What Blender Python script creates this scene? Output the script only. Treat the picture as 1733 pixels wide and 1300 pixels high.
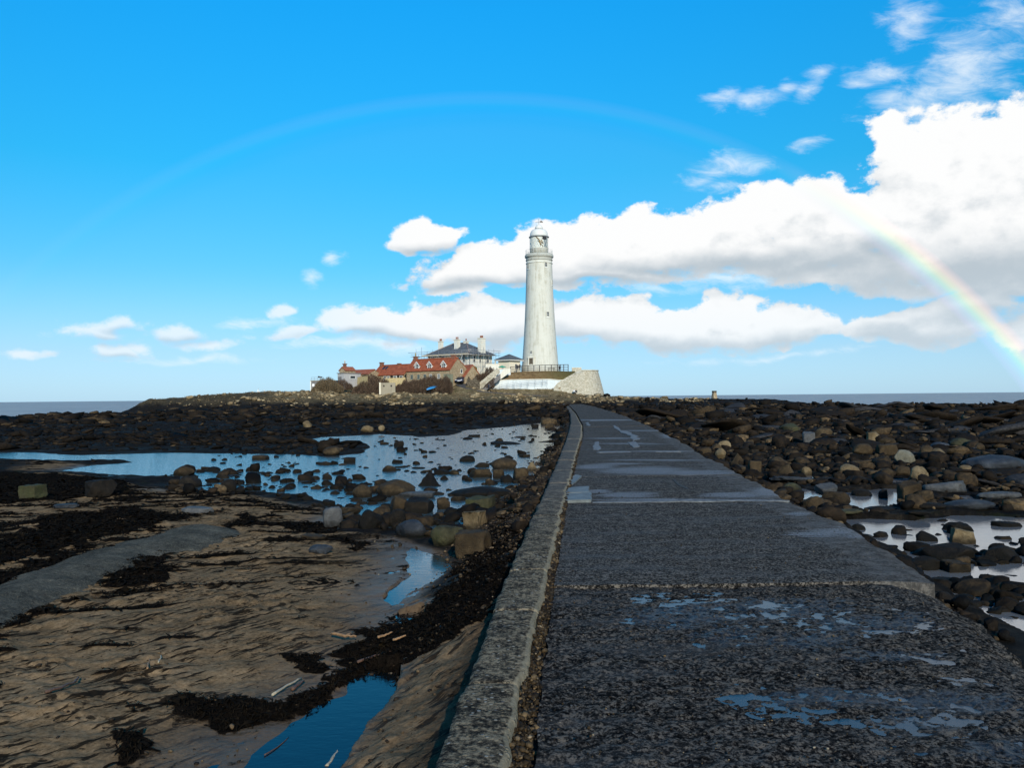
import bpy, bmesh, math, random
import numpy as np
from mathutils import Vector, Matrix, Euler

random.seed(7)
R = math.radians
for ob in list(bpy.data.objects):
    bpy.data.objects.remove(ob, do_unlink=True)
sc = bpy.context.scene
COL = sc.collection

# ------------------------------------------------------------------ camera
F_PX, IW, IH = 1430.0, 1733.0, 1300.0
CAM_H = 1.6
cam_data = bpy.data.cameras.new('camera')
cam = bpy.data.objects.new('camera', cam_data)
COL.objects.link(cam)
sc.camera = cam
cam_data.sensor_fit = 'HORIZONTAL'
cam_data.sensor_width = 36.0
cam_data.lens = 36.0 * F_PX / IW
cam_data.clip_start = 0.05
cam_data.clip_end = 20000
CAM_R = Matrix.Rotation(R(90.88), 3, 'X') @ Matrix.Rotation(R(-0.56), 3, 'Z')
cam.matrix_world = Matrix.Translation((0, 0, CAM_H)) @ CAM_R.to_4x4()
CR = np.array(CAM_R)


def ray(px, py):
    d = CR @ np.array([(px - IW / 2) / F_PX, -(py - IH / 2) / F_PX, -1.0])
    return d


def P3(px, py, Y):
    """the place in the world that the photograph shows at this pixel, Y metres ahead"""
    d = ray(px, py)
    t = Y / d[1]
    return Vector((d[0] * t, Y, CAM_H + d[2] * t))


def PZ(px, py, z):
    d = ray(px, py)
    t = (z - CAM_H) / d[2]
    return Vector((d[0] * t, d[1] * t, z))


def proj(X, Y, Z):
    v = np.stack([X, Y, Z - CAM_H], -1) @ CR
    w = np.where(v[..., 2] < -0.05, -v[..., 2], np.nan)
    return IW / 2 + F_PX * v[..., 0] / w, IH / 2 - F_PX * v[..., 1] / w


# ------------------------------------------------------------------ node helper
class S:
    """a node socket with arithmetic"""
    nt = None

    def __init__(self, s):
        self.s = s

    @staticmethod
    def n(t, **k):
        nd = S.nt.nodes.new(t)
        for a, b in k.items():
            setattr(nd, a, b)
        return nd

    @staticmethod
    def put(inp, v):
        if isinstance(v, S):
            S.nt.links.new(v.s, inp)
        else:
            if inp.type == 'RGBA' and isinstance(v, (tuple, list)) and len(v) == 3:
                v = (*v, 1)
            if inp.type == 'RGBA' and isinstance(v, (int, float)):
                v = (v, v, v, 1)
            inp.default_value = v

    @staticmethod
    def m(op, *a, clamp=False):
        nd = S.n('ShaderNodeMath', operation=op)
        nd.use_clamp = clamp
        for i, v in enumerate(a):
            S.put(nd.inputs[i], v)
        return S(nd.outputs[0])

    @staticmethod
    def vm(op, *a):
        nd = S.n('ShaderNodeVectorMath', operation=op)
        for i, v in enumerate(a):
            if op == 'SCALE' and i == 1:
                S.put(nd.inputs['Scale'], v)
            else:
                S.put(nd.inputs[i], v)
        return S(nd.outputs['Value'] if op in ('LENGTH', 'DOT_PRODUCT', 'DISTANCE') else nd.outputs[0])

    def __add__(s, o): return S.m('ADD', s, o)
    def __radd__(s, o): return S.m('ADD', s, o)
    def __sub__(s, o): return S.m('SUBTRACT', s, o)
    def __rsub__(s, o): return S.m('SUBTRACT', o, s)
    def __mul__(s, o): return S.m('MULTIPLY', s, o)
    def __rmul__(s, o): return S.m('MULTIPLY', s, o)
    def __truediv__(s, o): return S.m('DIVIDE', s, o)

    @staticmethod
    def ss(v, a, b, lo=0.0, hi=1.0):
        nd = S.n('ShaderNodeMapRange', interpolation_type='SMOOTHSTEP')
        S.put(nd.inputs[0], v)
        for i, q in enumerate((a, b, lo, hi)):
            S.put(nd.inputs[i + 1], q)
        return S(nd.outputs[0])

    @staticmethod
    def mix(f, a, b, mode='MIX'):
        nd = S.n('ShaderNodeMix', data_type='RGBA', blend_type=mode)
        nd.clamp_factor = True
        S.put(nd.inputs[0], f)
        S.put(nd.inputs[6], a)
        S.put(nd.inputs[7], b)
        return S(nd.outputs[2])

    @staticmethod
    def ramp(f, stops, interp='LINEAR'):
        nd = S.n('ShaderNodeValToRGB')
        cr = nd.color_ramp
        cr.interpolation = interp
        while len(cr.elements) < len(stops):
            cr.elements.new(0.5)
        for e, (p, c) in zip(cr.elements, stops):
            e.position = p
            e.color = (*c, 1) if len(c) == 3 else c
        S.put(nd.inputs[0], f)
        return S(nd.outputs[0])

    @staticmethod
    def noise(v, scale, detail=4, rough=0.55, dist=0.0, color=False):
        nd = S.n('ShaderNodeTexNoise')
        if v is not None:
            S.put(nd.inputs['Vector'], v)
        S.put(nd.inputs['Scale'], scale)
        nd.inputs['Detail'].default_value = detail
        nd.inputs['Roughness'].default_value = rough
        nd.inputs['Distortion'].default_value = dist
        return S(nd.outputs['Color' if color else 'Fac'])

    @staticmethod
    def voro(v, scale, feature='F1', out='Distance', rnd=1.0):
        nd = S.n('ShaderNodeTexVoronoi', feature=feature)
        if v is not None:
            S.put(nd.inputs['Vector'], v)
        nd.inputs['Scale'].default_value = scale
        nd.inputs['Randomness'].default_value = rnd
        return S(nd.outputs[out])

    @staticmethod
    def attr(name):
        nd = S.n('ShaderNodeAttribute', attribute_name=name)
        return S(nd.outputs['Fac'])

    @staticmethod
    def pos():
        return S(S.n('ShaderNodeNewGeometry').outputs['Position'])

    @staticmethod
    def obj():
        return S(S.n('ShaderNodeTexCoord').outputs['Object'])

    @staticmethod
    def rnd():
        return S(S.n('ShaderNodeObjectInfo').outputs['Random'])

    @staticmethod
    def xyz(v):
        nd = S.n('ShaderNodeSeparateXYZ')
        S.put(nd.inputs[0], v)
        return [S(o) for o in nd.outputs]

    @staticmethod
    def vec(x, y, z):
        nd = S.n('ShaderNodeCombineXYZ')
        for i, v in enumerate((x, y, z)):
            S.put(nd.inputs[i], v)
        return S(nd.outputs[0])


# ------------------------------------------------------------------ world: sky, clouds, rainbow
SUN_EL, SUN_AZ = R(23), R(11)          # sun behind the camera, a little to the right
world = bpy.data.worlds.new('World')
sc.world = world
world.use_nodes = True
wt = world.node_tree
S.nt = wt
wt.nodes.clear()
w_out = wt.nodes.new('ShaderNodeOutputWorld')
w_bg = wt.nodes.new('ShaderNodeBackground')
wt.links.new(w_bg.outputs[0], w_out.inputs[0])
w_bg.inputs[1].default_value = 0.1
nish = wt.nodes.new('ShaderNodeTexSky')
nish.sky_type = 'NISHITA'
nish.sun_disc = False
nish.sun_elevation = SUN_EL
nish.sun_rotation = R(180) - SUN_AZ
nish.air_density = 1.0
nish.dust_density = 0.3
nish.ozone_density = 1.5


def azel(px, py):
    d = ray(px, py)
    d = d / np.linalg.norm(d)
    return math.atan2(d[0], d[1]), math.asin(d[2])


# heaped clouds (pixel ellipses of the photograph turned into sky directions)
HEAPS = [
    (1635, 285, 120, 95), (1735, 290, 110, 105), (1560, 310, 90, 100), (1520, 245, 42, 50), (1590, 390, 170, 85), (1800, 380, 160, 120),
    (1455, 385, 110, 62), (1375, 335, 48, 44), (1310, 360, 80, 48), (1225, 390, 90, 46), (1150, 402, 75, 36), (1085, 410, 72, 44),
    (1010, 418, 70, 40), (930, 425, 72, 44), (860, 452, 80, 34), (780, 468, 78, 28), (1000, 455, 190, 30), (1230, 424, 190, 36),
    (1490, 442, 150, 42), (1660, 440, 180, 42), (1330, 438, 130, 26), (1440, 456, 120, 30), (1570, 464, 160, 32), (1710, 470, 120, 38),
    (722, 405, 58, 26), (690, 418, 34, 16), (760, 405, 26, 14),
    (595, 548, 50, 27), (650, 556, 105, 26), (730, 545, 85, 30), (812, 532, 50, 27), (850, 552, 120, 30), (965, 548, 90, 34), (1065, 538, 48, 32),
    (1130, 560, 110, 28), (1235, 530, 62, 34), (1300, 555, 110, 30), (1160, 548, 50, 26),
    (1560, 556, 130, 28), (1650, 520, 95, 34), (1720, 485, 80, 30), (1590, 530, 60, 26), (1490, 560, 60, 22), (1760, 560, 90, 30),
    (150, 562, 52, 18), (205, 546, 38, 12), (190, 596, 52, 14), (230, 588, 26, 12), (310, 564, 48, 15), (45, 602, 42, 10), (472, 526, 30, 13), (365, 585, 40, 12), (490, 566, 40, 10),
]
# grey undersides of the heaps
BASES = [
    (1660, 470, 200, 40), (1520, 474, 150, 28), (1400, 456, 120, 20), (1270, 446, 140, 17), (1790, 480, 120, 42), (1490, 432, 50, 18),
    (1120, 458, 120, 12), (860, 480, 120, 8), (1000, 478, 120, 9), (760, 486, 50, 7), (722, 428, 50, 7),
    (1570, 572, 130, 20), (1670, 536, 100, 22), (1730, 505, 90, 24), (1500, 575, 70, 10), (1640, 500, 50, 14),
    (1130, 582, 160, 12), (1310, 577, 120, 12), (960, 577, 90, 12), (840, 577, 110, 10), (700, 578, 130, 9), (600, 575, 60, 7),
    (160, 577, 50, 7), (210, 560, 30, 5), (190, 607, 60, 5), (310, 576, 50, 6),
]
# thin, torn clouds
WISPS = [
    (1275, 172, 62, 20), (1222, 168, 24, 24), (1325, 155, 26, 14), (1245, 272, 66, 20), (1195, 298, 46, 14), (1225, 310, 40, 12), (1372, 240, 38, 9),
    (1385, 132, 28, 16), (1362, 165, 22, 20), (1500, 125, 80, 24), (1560, 165, 100, 34), (1640, 120, 90, 70), (1700, 40, 60, 50), (1545, 30, 40, 50), (1450, 145, 40, 14),
    (1250, 470, 170, 22), (1130, 488, 90, 10), (525, 470, 24, 16), (570, 440, 22, 12), (430, 545, 60, 10), (1560, 480, 110, 22),
    (640, 590, 200, 12), (1300, 602, 150, 8), (330, 610, 120, 9),
]


def dens_group():
    g = bpy.data.node_groups.new('cloud_density', 'ShaderNodeTree')
    g.interface.new_socket('dir', in_out='INPUT', socket_type='NodeSocketVector')
    g.interface.new_socket('heap', in_out='OUTPUT', socket_type='NodeSocketFloat')
    g.interface.new_socket('wisp', in_out='OUTPUT', socket_type='NodeSocketFloat')
    g.interface.new_socket('base', in_out='OUTPUT', socket_type='NodeSocketFloat')
    old = S.nt
    S.nt = g
    gi = g.nodes.new('NodeGroupInput')
    go = g.nodes.new('NodeGroupOutput')
    d = S(gi.outputs[0])
    x, y, z = S.xyz(d)
    az = S.m('ARCTAN2', x, y)
    el = S.m('ARCSINE', z)
    ds = S.vm('MULTIPLY', d, (1, 1, 1.5))
    wn = S.noise(ds, 11, 2, 0.5, color=True)
    wx, wy, wz = S.xyz(wn)
    p = S.vec(az + (wx - 0.5) * 0.055, el + (wy - 0.5) * 0.04, 0.0)

    def field(blobs, k):
        acc = None
        for (cx, cy, rx, ry) in blobs:
            a0, e0 = azel(cx, cy)
            a1, _ = azel(cx + rx, cy)
            _, e1 = azel(cx, cy - ry)
            ra, re = 1.25 * abs(a1 - a0), 1.25 * abs(e1 - e0)
            nd = S.vm('MULTIPLY_ADD', p, (1 / ra, 1 / re, 0), (-a0 / ra, -e0 / re, 0))
            L = S.vm('LENGTH', nd)
            if acc is None:
                acc = L
            else:
                acc = S.m('SMOOTH_MIN', acc, L, k)
        return 1.0 - S.m('MINIMUM', acc, 2.2)
    fbm = S.noise(ds, 24, 9, 0.64)
    bill = S.voro(S.vm('ADD', ds, S.vm('SCALE', S.vm('SUBTRACT', wn, (0.5, 0.5, 0.5)), 0.03)), 42, 'SMOOTH_F1')
    # the same weather goes on all round, beyond the frame
    side = S.ss(S.m('ABSOLUTE', az), 0.62, 0.9)
    band = S.ss(el, 0.0, 0.05) * S.ss(el, 0.5, 0.2)
    far = (S.noise(ds, 3.2, 3, 0.5) - 0.56) * 5.0
    gen = S.m('MAXIMUM', S.m('MINIMUM', far, 0.6) * band * side - (1.0 - band * side) * 2.2, -2.2)
    hp = S.m('MAXIMUM', field(HEAPS, 0.09), gen)
    hp = S.m('MINIMUM', hp * S.ss(az, -0.32, 0.0, 0.75, 1.35), 0.68)
    heap = hp + (fbm - 0.5) * 1.75 + (0.45 - bill) * 0.60 + (S.noise(ds, 70, 5, 0.6) - 0.5) * 0.45
    dw = S.vm('ADD', S.vm('MULTIPLY', d, (1, 1, 2.4)), S.vec(el * 0.9, 0.0, 0.0))
    st = S.noise(dw, 26, 8, 0.66, 0.5)
    high = S.ss(el, 0.55, 0.9) * 0.5 + (S.noise(ds, 2.3, 3, 0.5) - 1.15)
    wisp = S.m('MAXIMUM', field(WISPS, 0.2), high) + (st - 0.5) * 2.5
    S.put(go.inputs[0], heap)
    S.put(go.inputs[1], wisp)
    S.put(go.inputs[2], field(BASES, 0.3) + (fbm - 0.5) * 1.7)
    S.nt = old
    return g


DG = dens_group()
tc = wt.nodes.new('ShaderNodeTexCoord')
wdir = S(tc.outputs['Generated'])


def dens(v):
    nd = wt.nodes.new('ShaderNodeGroup')
    nd.node_tree = DG
    S.put(nd.inputs[0], v)
    return S(nd.outputs[0]), S(nd.outputs[1]), S(nd.outputs[2])


h0, wi0, ba0 = dens(wdir)
h1, _, _ = dens(S.vm('ADD', wdir, (0.006, 0, 0.030)))
dx, dy, dz = S.xyz(wdir)
el_s = S.m('ARCSINE', dz)
grade = S.ramp(S.m('MULTIPLY', el_s, 1 / 0.7, clamp=True), [
    (0.0, (0.50 / 3, 0.88 / 3, 1.70 / 3)), (0.075, (0.47 / 3, 0.83 / 3, 1.36 / 3)), (0.2, (0.31 / 3, 0.95 / 3, 1.28 / 3)),
    (0.37, (0.12 / 3, 1.16 / 3, 1.54 / 3)), (0.62, (0.07 / 3, 1.46 / 3, 2.16 / 3)), (1.0, (0.09 / 3, 1.35 / 3, 2.25 / 3))])
sky = S.mix(1.0, S(nish.outputs[0]), grade, 'MULTIPLY')
sky = S.vm('SCALE', sky, 3.0)
# moist pale air low over the sea
sky = S.mix(S.ss(el_s, 0.16, 0.0) * 0.45, sky, (5.6, 8.0, 9.6))
light = (0.36 + 0.64 * S.ss(h0 - h1, -1.0, 0.25)) * S.ss(ba0, 0.95, -0.85)
thick = S.ss(h0, 0.0, 0.55)
body = S.mix(light, (4.9, 5.65, 6.25), (9.9, 9.95, 9.95))
body = S.mix(S.ss(el_s, 0.16, 0.02) * 0.35, body, (7.2, 8.9, 10.2))
az_s = S.m('ARCTAN2', dx, dy)
alpha = S.ss(h0 - S.ss(ba0, 0.2, 1.1) * 0.16, -0.03, S.ss(az_s, 0.0, -0.35, 0.27, 0.55) + S.ss(ba0, 0.0, 0.9) * 0.30) * S.ss(el_s, 0.0, 0.05, 0.35, 1.0) * S.ss(az_s, -0.30, -0.10, 0.72, 1.0)
wal = S.ss(wi0, 0.0, 1.5) * 0.75 * S.ss(el_s, 0.0, 0.06)
sky = S.mix(wal, sky, (9.2, 9.9, 10.4))
sky = S.mix(alpha, sky, body)
# rainbow round the point opposite the low sun
anti = ray(830, 1170)
anti = anti / np.linalg.norm(anti)
ang = S.m('ARCCOSINE', S.vm('DOT_PRODUCT', wdir, tuple(anti)))
BOW0, BOW1 = R(37.35), R(39.2)
tb = S.m('DIVIDE', ang - BOW0, BOW1 - BOW0)
bow = S.ramp(tb, [(0.0, (0, 0, 0)), (0.14, (0.10, 0.08, 0.28)), (0.32, (0.04, 0.30, 0.48)), (0.46, (0.10, 0.60, 0.30)), (0.60, (0.60, 0.62, 0.10)),
                  (0.76, (0.75, 0.36, 0.16)), (0.90, (0.34, 0.12, 0.10)), (1.0, (0, 0, 0))])
b_pow = S.ss(az_s, 0.34, 0.47) * 3.2 + 0.36
bow_on = S.ss(dz, -0.01, 0.0) * S.ss(dy, 0.1, 0.3) * S.ss(az_s, -0.62, -0.2, 0.25, 1.0)
under = S.ss(az_s, 0.30, 0.42) * S.ss(tb, 0.0, 0.3) * S.ss(tb, 1.0, 0.7) * 0.22
sky = S.mix(under, sky, (5.5, 6.5, 6.5))
sky = S.vm('ADD', sky, S.vm('SCALE', bow, b_pow * bow_on))
inner = S.ss(tb, 0.5, -0.4) * S.ss(tb, -6.0, -0.4) * 0.02 * bow_on
sky = S.mix(inner, sky, (9, 9.4, 9.8))
S.put(w_bg.inputs[0], sky)
world.cycles.sampling_method = 'MANUAL'
world.cycles.sample_map_resolution = 512

sun_d = bpy.data.lights.new('sun', 'SUN')
sun_d.energy = 4.5
sun_d.angle = R(0.6)
sun_d.color = (1.0, 0.93, 0.80)
sun = bpy.data.objects.new('sun', sun_d)
COL.objects.link(sun)
sv = Vector((math.sin(SUN_AZ) * math.cos(SUN_EL), -math.cos(SUN_AZ) * math.cos(SUN_EL), math.sin(SUN_EL)))
sun.rotation_euler = sv.to_track_quat('Z', 'Y').to_euler()
sun.location = (20, -60, 40)

sc.view_settings.view_transform = 'Standard'
sc.view_settings.look = 'None'
sc.view_settings.exposure = 0.0
sc.view_settings.gamma = 1.0
sc.view_settings.use_curve_mapping = False
sc.cycles.max_bounces = 6
sc.cycles.caustics_reflective = False
sc.cycles.caustics_refractive = False


# ------------------------------------------------------------------ numpy noise
def _hash(ix, iy, seed):
    h = (ix.astype(np.int64) * 374761393 + iy.astype(np.int64) * 668265263 + seed * 974634777) & 0x7fffffff
    h = ((h ^ (h >> 13)) * 1274126177) & 0x7fffffff
    return ((h ^ (h >> 16)) & 0xffff) / 65535.0


def vnoise(x, y, seed=0):
    x = np.asarray(x, float)
    y = np.asarray(y, float)
    ix, iy = np.floor(x), np.floor(y)
    fx, fy = x - ix, y - iy
    fx = fx * fx * fx * (fx * (fx * 6 - 15) + 10)
    fy = fy * fy * fy * (fy * (fy * 6 - 15) + 10)
    a = _hash(ix, iy, seed)
    b = _hash(ix + 1, iy, seed)
    c = _hash(ix, iy + 1, seed)
    d = _hash(ix + 1, iy + 1, seed)
    return (a + (b - a) * fx) + ((c + (d - c) * fx) - (a + (b - a) * fx)) * fy


def fbm(x, y, seed=0, octv=4, gain=0.5):
    s, a, t = 0.0, 1.0, 0.0
    for i in range(octv):
        s = s + a * (vnoise(x * 2 ** i + 17.3 * i, y * 2 ** i - 9.1 * i, seed + i) * 2 - 1)
        t += a
        a *= gain
    return s / t


def sstep(v, a, b):
    t = np.clip((v - a) / (b - a), 0, 1)
    return t * t * (3 - 2 * t)


WATER_Z = -0.45


def sdf(poly, X, Y):
    """signed distance in metres to a polygon, positive inside"""
    P = np.asarray(poly, float)
    best = np.full(X.shape, 1e9)
    ins = np.zeros(X.shape, bool)
    n = len(P)
    for i in range(n):
        x0, y0 = P[i]
        x1, y1 = P[(i + 1) % n]
        ex, ey = x1 - x0, y1 - y0
        t = np.clip(((X - x0) * ex + (Y - y0) * ey) / (ex * ex + ey * ey + 1e-12), 0, 1)
        best = np.minimum(best, np.hypot(X - x0 - t * ex, Y - y0 - t * ey))
        with np.errstate(divide='ignore', invalid='ignore'):
            c = ((y0 > Y) != (y1 > Y)) & (X < ex * (Y - y0) / (ey if ey else 1e-12) + x0)
        ins ^= c
    return np.where(ins, best, -best)


def wpoly(px, z=WATER_Z):
    out = []
    for (x, y) in px:
        p = PZ(x, y, z)
        out.append((p.x, p.y))
    return out


# ------------------------------------------------------------------ road and kerb lines (world x as a function of distance)
def line_of(px, z):
    pts = sorted(((PZ(x, y, z).y, PZ(x, y, z).x) for x, y in px))
    ys = [p[0] for p in pts]
    xs = [p[1] for p in pts]
    k = (xs[2] - xs[0]) / (ys[2] - ys[0])
    ys = [-6.0] + ys
    xs = [xs[0] + k * (-6.0 - ys[1])] + xs
    return np.array(ys), np.array(xs)


KZ = 0.07
KO = line_of([(730, 1300), (768, 1200), (800, 1120), (850, 990), (893, 890), (925, 822), (950, 765), (961, 735), (966, 715), (965, 700), (959, 690), (951, 683.5)], KZ)
KI = line_of([(850, 1300), (905, 1055), (935, 935), (952, 855), (965, 810), (976, 765), (985, 735), (985, 720), (974, 700), (964, 689), (956, 683.5)], KZ)
RL = line_of([(903, 1300), (925, 1080), (945, 950), (956, 870), (968, 810), (980, 765), (988, 735), (987, 720), (976, 699), (966, 689), (958, 684)], 0.0)
RR = line_of([(1733, 1097), (1650, 1030), (1578, 985), (1500, 930), (1420, 885), (1340, 848), (1270, 808), (1200, 775), (1160, 750), (1100, 722), (1050, 701), (1005, 688), (985, 684)], 0.0)


def at_line(L, Y):
    return np.interp(Y, L[0], L[1])


ROAD_END = float(min(RL[0][-1], RR[0][-1]))

POOLS = [wpoly(p) for p in (
    [(962, 716), (938, 762), (908, 802), (890, 835), (870, 870), (840, 897), (800, 910), (770, 902), (700, 897), (640, 893), (590, 895), (575, 885), (600, 862), (545, 852),
     (500, 838), (420, 832), (330, 832), (272, 829), (296, 815), (285, 806), (250, 804), (170, 801), (85, 798), (150, 787), (230, 783), (200, 777), (120, 780), (0, 777),
     (-200, 777), (-200, 767), (0, 766), (160, 769), (300, 767), (450, 768), (560, 773), (622, 769), (634, 757), (600, 748), (520, 747), (560, 740), (640, 735), (690, 740), (760, 737), (790, 729), (860, 722), (930, 713)],
    [(690, 915), (735, 930), (765, 945), (772, 966), (738, 995), (692, 1012), (657, 1034), (643, 1022), (683, 988), (706, 960), (700, 940)],
    [(645, 1052), (697, 1044), (690, 1062), (655, 1072)],
    [(662, 1128), (648, 1190), (612, 1250), (575, 1300), (545, 1345), (330, 1350), (390, 1268), (470, 1208), (538, 1172), (560, 1146), (600, 1128)],
    [(1290, 822), (1345, 826), (1400, 836), (1450, 832), (1500, 826), (1548, 828), (1562, 845), (1530, 862), (1480, 870), (1440, 862), (1420, 857), (1370, 849), (1330, 850)],
    [(1400, 880), (1470, 878), (1540, 884), (1600, 874), (1660, 876), (1850, 886), (1950, 1200), (1760, 1120), (1733, 1100), (1680, 1062), (1620, 1022), (1580, 988), (1520, 948), (1450, 907)],
    [(1255, 788), (1290, 797), (1305, 812), (1280, 815), (1262, 803)],
    [(1145, 752), (1175, 750), (1190, 757), (1160, 760)],
    [(1215, 775), (1240, 771), (1246, 781), (1225, 783)],
    [(1074, 719), (1090, 716), (1108, 722), (1095, 727)], [(1112, 736), (1136, 733), (1142, 741), (1122, 744)], [(1290, 772), (1312, 770), (1315, 777), (1296, 779)], [(1325, 756), (1345, 754), (1348, 759), (1330, 761)], [(1395, 768), (1425, 766), (1430, 771), (1400, 773)], [(1355, 806), (1392, 803), (1400, 811), (1362, 814)], [(1480, 812), (1530, 809), (1540, 817), (1490, 820)], [(1600, 842), (1650, 838), (1660, 846), (1610, 849)], [(1240, 742), (1262, 740), (1266, 746), (1244, 748)], [(1545, 752), (1575, 750), (1580, 755), (1550, 757)],
)]
SAND = wpoly([(-900, 800), (0, 800), (90, 800), (280, 828), (420, 832), (540, 852), (575, 890), (690, 900), (770, 925), (770, 960), (720, 1010), (760, 1030), (870, 990), (850, 1060), (800, 1200), (740, 1420), (200, 1700), (-1500, 1700)], -0.36)
TANBAR = wpoly([(20, 783), (240, 786), (260, 792), (120, 798), (20, 795)], -0.4)
WEEDS = [wpoly(p, -0.36) for p in (
    [(900, 850), (905, 925), (868, 1000), (846, 1062), (806, 1092), (700, 1122), (640, 1132), (560, 1146), (470, 1190), (400, 1215), (330, 1222), (285, 1196), (420, 1168), (540, 1108), (610, 1052), (690, 1025), (770, 980), (806, 935), (840, 900)],
    [(180, 975), (245, 945), (310, 948), (290, 985), (215, 990)],
    [(285, 1180), (350, 1180), (365, 1215), (300, 1222)], [(180, 1200), (240, 1198), (235, 1220), (175, 1216)],
    [(465, 1105), (535, 1105), (525, 1125), (475, 1125)], [(205, 1235), (245, 1240), (240, 1270), (210, 1265)],
    [(0, 800), (170, 812), (240, 830), (160, 842), (60, 850), (-60, 860), (-60, 800)], [(50, 878), (210, 862), (300, 868), (170, 892), (40, 905)],
    [(-60, 935), (40, 905), (180, 885), (330, 868), (350, 878), (200, 915), (60, 955), (-60, 985)],
    [(395, 872), (445, 880), (440, 893), (400, 905)], [(480, 882), (560, 880), (600, 895), (560, 905), (500, 895)],
    [(240, 875), (260, 867), (262, 880), (245, 882)], [(575, 905), (640, 912), (600, 925)], [(590, 935), (640, 930), (630, 945)], [(170, 830), (220, 840), (190, 850)],
    [(20, 965), (90, 945), (150, 930), (140, 950), (60, 985), (-20, 1010)], [(0, 1060), (70, 1040), (130, 1005), (190, 985), (180, 1000), (100, 1035), (20, 1070)],
)]


TRK = [tuple(P3(*q_)) for q_ in ((985, 682.5, 186), (972, 676, 188), (950, 671.5, 190), (920, 669.5, 190.5), (880, 668, 190.5), (845, 665, 191), (815, 662, 191), (795, 657, 191.5), (785, 653, 193), (779, 649.5, 196), (778, 648, 199))]


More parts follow.
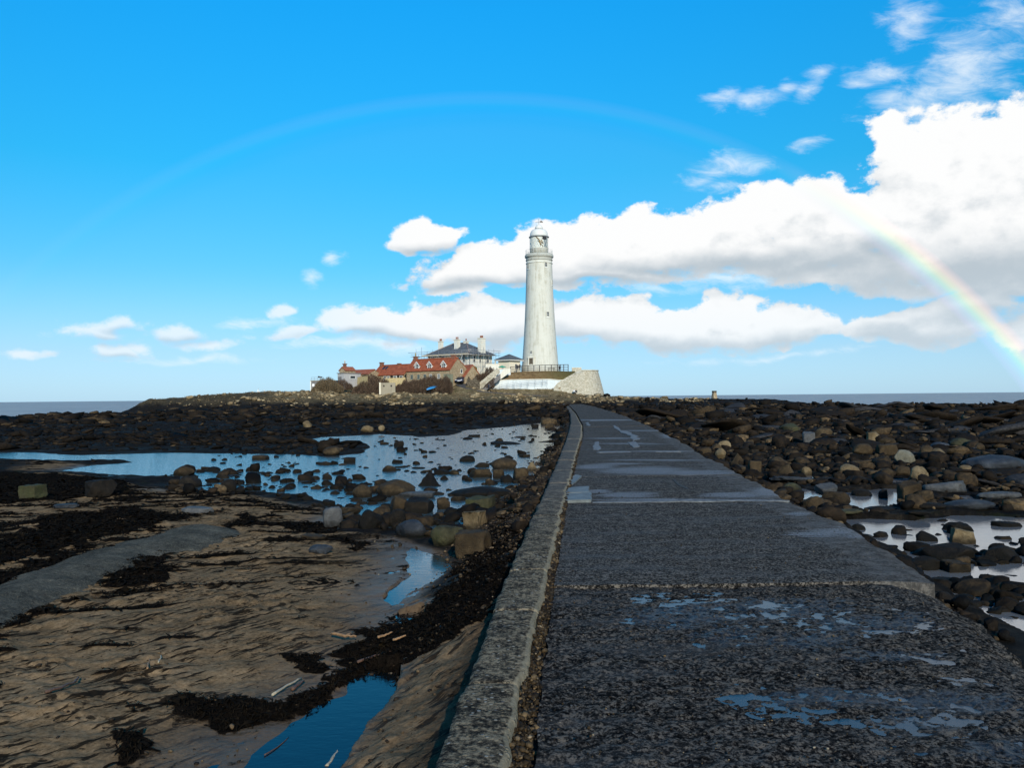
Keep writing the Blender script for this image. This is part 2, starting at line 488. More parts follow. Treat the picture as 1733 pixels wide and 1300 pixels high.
def ground(X, Y):
    X = np.asarray(X, float)
    Y = np.asarray(Y, float)
    r = np.hypot(X, Y)
    # uneven outlines: shift the sample point before the shapes are looked up
    k = 0.10 + 0.022 * r
    wx = X + k * fbm(X / (0.9 + 0.05 * r), Y / (0.9 + 0.05 * r), 11, 4)
    wy = Y + k * fbm(X / (0.9 + 0.05 * r), Y / (0.9 + 0.05 * r), 23, 4)
    xo, xr = at_line(KO, Y), at_line(RR, Y)
    left = sstep(xo - X, -0.2, 0.4)
    right = sstep(X - xr, -0.2, 0.4)
    dl = np.maximum(xo - X, 0)
    dr = np.maximum(X - xr, 0)
    sand = sstep(sdf(SAND, wx, wy), -0.12, 0.12) * left
    tan = sstep(sdf(TANBAR, wx, wy), -0.3, 0.3)
    # --- sand with wind and water ripples
    n1 = fbm(X / 3.1, Y / 3.1, 3, 3)
    warp = 0.42 * fbm(X / 0.9, Y / 0.9, 31, 5, 0.65)
    ph = (Y * 0.62 - X * 0.78 + warp) / 0.19
    crest = 0.5 + 0.5 * np.sin(2 * np.pi * ph)
    amp = np.clip(0.42 + 1.9 * fbm((X + 0.3 * Y) / 0.42, Y / 0.42, 41, 3), 0.0, 1)
    fine = fbm(X / 0.20, Y / 0.13, 61, 4, 0.65)
    zs = -0.335 + 0.05 * n1 + 0.024 * amp * crest ** 1.3 + 0.013 * fine + 0.012 * fbm(X / 0.5, Y / 0.38, 64, 3)
    trough = sstep(crest, 0.34, 0.05) * amp
    # --- reef: tilted beds broken into ledges
    tilt = 0.20 * fbm(X / 14, Y / 14, 51, 3) + (X * 0.012 + Y * 0.02) % 0.55 * 0.35
    q = (tilt + 0.22 * fbm(X / 3.5, Y / 3.0, 71, 4)) / 0.13
    led = (np.floor(q) + sstep(q - np.floor(q), 0.62, 1.0)) * 0.13
    rough = 0.12 * fbm(X / 0.9, Y / 0.6, 81, 6, 0.62) * np.clip(Y / 14, 0.4, 1.3)
    lowl = sstep(Y, 36, 52)
    zr_l = -0.445 + led * (0.22 + 0.45 * lowl) + rough * (0.5 + 0.5 * lowl) + 0.14 * sstep(Y, 34, 60)
    zr_r = -0.445 + led * 0.55 + 0.9 * rough + 0.05 * fbm(X / 5, Y / 5, 91, 3) + 0.10 * sstep(Y, 18, 40)
    zr = np.where(X < at_line(RL, Y) + 0.5, zr_l, zr_r)
    sand_w = np.maximum(sand, 0.85 * tan)
    z = zr + (zs - zr) * sand_w
    # gravel bank against the kerb
    bank = sstep(dl, 1.5 + 0.03 * Y, 0.0) * left * sstep(Y, -4, 2)
    z = np.maximum(z, (-0.40 + 0.43 * bank ** 0.75 + 0.025 * fbm(X / 0.4, Y / 0.4, 101, 3))) * left + z * (1 - left)
    gravel = sstep(bank, 0.16, 0.45) * sstep(Y, 8.5, 12)
    # stones heaped along the right edge
    bank_r = sstep(dr, 0.9 + 0.02 * Y, 0.0) * right
    z = np.where(right > 0.5, np.maximum(z, -0.42 + 0.16 * bank_r + 0.04 * fbm(X / .5, Y / .5, 103, 3)), z)
    # weed
    wd = np.full(X.shape, -9.0)
    for p in WEEDS:
        wd = np.maximum(wd, sdf(p, wx, wy))
    wn = fbm(X / 0.5, Y / 0.35, 121, 4)
    weed = sstep(wd + (0.26 * wn + 0.16 * fbm(X / 0.16, Y / 0.13, 123, 4, 0.6)) * (1 + r * 0.02), -0.02, 0.12)
    streak = fbm((X + 0.45 * Y) / 1.1, (Y - 0.3 * X) / 0.26, 131, 4)
    weed = np.maximum(weed, sand_w * 0.9 * sstep(streak + 0.25 * sstep(Y, 8, 14), 0.30, 0.48) * sstep(-X, -1.0, 5.0))
    weed = np.maximum(weed, sand_w * trough * sstep(fbm(X / 0.6, Y / 0.4, 141, 3), 0.0, 0.4) * 0.75)
    z = z + 0.03 * weed * (0.5 + wn) * sand_w
    # --- pools
    pd = np.full(X.shape, -99.0)
    for p in POOLS:
        pd = np.maximum(pd, sdf(p, wx, wy))
    wet = sstep(pd, -0.7 - 0.02 * r, 0.05)
    z_in = WATER_Z - np.minimum(np.maximum(pd, 0) * 0.14, 0.22) + 0.03 * fbm(X / 0.8, Y / 0.8, 151, 3)
    z_dry = WATER_Z + 0.012 + sstep(-pd, 0, 1.3 + 0.03 * r) * np.maximum(z - WATER_Z - 0.012, 0.0) + 0.03 * fbm(X / 0.5, Y / 0.4, 161, 4, 0.65)
    near = (X < xo) & (Y < 64)
    zz = np.where(pd > 0, np.minimum(z_in, WATER_Z + 0.012), np.where(near, z_dry, z))
    dry_r = np.maximum(z, WATER_Z - 0.03 + 0.08 * sstep(-pd, 0, 0.4))
    z = np.where((pd > 0) | near, zz, np.where(X > xr, dry_r, np.where(Y < 64, np.maximum(z, WATER_Z + 0.03 * sstep(-pd, 0, 1)), z)))
    A_pd = pd
    # sand and shingle banked against the kerb, falling away from it
    fill = -0.11 - 0.30 * dl + 0.05 * fbm(X / 0.4, Y / 0.45, 167, 5, 0.6) + 0.02 * crest * amp
    wet = wet * (1 - 0.8 * sstep(dl, 0.9, 0.35) * left * sstep(pd, 0.05, -0.15))
    z = np.where((X < xo + 0.1) & (dl < 1.1) & (pd < -0.03) & (Y < 70), np.maximum(z, np.minimum(fill, -0.05)), z)
    # --- the island
    hx = np.interp(X, [-130, -97, -84, -80, -70, -58, -46, -30, -18, -12, 0, 8, 21, 25, 30, 40, 62, 75, 95], [-2.5, -1.2, -0.2, 1.7, 2.2, 2.9, 3.1, 2.4, 2.3, 2.0, 1.7, 1.5, 1.4, 1.1, 0.8, 0.45, 0.3, -1.0, -3])
    hx = hx + 0.28 * fbm(X / 6, Y / 6, 171, 4)
    y0 = 168 + 5 * fbm(X / 11, Y * 0 + 3, 181, 3)
    up = sstep(Y, y0, y0 + 18)
    back = sstep(Y, 262, 236)
    isl = (hx + 0.6) * up * back + np.where(back < 1, -2.4 * (1 - back), 0)
    plateau = sstep(X, -52, -40) * sstep(X, 22, 10) * sstep(Y, 190, 203) * back
    isl = isl + plateau * np.interp(X, [-52, -40, -20, -8, 10, 22], [0.3, 1.7, 2.4, 3.4, 4.2, 0.5])
    crag = np.abs(fbm(X / 2.6, Y / 2.2, 191, 4))
    isl = isl + up * back * 0.55 * (0.45 - crag) * sstep(Y, 200, 186)
    z = np.where(Y > 150, np.where(up > 0, np.maximum(z * (1 - up) + isl - 0.6 * up, z * (1 - up) - 0.6 * up), z), z)
    # the access track's embankment
    for i in range(len(TRK) - 1):
        (x0, y0_, z0), (x1, y1_, z1) = TRK[i], TRK[i + 1]
        ex_, ey_ = x1 - x0, y1_ - y0_
        t = np.clip(((X - x0) * ex_ + (Y - y0_) * ey_) / (ex_ * ex_ + ey_ * ey_), 0, 1)
        d = np.hypot(X - x0 - t * ex_, Y - y0_ - t * ey_)
        z = np.where(d < 12, np.maximum(z, z0 + (z1 - z0) * t - 0.12 - 0.42 * np.maximum(d - 1.4, 0) + 0.25 * fbm(X / 2.2, Y / 2.2, 197, 4) * sstep(d, 1.6, 2.6)), z)
    # the reef runs out into the sea
    ex = np.where(X < 0, np.interp(X, [-140, -75, -65, -60, -57, -51], [58, 70, 86, 108, 145, 400]), np.interp(X, [20, 42, 60, 80, 110], [400, 205, 150, 134, 100]))
    ex = ex + 8 * fbm(X / 9, Y / 9, 201, 3)
    z = z - 2.2 * sstep(Y, ex, ex + 14) * (1 - up * back * sstep(hx, -0.5, 0.4))
    z = z - 2.6 * sstep(np.abs(X), 112, 150)
    earth = up * back * sstep(X, 31, 24) * (1 - 0.65 * sstep(X, -46, -56)) * sstep(z + 0.5 * fbm(X / 2, Y / 2, 211, 3), 0.45, 0.95)
    # keep the ground under the road and the kerb
    on = sstep(X - xo, 0.02, 0.12) * sstep(xr - X, 0.02, 0.15) * sstep(Y, ROAD_END + 4, ROAD_END)
    z = z + (-0.75 - z) * on
    # hold it below the track's start
    sand_w = sand_w * (1 - wet * 0.0)
    return z, dict(sand=sand_w, weed=weed, earth=earth, gravel=gravel, wet=wet, trough=trough * sand_w, pool=A_pd)


_sub = {}


def GZ(x, y):
    return float(ground(np.array([x]), np.array([y]))[0][0])


# ------------------------------------------------------------------ object helpers
def tag(o, label=None, cat=None, group=None, kind=None):
    if label:
        o['label'] = label
    if cat:
        o['category'] = cat
    if group:
        o['group'] = group
    if kind:
        o['kind'] = kind
    return o


def empty(name, loc, rz=0.0, label=None, cat=None, group=None, kind=None):
    o = bpy.data.objects.new(name, None)
    COL.objects.link(o)
    o.location = loc
    o.rotation_euler = (0, 0, rz)
    o.empty_display_size = 0.3
    return tag(o, label, cat, group, kind)


def new_obj(name, me, parent=None, mat=None):
    if mat is not None and not me.materials:
        me.materials.append(mat)
    o = bpy.data.objects.new(name, me)
    COL.objects.link(o)
    if parent is not None:
        o.parent = parent
    return o


def np_mesh(name, V, Fc, smooth=True):
    """V (n,3), Fc (m,k) all faces of k corners"""
    me = bpy.data.meshes.new(name)
    V = np.ascontiguousarray(V, np.float32)
    Fc = np.ascontiguousarray(Fc, np.int32)
    me.vertices.add(len(V))
    me.vertices.foreach_set('co', V.ravel())
    k = Fc.shape[1]
    me.loops.add(Fc.size)
    me.loops.foreach_set('vertex_index', Fc.ravel())
    me.polygons.add(len(Fc))
    me.polygons.foreach_set('loop_start', np.arange(0, Fc.size, k, dtype=np.int32))
    me.polygons.foreach_set('loop_total', np.full(len(Fc), k, np.int32))
    if smooth:
        me.polygons.foreach_set('use_smooth', np.ones(len(Fc), bool))
    me.update(calc_edges=True)
    return me


def set_attr(me, name, v):
    a = me.attributes.new(name, 'FLOAT', 'POINT')
    a.data.foreach_set('value', np.ascontiguousarray(v, np.float32).ravel())


class MB:
    def __init__(self):
        self.v, self.f, self.sm = [], [], []

    def add(self, vs, fs, smooth=False):
        b = len(self.v)
        self.v += [tuple(p) for p in vs]
        self.f += [tuple(b + i for i in f) for f in fs]
        self.sm += [smooth] * len(fs)
        return self

    def box(self, x0, y0, z0, x1, y1, z1):
        v = [(x0, y0, z0), (x1, y0, z0), (x1, y1, z0), (x0, y1, z0), (x0, y0, z1), (x1, y0, z1), (x1, y1, z1), (x0, y1, z1)]
        return self.add(v, [(0, 3, 2, 1), (4, 5, 6, 7), (0, 1, 5, 4), (1, 2, 6, 5), (2, 3, 7, 6), (3, 0, 4, 7)])

    def beam(self, p, q, w, h=None):
        p, q = Vector(p), Vector(q)
        h = h or w
        d = (q - p).normalized()
        up = Vector((0, 0, 1)) if abs(d.z) < 0.95 else Vector((0, 1, 0))
        s = d.cross(up).normalized() * w / 2
        u = s.cross(d).normalized() * h / 2
        v = [p - s - u, p + s - u, p + s + u, p - s + u, q - s - u, q + s - u, q + s + u, q - s + u]
        return self.add(v, [(0, 1, 2, 3), (7, 6, 5, 4), (0, 4, 5, 1), (1, 5, 6, 2), (2, 6, 7, 3), (3, 7, 4, 0)])

    def prism(self, a, b):
        """two matching outlines joined into a solid"""
        n = len(a)
        fs = [tuple(range(n - 1, -1, -1)), tuple(range(n, 2 * n))]
        fs += [(i, (i + 1) % n, n + (i + 1) % n, n + i) for i in range(n)]
        return self.add(list(a) + list(b), fs)

    def tube(self, pts, rad, n=6, cap=True):
        pts = [Vector(p) for p in pts]
        rad = rad if isinstance(rad, (list, tuple)) else [rad] * len(pts)
        vs, fs = [], []
        for i, p in enumerate(pts):
            d = (pts[min(i + 1, len(pts) - 1)] - pts[max(i - 1, 0)]).normalized()
            up = Vector((0, 0, 1)) if abs(d.z) < 0.9 else Vector((0, 1, 0))
            s = d.cross(up).normalized()
            u = s.cross(d)
            for k in range(n):
                a = 2 * math.pi * k / n
                vs.append(p + (s * math.cos(a) + u * math.sin(a)) * rad[i])
        for i in range(len(pts) - 1):
            for k in range(n):
                fs.append((i * n + k, i * n + (k + 1) % n, (i + 1) * n + (k + 1) % n, (i + 1) * n + k))
        if cap:
            fs.append(tuple(range(n - 1, -1, -1)))
            fs.append(tuple((len(pts) - 1) * n + k for k in range(n)))
        return self.add(vs, fs, True)

    def lathe(self, prof, n=48, cx=0, cy=0, cap_top=True, cap_bot=True, a0=0.0):
        vs, fs = [], []
        for (r, z) in prof:
            for k in range(n):
                a = a0 + 2 * math.pi * k / n
                vs.append((cx + r * math.cos(a), cy + r * math.sin(a), z))
        for i in range(len(prof) - 1):
            for k in range(n):
                fs.append((i * n + k, i * n + (k + 1) % n, (i + 1) * n + (k + 1) % n, (i + 1) * n + k))
        if cap_bot:
            fs.append(tuple(range(n - 1, -1, -1)))
        if cap_top:
            fs.append(tuple((len(prof) - 1) * n + k for k in range(n)))
        return self.add(vs, fs, n > 8)

    def mesh(self, name):
        me = bpy.data.meshes.new(name)
        me.from_pydata(self.v, [], self.f)
        me.polygons.foreach_set('use_smooth', self.sm)
        me.update()
        return me

    def build(self, name, mat, parent=None):
        return new_obj(name, self.mesh(name), parent, mat)


# ------------------------------------------------------------------ materials
def material(name, fn):
    m = bpy.data.materials.new(name)
    m.use_nodes = True
    nt = m.node_tree
    S.nt = nt
    b = nt.nodes['Principled BSDF']
    fn(b)
    return m


def setp(b, **k):
    names = dict(col='Base Color', rough='Roughness', metal='Metallic', spec='Specular IOR Level', nrm='Normal', ior='IOR')
    for a, v in k.items():
        S.put(b.inputs[names[a]], v)


def bump(h, strength=0.5, dist=0.02, nrm=None):
    nd = S.n('ShaderNodeBump')
    S.put(nd.inputs['Strength'], strength)
    S.put(nd.inputs['Distance'], dist)
    S.put(nd.inputs['Height'], h)
    if nrm is not None:
        S.put(nd.inputs['Normal'], nrm)
    return S(nd.outputs[0])


def matte(b, fac):
    """rough dry surface: part of the light leaves it without any gloss"""
    nt = S.nt
    d = nt.nodes.new('ShaderNodeBsdfDiffuse')
    for src, dst in (('Base Color', 'Color'), ('Normal', 'Normal')):
        if b.inputs[src].links:
            nt.links.new(b.inputs[src].links[0].from_socket, d.inputs[dst])
        elif src == 'Base Color':
            d.inputs[dst].default_value = b.inputs[src].default_value
    mx = nt.nodes.new('ShaderNodeMixShader')
    S.put(mx.inputs[0], fac)
    nt.links.new(b.outputs[0], mx.inputs[1])
    nt.links.new(d.outputs[0], mx.inputs[2])
    nt.links.new(mx.outputs[0], nt.nodes['Material Output'].inputs[0])


def plain(name, col, rough=0.7, metal=0.0, var=0.25, scale=3.0, bmp=0.0, space='obj', spec=0.5):
    def fn(b):
        p = S.obj() if space == 'obj' else S.pos()
        n = S.noise(p, scale, 5, 0.6)
        dark = tuple(c * (1 - var) for c in col)
        lite = tuple(min(1, c * (1 + var)) for c in col)
        setp(b, col=S.ramp(n, [(0.3, dark), (0.7, lite)]), rough=rough, metal=metal, spec=spec)
        if bmp:
            setp(b, nrm=bump(S.noise(p, scale * 4, 4, 0.6), bmp, 0.03))
    return material(name, fn)


def mat_ground(b):
    p = S.pos()
    sand, weed, earth, gravel, wet, trough = (S.attr(a) for a in ('sand', 'weed', 'earth', 'gravel', 'wet', 'trough'))
    nb = S.noise(p, 0.6, 5, 0.6)
    nm = S.noise(p, 4.0, 6, 0.65)
    nf = S.noise(p, 30.0, 5, 0.75)
    px, py, pz = S.xyz(p)
    # reef: dark, weed-covered beds with browner bare rock
    reef = S.ramp(nm, [(0.28, (0.004, 0.0035, 0.003)), (0.5, (0.011, 0.009, 0.007)), (0.68, (0.032, 0.024, 0.016)), (0.85, (0.07, 0.052, 0.032))])
    reef = S.mix(S.ss(nb, 0.5, 0.7) * 0.4, reef, (0.022, 0.024, 0.030))
    reef = S.mix(S.ss(S.noise(p, 1.7, 4), 0.58, 0.75) * 0.5, reef, (0.014, 0.020, 0.007))
    sa = S.ramp(nf * 0.45 + nm * 0.3 + nb * 0.25, [(0.38, (0.058, 0.037, 0.019)), (0.5, (0.150, 0.096, 0.050)), (0.62, (0.26, 0.170, 0.092))])
    sa = S.mix(S.ss(S.noise(p, 9, 5, 0.7), 0.6, 0.74) * 0.45, sa, (0.07, 0.045, 0.025))
    fl = S.noise(S.vm('MULTIPLY', p, (0.6, 1.5, 1)), 13, 6, 0.75)
    sa = S.mix(S.ss(trough * 0.6 + (fl - 0.5) * 2.5, 0.34, 0.56) * 0.92, sa, (0.012, 0.009, 0.006))
    dash = S.noise(S.vec((px * 0.62 + py * 0.78) * 3.2, (py * 0.62 - px * 0.78) * 15.0, 0.0), 1.0, 5, 0.65)
    sa = S.mix(S.ss(dash + (S.noise(p, 1.5, 3) - 0.5) * 0.35, 0.54, 0.595) * 0.95, sa, (0.011, 0.008, 0.005))
    sa = S.mix(S.ss(fl, 0.60, 0.68) * 0.85, sa, (0.022, 0.015, 0.009))
    sa = S.mix(wet * 0.72, sa, (0.085, 0.055, 0.032))
    col = S.mix(sand, reef, sa)
    gv = S.voro(p, 34, out='Color')
    gcol = S.mix(S.ss(nf, 0.35, 0.65), (0.016, 0.012, 0.009), (0.075, 0.05, 0.03))
    gcol = S.mix(0.25, gcol, gv, 'MULTIPLY')
    col = S.mix(gravel, col, gcol)
    wcol = S.ramp(nf, [(0.35, (0.003, 0.0025, 0.002)), (0.7, (0.014, 0.010, 0.007))])
    wk = S.ss(weed + (nf - 0.5) * 0.9, 0.30, 0.62)
    col = S.mix(wk, col, wcol)
    ea = S.ramp(nm * 0.6 + nb * 0.4, [(0.32, (0.04, 0.030, 0.016)), (0.46, (0.12, 0.088, 0.046)), (0.56, (0.22, 0.165, 0.09)), (0.68, (0.36, 0.29, 0.175))])
    ea = S.mix(S.ss(S.noise(p, 0.9, 5), 0.5, 0.7) * 0.6, ea, (0.06, 0.062, 0.022))
    col = S.mix(earth, col, ea)
    rough = S.mix(sand, S.ramp(nb, [(0.3, (0.6,) * 3), (0.7, (0.85,) * 3)]), S.mix(wet, (0.75,) * 3, (0.30,) * 3))
    rough = S.mix(wk, rough, (0.5,) * 3)
    rough = S.mix(earth, rough, (0.9,) * 3)
    h = nm * 0.35 - dash * 0.14 * sand + nf * S.mix(sand, (0.18,) * 3, (0.10,) * 3) + wk * S.noise(p, 22, 5, 0.7) * 0.6
    setp(b, col=col, rough=rough, spec=S.mix(sand, (0.12,) * 3, (0.12,) * 3), nrm=bump(h, 1.0, S.mix(sand, (0.16,) * 3, (0.045,) * 3)))
    matte(b, S.mix(S.ss(wk + sand * 0.0, 0.3, 0.7), S.mix(sand, S.ramp(nb, [(0.35, (0.45,) * 3), (0.65, (0.95,) * 3)]), S.mix(wet, (0.85,) * 3, (0.35,) * 3)), (0.97,) * 3))


M_ground = material('shore_ground', mat_ground)


def mat_pool(b):
    p = S.pos()
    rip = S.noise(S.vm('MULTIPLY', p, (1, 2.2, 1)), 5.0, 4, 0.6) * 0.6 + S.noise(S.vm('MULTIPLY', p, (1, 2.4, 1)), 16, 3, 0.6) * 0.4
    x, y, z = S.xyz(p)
    silt_bright = S.ss(x, 0.0, 3.0)  # right pools: silty milk colour that also paints in reflected brightness
    far_bright = S.ss(y, 9.0, 14.0)  # far water: brighter sky reflection put into its colour and IOR
    setp(b, col=S.mix(silt_bright, S.mix(far_bright, (0.003, 0.005, 0.006), (0.042, 0.078, 0.092)), (0.13, 0.132, 0.135)), rough=0.04, ior=1.34 + S.m('MAXIMUM', far_bright, silt_bright) * 0.5,
         nrm=bump(rip, 0.12 + far_bright * (1.0 - silt_bright) * 0.5, 0.02))
    b.inputs['Transmission Weight'].default_value = 0.0
    b.inputs['Specular IOR Level'].default_value = 0.5


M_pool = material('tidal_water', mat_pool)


def mat_sea(b):
    p = S.pos()
    w = S.noise(S.vm('MULTIPLY', p, (0.25, 1.0, 1)), 0.22, 6, 0.62)
    w2 = S.noise(S.vm('MULTIPLY', p, (0.35, 1.0, 1)), 1.6, 4, 0.6)
    foam = S.ss(S.noise(S.vm('MULTIPLY', p, (0.06, 0.35, 1)), 0.22, 6, 0.7), 0.665, 0.70)
    col = S.ramp(w, [(0.35, (0.25, 0.275, 0.27)), (0.65, (0.40, 0.41, 0.385))])
    col = S.mix(foam, col, (0.75, 0.78, 0.78))
    setp(b, col=col, rough=0.55, spec=0.35, nrm=bump(w * 0.7 + w2 * 0.3, 1.0, 1.2))
    matte(b, 0.5)


M_sea = material('sea_water', mat_sea)

# ------------------------------------------------------------------ ground sheet
rr = [0.55]
while rr[-1] < 300:
    q = rr[-1]
    rr.append(q * (1.035 if q < 3.2 else 1.0043 if q < 36 else 1.0085 if q < 215 else 1.03))
rr = np.array(rr)
aa = np.concatenate([np.linspace(-180, -42, 40, endpoint=False), np.linspace(-42, -34.5, 24, endpoint=False), np.linspace(-34.5, 34.5, 760, endpoint=False), np.linspace(34.5, 42, 24, endpoint=False), np.linspace(42, 180, 40)])
aa = np.radians(aa)
RRg, AAg = np.meshgrid(rr, aa, indexing='ij')
GX, GY = RRg * np.sin(AAg), RRg * np.cos(AAg)
GZg, GA = ground(GX, GY)
nr, na = GX.shape
idx = np.arange(nr * na).reshape(nr, na)
Fq = np.stack([idx[:-1, :-1], idx[1:, :-1], idx[1:, 1:], idx[:-1, 1:]], -1).reshape(-1, 4)[:, ::-1]
me = np_mesh('ground', np.stack([GX, GY, GZg], -1).reshape(-1, 3), Fq)
GA.pop('pool')
for k_, v_ in GA.items():
    set_attr(me, k_, v_)
o_ground = new_obj('ground', me, None, M_ground)
tag(o_ground, kind='structure')

# pool water
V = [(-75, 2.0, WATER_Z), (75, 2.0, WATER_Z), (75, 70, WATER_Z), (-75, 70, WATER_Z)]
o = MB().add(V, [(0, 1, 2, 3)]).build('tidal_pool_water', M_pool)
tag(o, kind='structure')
# sea: a sheet to the horizon with a hole under the reef
m_ = MB()
ring_r = [60, 110, 200, 400, 900, 2200, 5200, 9500]
n_ = 96
vs = [(r_ * math.sin(2 * math.pi * k / n_), 40 + r_ * math.cos(2 * math.pi * k / n_), -1.0) for r_ in ring_r for k in range(n_)]
fs = [(i * n_ + k, (i + 1) * n_ + k, (i + 1) * n_ + (k + 1) % n_, i * n_ + (k + 1) % n_) for i in range(len(ring_r) - 1) for k in range(n_)]
m_.add(vs, [f[::-1] for f in fs])
o = m_.build('sea', M_sea)
tag(o, kind='structure')


# ------------------------------------------------------------------ the causeway
def mat_road(b):
    p = S.pos()
    wet, pale, edge, front = S.attr('wet'), S.attr('pale'), S.attr('edge'), S.attr('front')
    nf = S.noise(p, 38, 4, 0.8)
    nm = S.noise(p, 7, 6, 0.65)
    nl = S.noise(S.vm('MULTIPLY', p, (0.35, 1.6, 1)), 1.6, 5, 0.6)
    cell = S.voro(p, 44, out='Color')
    cr, cg, cb = S.xyz(cell)
    cd = S.voro(p, 44)
    base = S.ramp(nf * 0.6 + nm * 0.2 + S.noise(p, 19, 3, 0.7) * 0.2, [(0.44, (0.005, 0.0046, 0.0042)), (0.5, (0.034, 0.030, 0.026)), (0.56, (0.15, 0.130, 0.108))])
    base = S.mix(front * 0.75, base, S.mix(1.0, base, (0.60, 0.585, 0.565), 'MULTIPLY'))
    # pebbles of the aggregate showing through
    peb = S.ss(cr, 0.80, 0.84) * S.ss(cd, 0.42, 0.26) * S.ss(S.noise(p, 5, 3), 0.35, 0.6)
    pcol = S.ramp(cg, [(0.0, (0.11, 0.075, 0.04)), (0.5, (0.15, 0.125, 0.09)), (1.0, (0.23, 0.22, 0.20))])
    col = S.mix(peb * 0.6, base, pcol)
    col = S.mix(S.ss(nl, 0.50, 0.66) * 0.4, col, S.mix(nf, (0.02, 0.02, 0.02), (0.10, 0.095, 0.09)))
    smooth_c = S.ramp(nm, [(0.35, (0.05, 0.046, 0.042)), (0.65, (0.13, 0.12, 0.108))])
    col = S.mix(S.ss(edge + (nm - 0.5) * 1.6 + (nl - 0.5) * 1.4, 0.25, 0.95) * 0.55, col, smooth_c)
    stk = S.noise(S.vm('MULTIPLY', p, (0.5, 5.0, 1)), 2.2, 6, 0.7)
    pl = S.ss(pale + (stk - 0.5) * 2.4 + (nf - 0.5) * 0.6, 0.42, 0.80)
    col = S.mix(pl * 0.8, col, S.ramp(nf, [(0.4, (0.08, 0.085, 0.092)), (0.6, (0.21, 0.215, 0.22))]))
    w = S.ss(wet * 0.85 + (S.noise(S.vm('MULTIPLY', p, (0.8, 1.3, 1)), 11, 7, 0.75) - 0.5) * 2.9, 0.34, 0.74)
    w = w * S.ss(S.noise(p, 22, 4, 0.75), 0.40, 0.52) * 0.6
    col = S.mix(w * 0.8, col, (0.012, 0.012, 0.013))
    rough = S.mix(w, S.ramp(nm, [(0.3, (0.42,) * 3), (0.7, (0.72,) * 3)]), (0.30,) * 3)
    h = nf * 0.4 + nm * 0.35 + peb * 0.35
    setp(b, col=col, rough=rough, spec=S.mix(w, (0.10,) * 3, (0.6,) * 3), nrm=bump(h, S.mix(w, (1.0,) * 3, (0.03,) * 3), 0.030))
    matte(b, S.mix(S.m('MAXIMUM', w, pl * 0.3), S.mix(S.ss(nm * 0.5 + nl * 0.5, 0.44, 0.60), (0.85,) * 3, (0.5,) * 3), (0.0,) * 3))


M_road = material('asphalt_and_aggregate', mat_road)


def mat_kerb(b):
    p = S.pos()
    nf = S.noise(p, 30, 4, 0.8)
    nm = S.noise(p, 9, 5, 0.65)
    cell = S.voro(p, 34, out='Color')
    cr, cg, cb = S.xyz(cell)
    cd = S.voro(p, 34)
    px, py, pz = S.xyz(p)
    base = S.ramp(nf * 0.6 + nm * 0.4, [(0.43, (0.012, 0.010, 0.0075)), (0.5, (0.080, 0.064, 0.043)), (0.57, (0.23, 0.178, 0.112))])
    peb = S.ss(cr, 0.62, 0.68) * S.ss(cd, 0.46, 0.3)
    col = S.mix(peb * 0.8, base, S.ramp(cg, [(0.0, (0.08, 0.06, 0.035)), (0.45, (0.22, 0.18, 0.115)), (0.8, (0.30, 0.28, 0.24)), (1.0, (0.03, 0.03, 0.035))]))
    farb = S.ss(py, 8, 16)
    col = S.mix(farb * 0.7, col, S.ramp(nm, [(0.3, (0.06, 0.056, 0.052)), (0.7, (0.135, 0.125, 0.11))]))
    worn = S.attr('edge')
    col = S.mix(S.ss(worn + (nm - 0.5), 0.3, 0.7) * 0.65, col, (0.25, 0.21, 0.14))
    setp(b, col=col, rough=0.75, spec=0.2, nrm=bump(nf * 0.5 + peb * 0.5 + nm * 0.3, 1.0, 0.030))
    matte(b, 0.7)


M_kerb = material('exposed_aggregate_kerb', mat_kerb)
M_mortar = plain('pale_mortar', (0.115, 0.115, 0.112), 0.8, var=0.7, scale=9, bmp=0.5, space='pos')
M_flag = plain('grey_green_flagstone', (0.115, 0.125, 0.118), 0.7, var=0.35, scale=7, bmp=0.6, space='pos')

causeway = empty('causeway', (0, 0, 0), kind='structure')
J_PX = [990, 849, 829, 806, 765, 744, 731, 722, 712, 703, 695, 689]
J = [-4.0, 1.6] + [PZ(1040, y, 0).y for y in J_PX] + [ROAD_END]

WETP = [(1180, 1040, 150, 26), (1330, 1030, 170, 24), (1470, 1058, 150, 26), (1540, 1050, 70, 18), (1370, 1085, 110, 22), (1230, 1075, 90, 20), (1420, 1180, 120, 26), (1580, 1190, 150, 30),
        (1330, 1185, 70, 20), (1660, 1190, 90, 26), (1150, 1055, 60, 16), (1100, 1045, 60, 16), (1560, 1225, 120, 18), (1690, 1270, 90, 26), (1500, 1110, 120, 14)]
PALEP = [(1090, 797, 115, 10), (1180, 800, 90, 7), (1010, 790, 50, 6), (1060, 838, 70, 7), (1240, 838, 80, 7), (1010, 832, 40, 5), (1420, 900, 60, 9), (1480, 905, 90, 9), (1380, 905, 70, 7),  # mortar and joints; the mid-road streaks paint wet sheen as paler colour
         (1300, 833, 40, 12), (1130, 846, 180, 2.6), (1120, 764, 90, 1.6), (1030, 711, 90, 1.6), (1040, 742, 70, 1.6), (1060, 751, 90, 1.5), (1140, 738, 30, 6), (1090, 729, 50, 1.5), (1350, 870, 30, 4), (1110, 779, 120, 2), (1050, 785, 60, 2)]


def px_field(blobs, X, Y, Z):
    px, py = proj(X, Y, Z)
    f = np.zeros(X.shape)
    for cx, cy, rx, ry in blobs:
        with np.errstate(invalid='ignore'):
            q = np.hypot((px - cx) / rx, (py - cy) / ry)
        f = np.maximum(f, np.nan_to_num(np.clip(1.25 - q, 0, 1)))
    return f


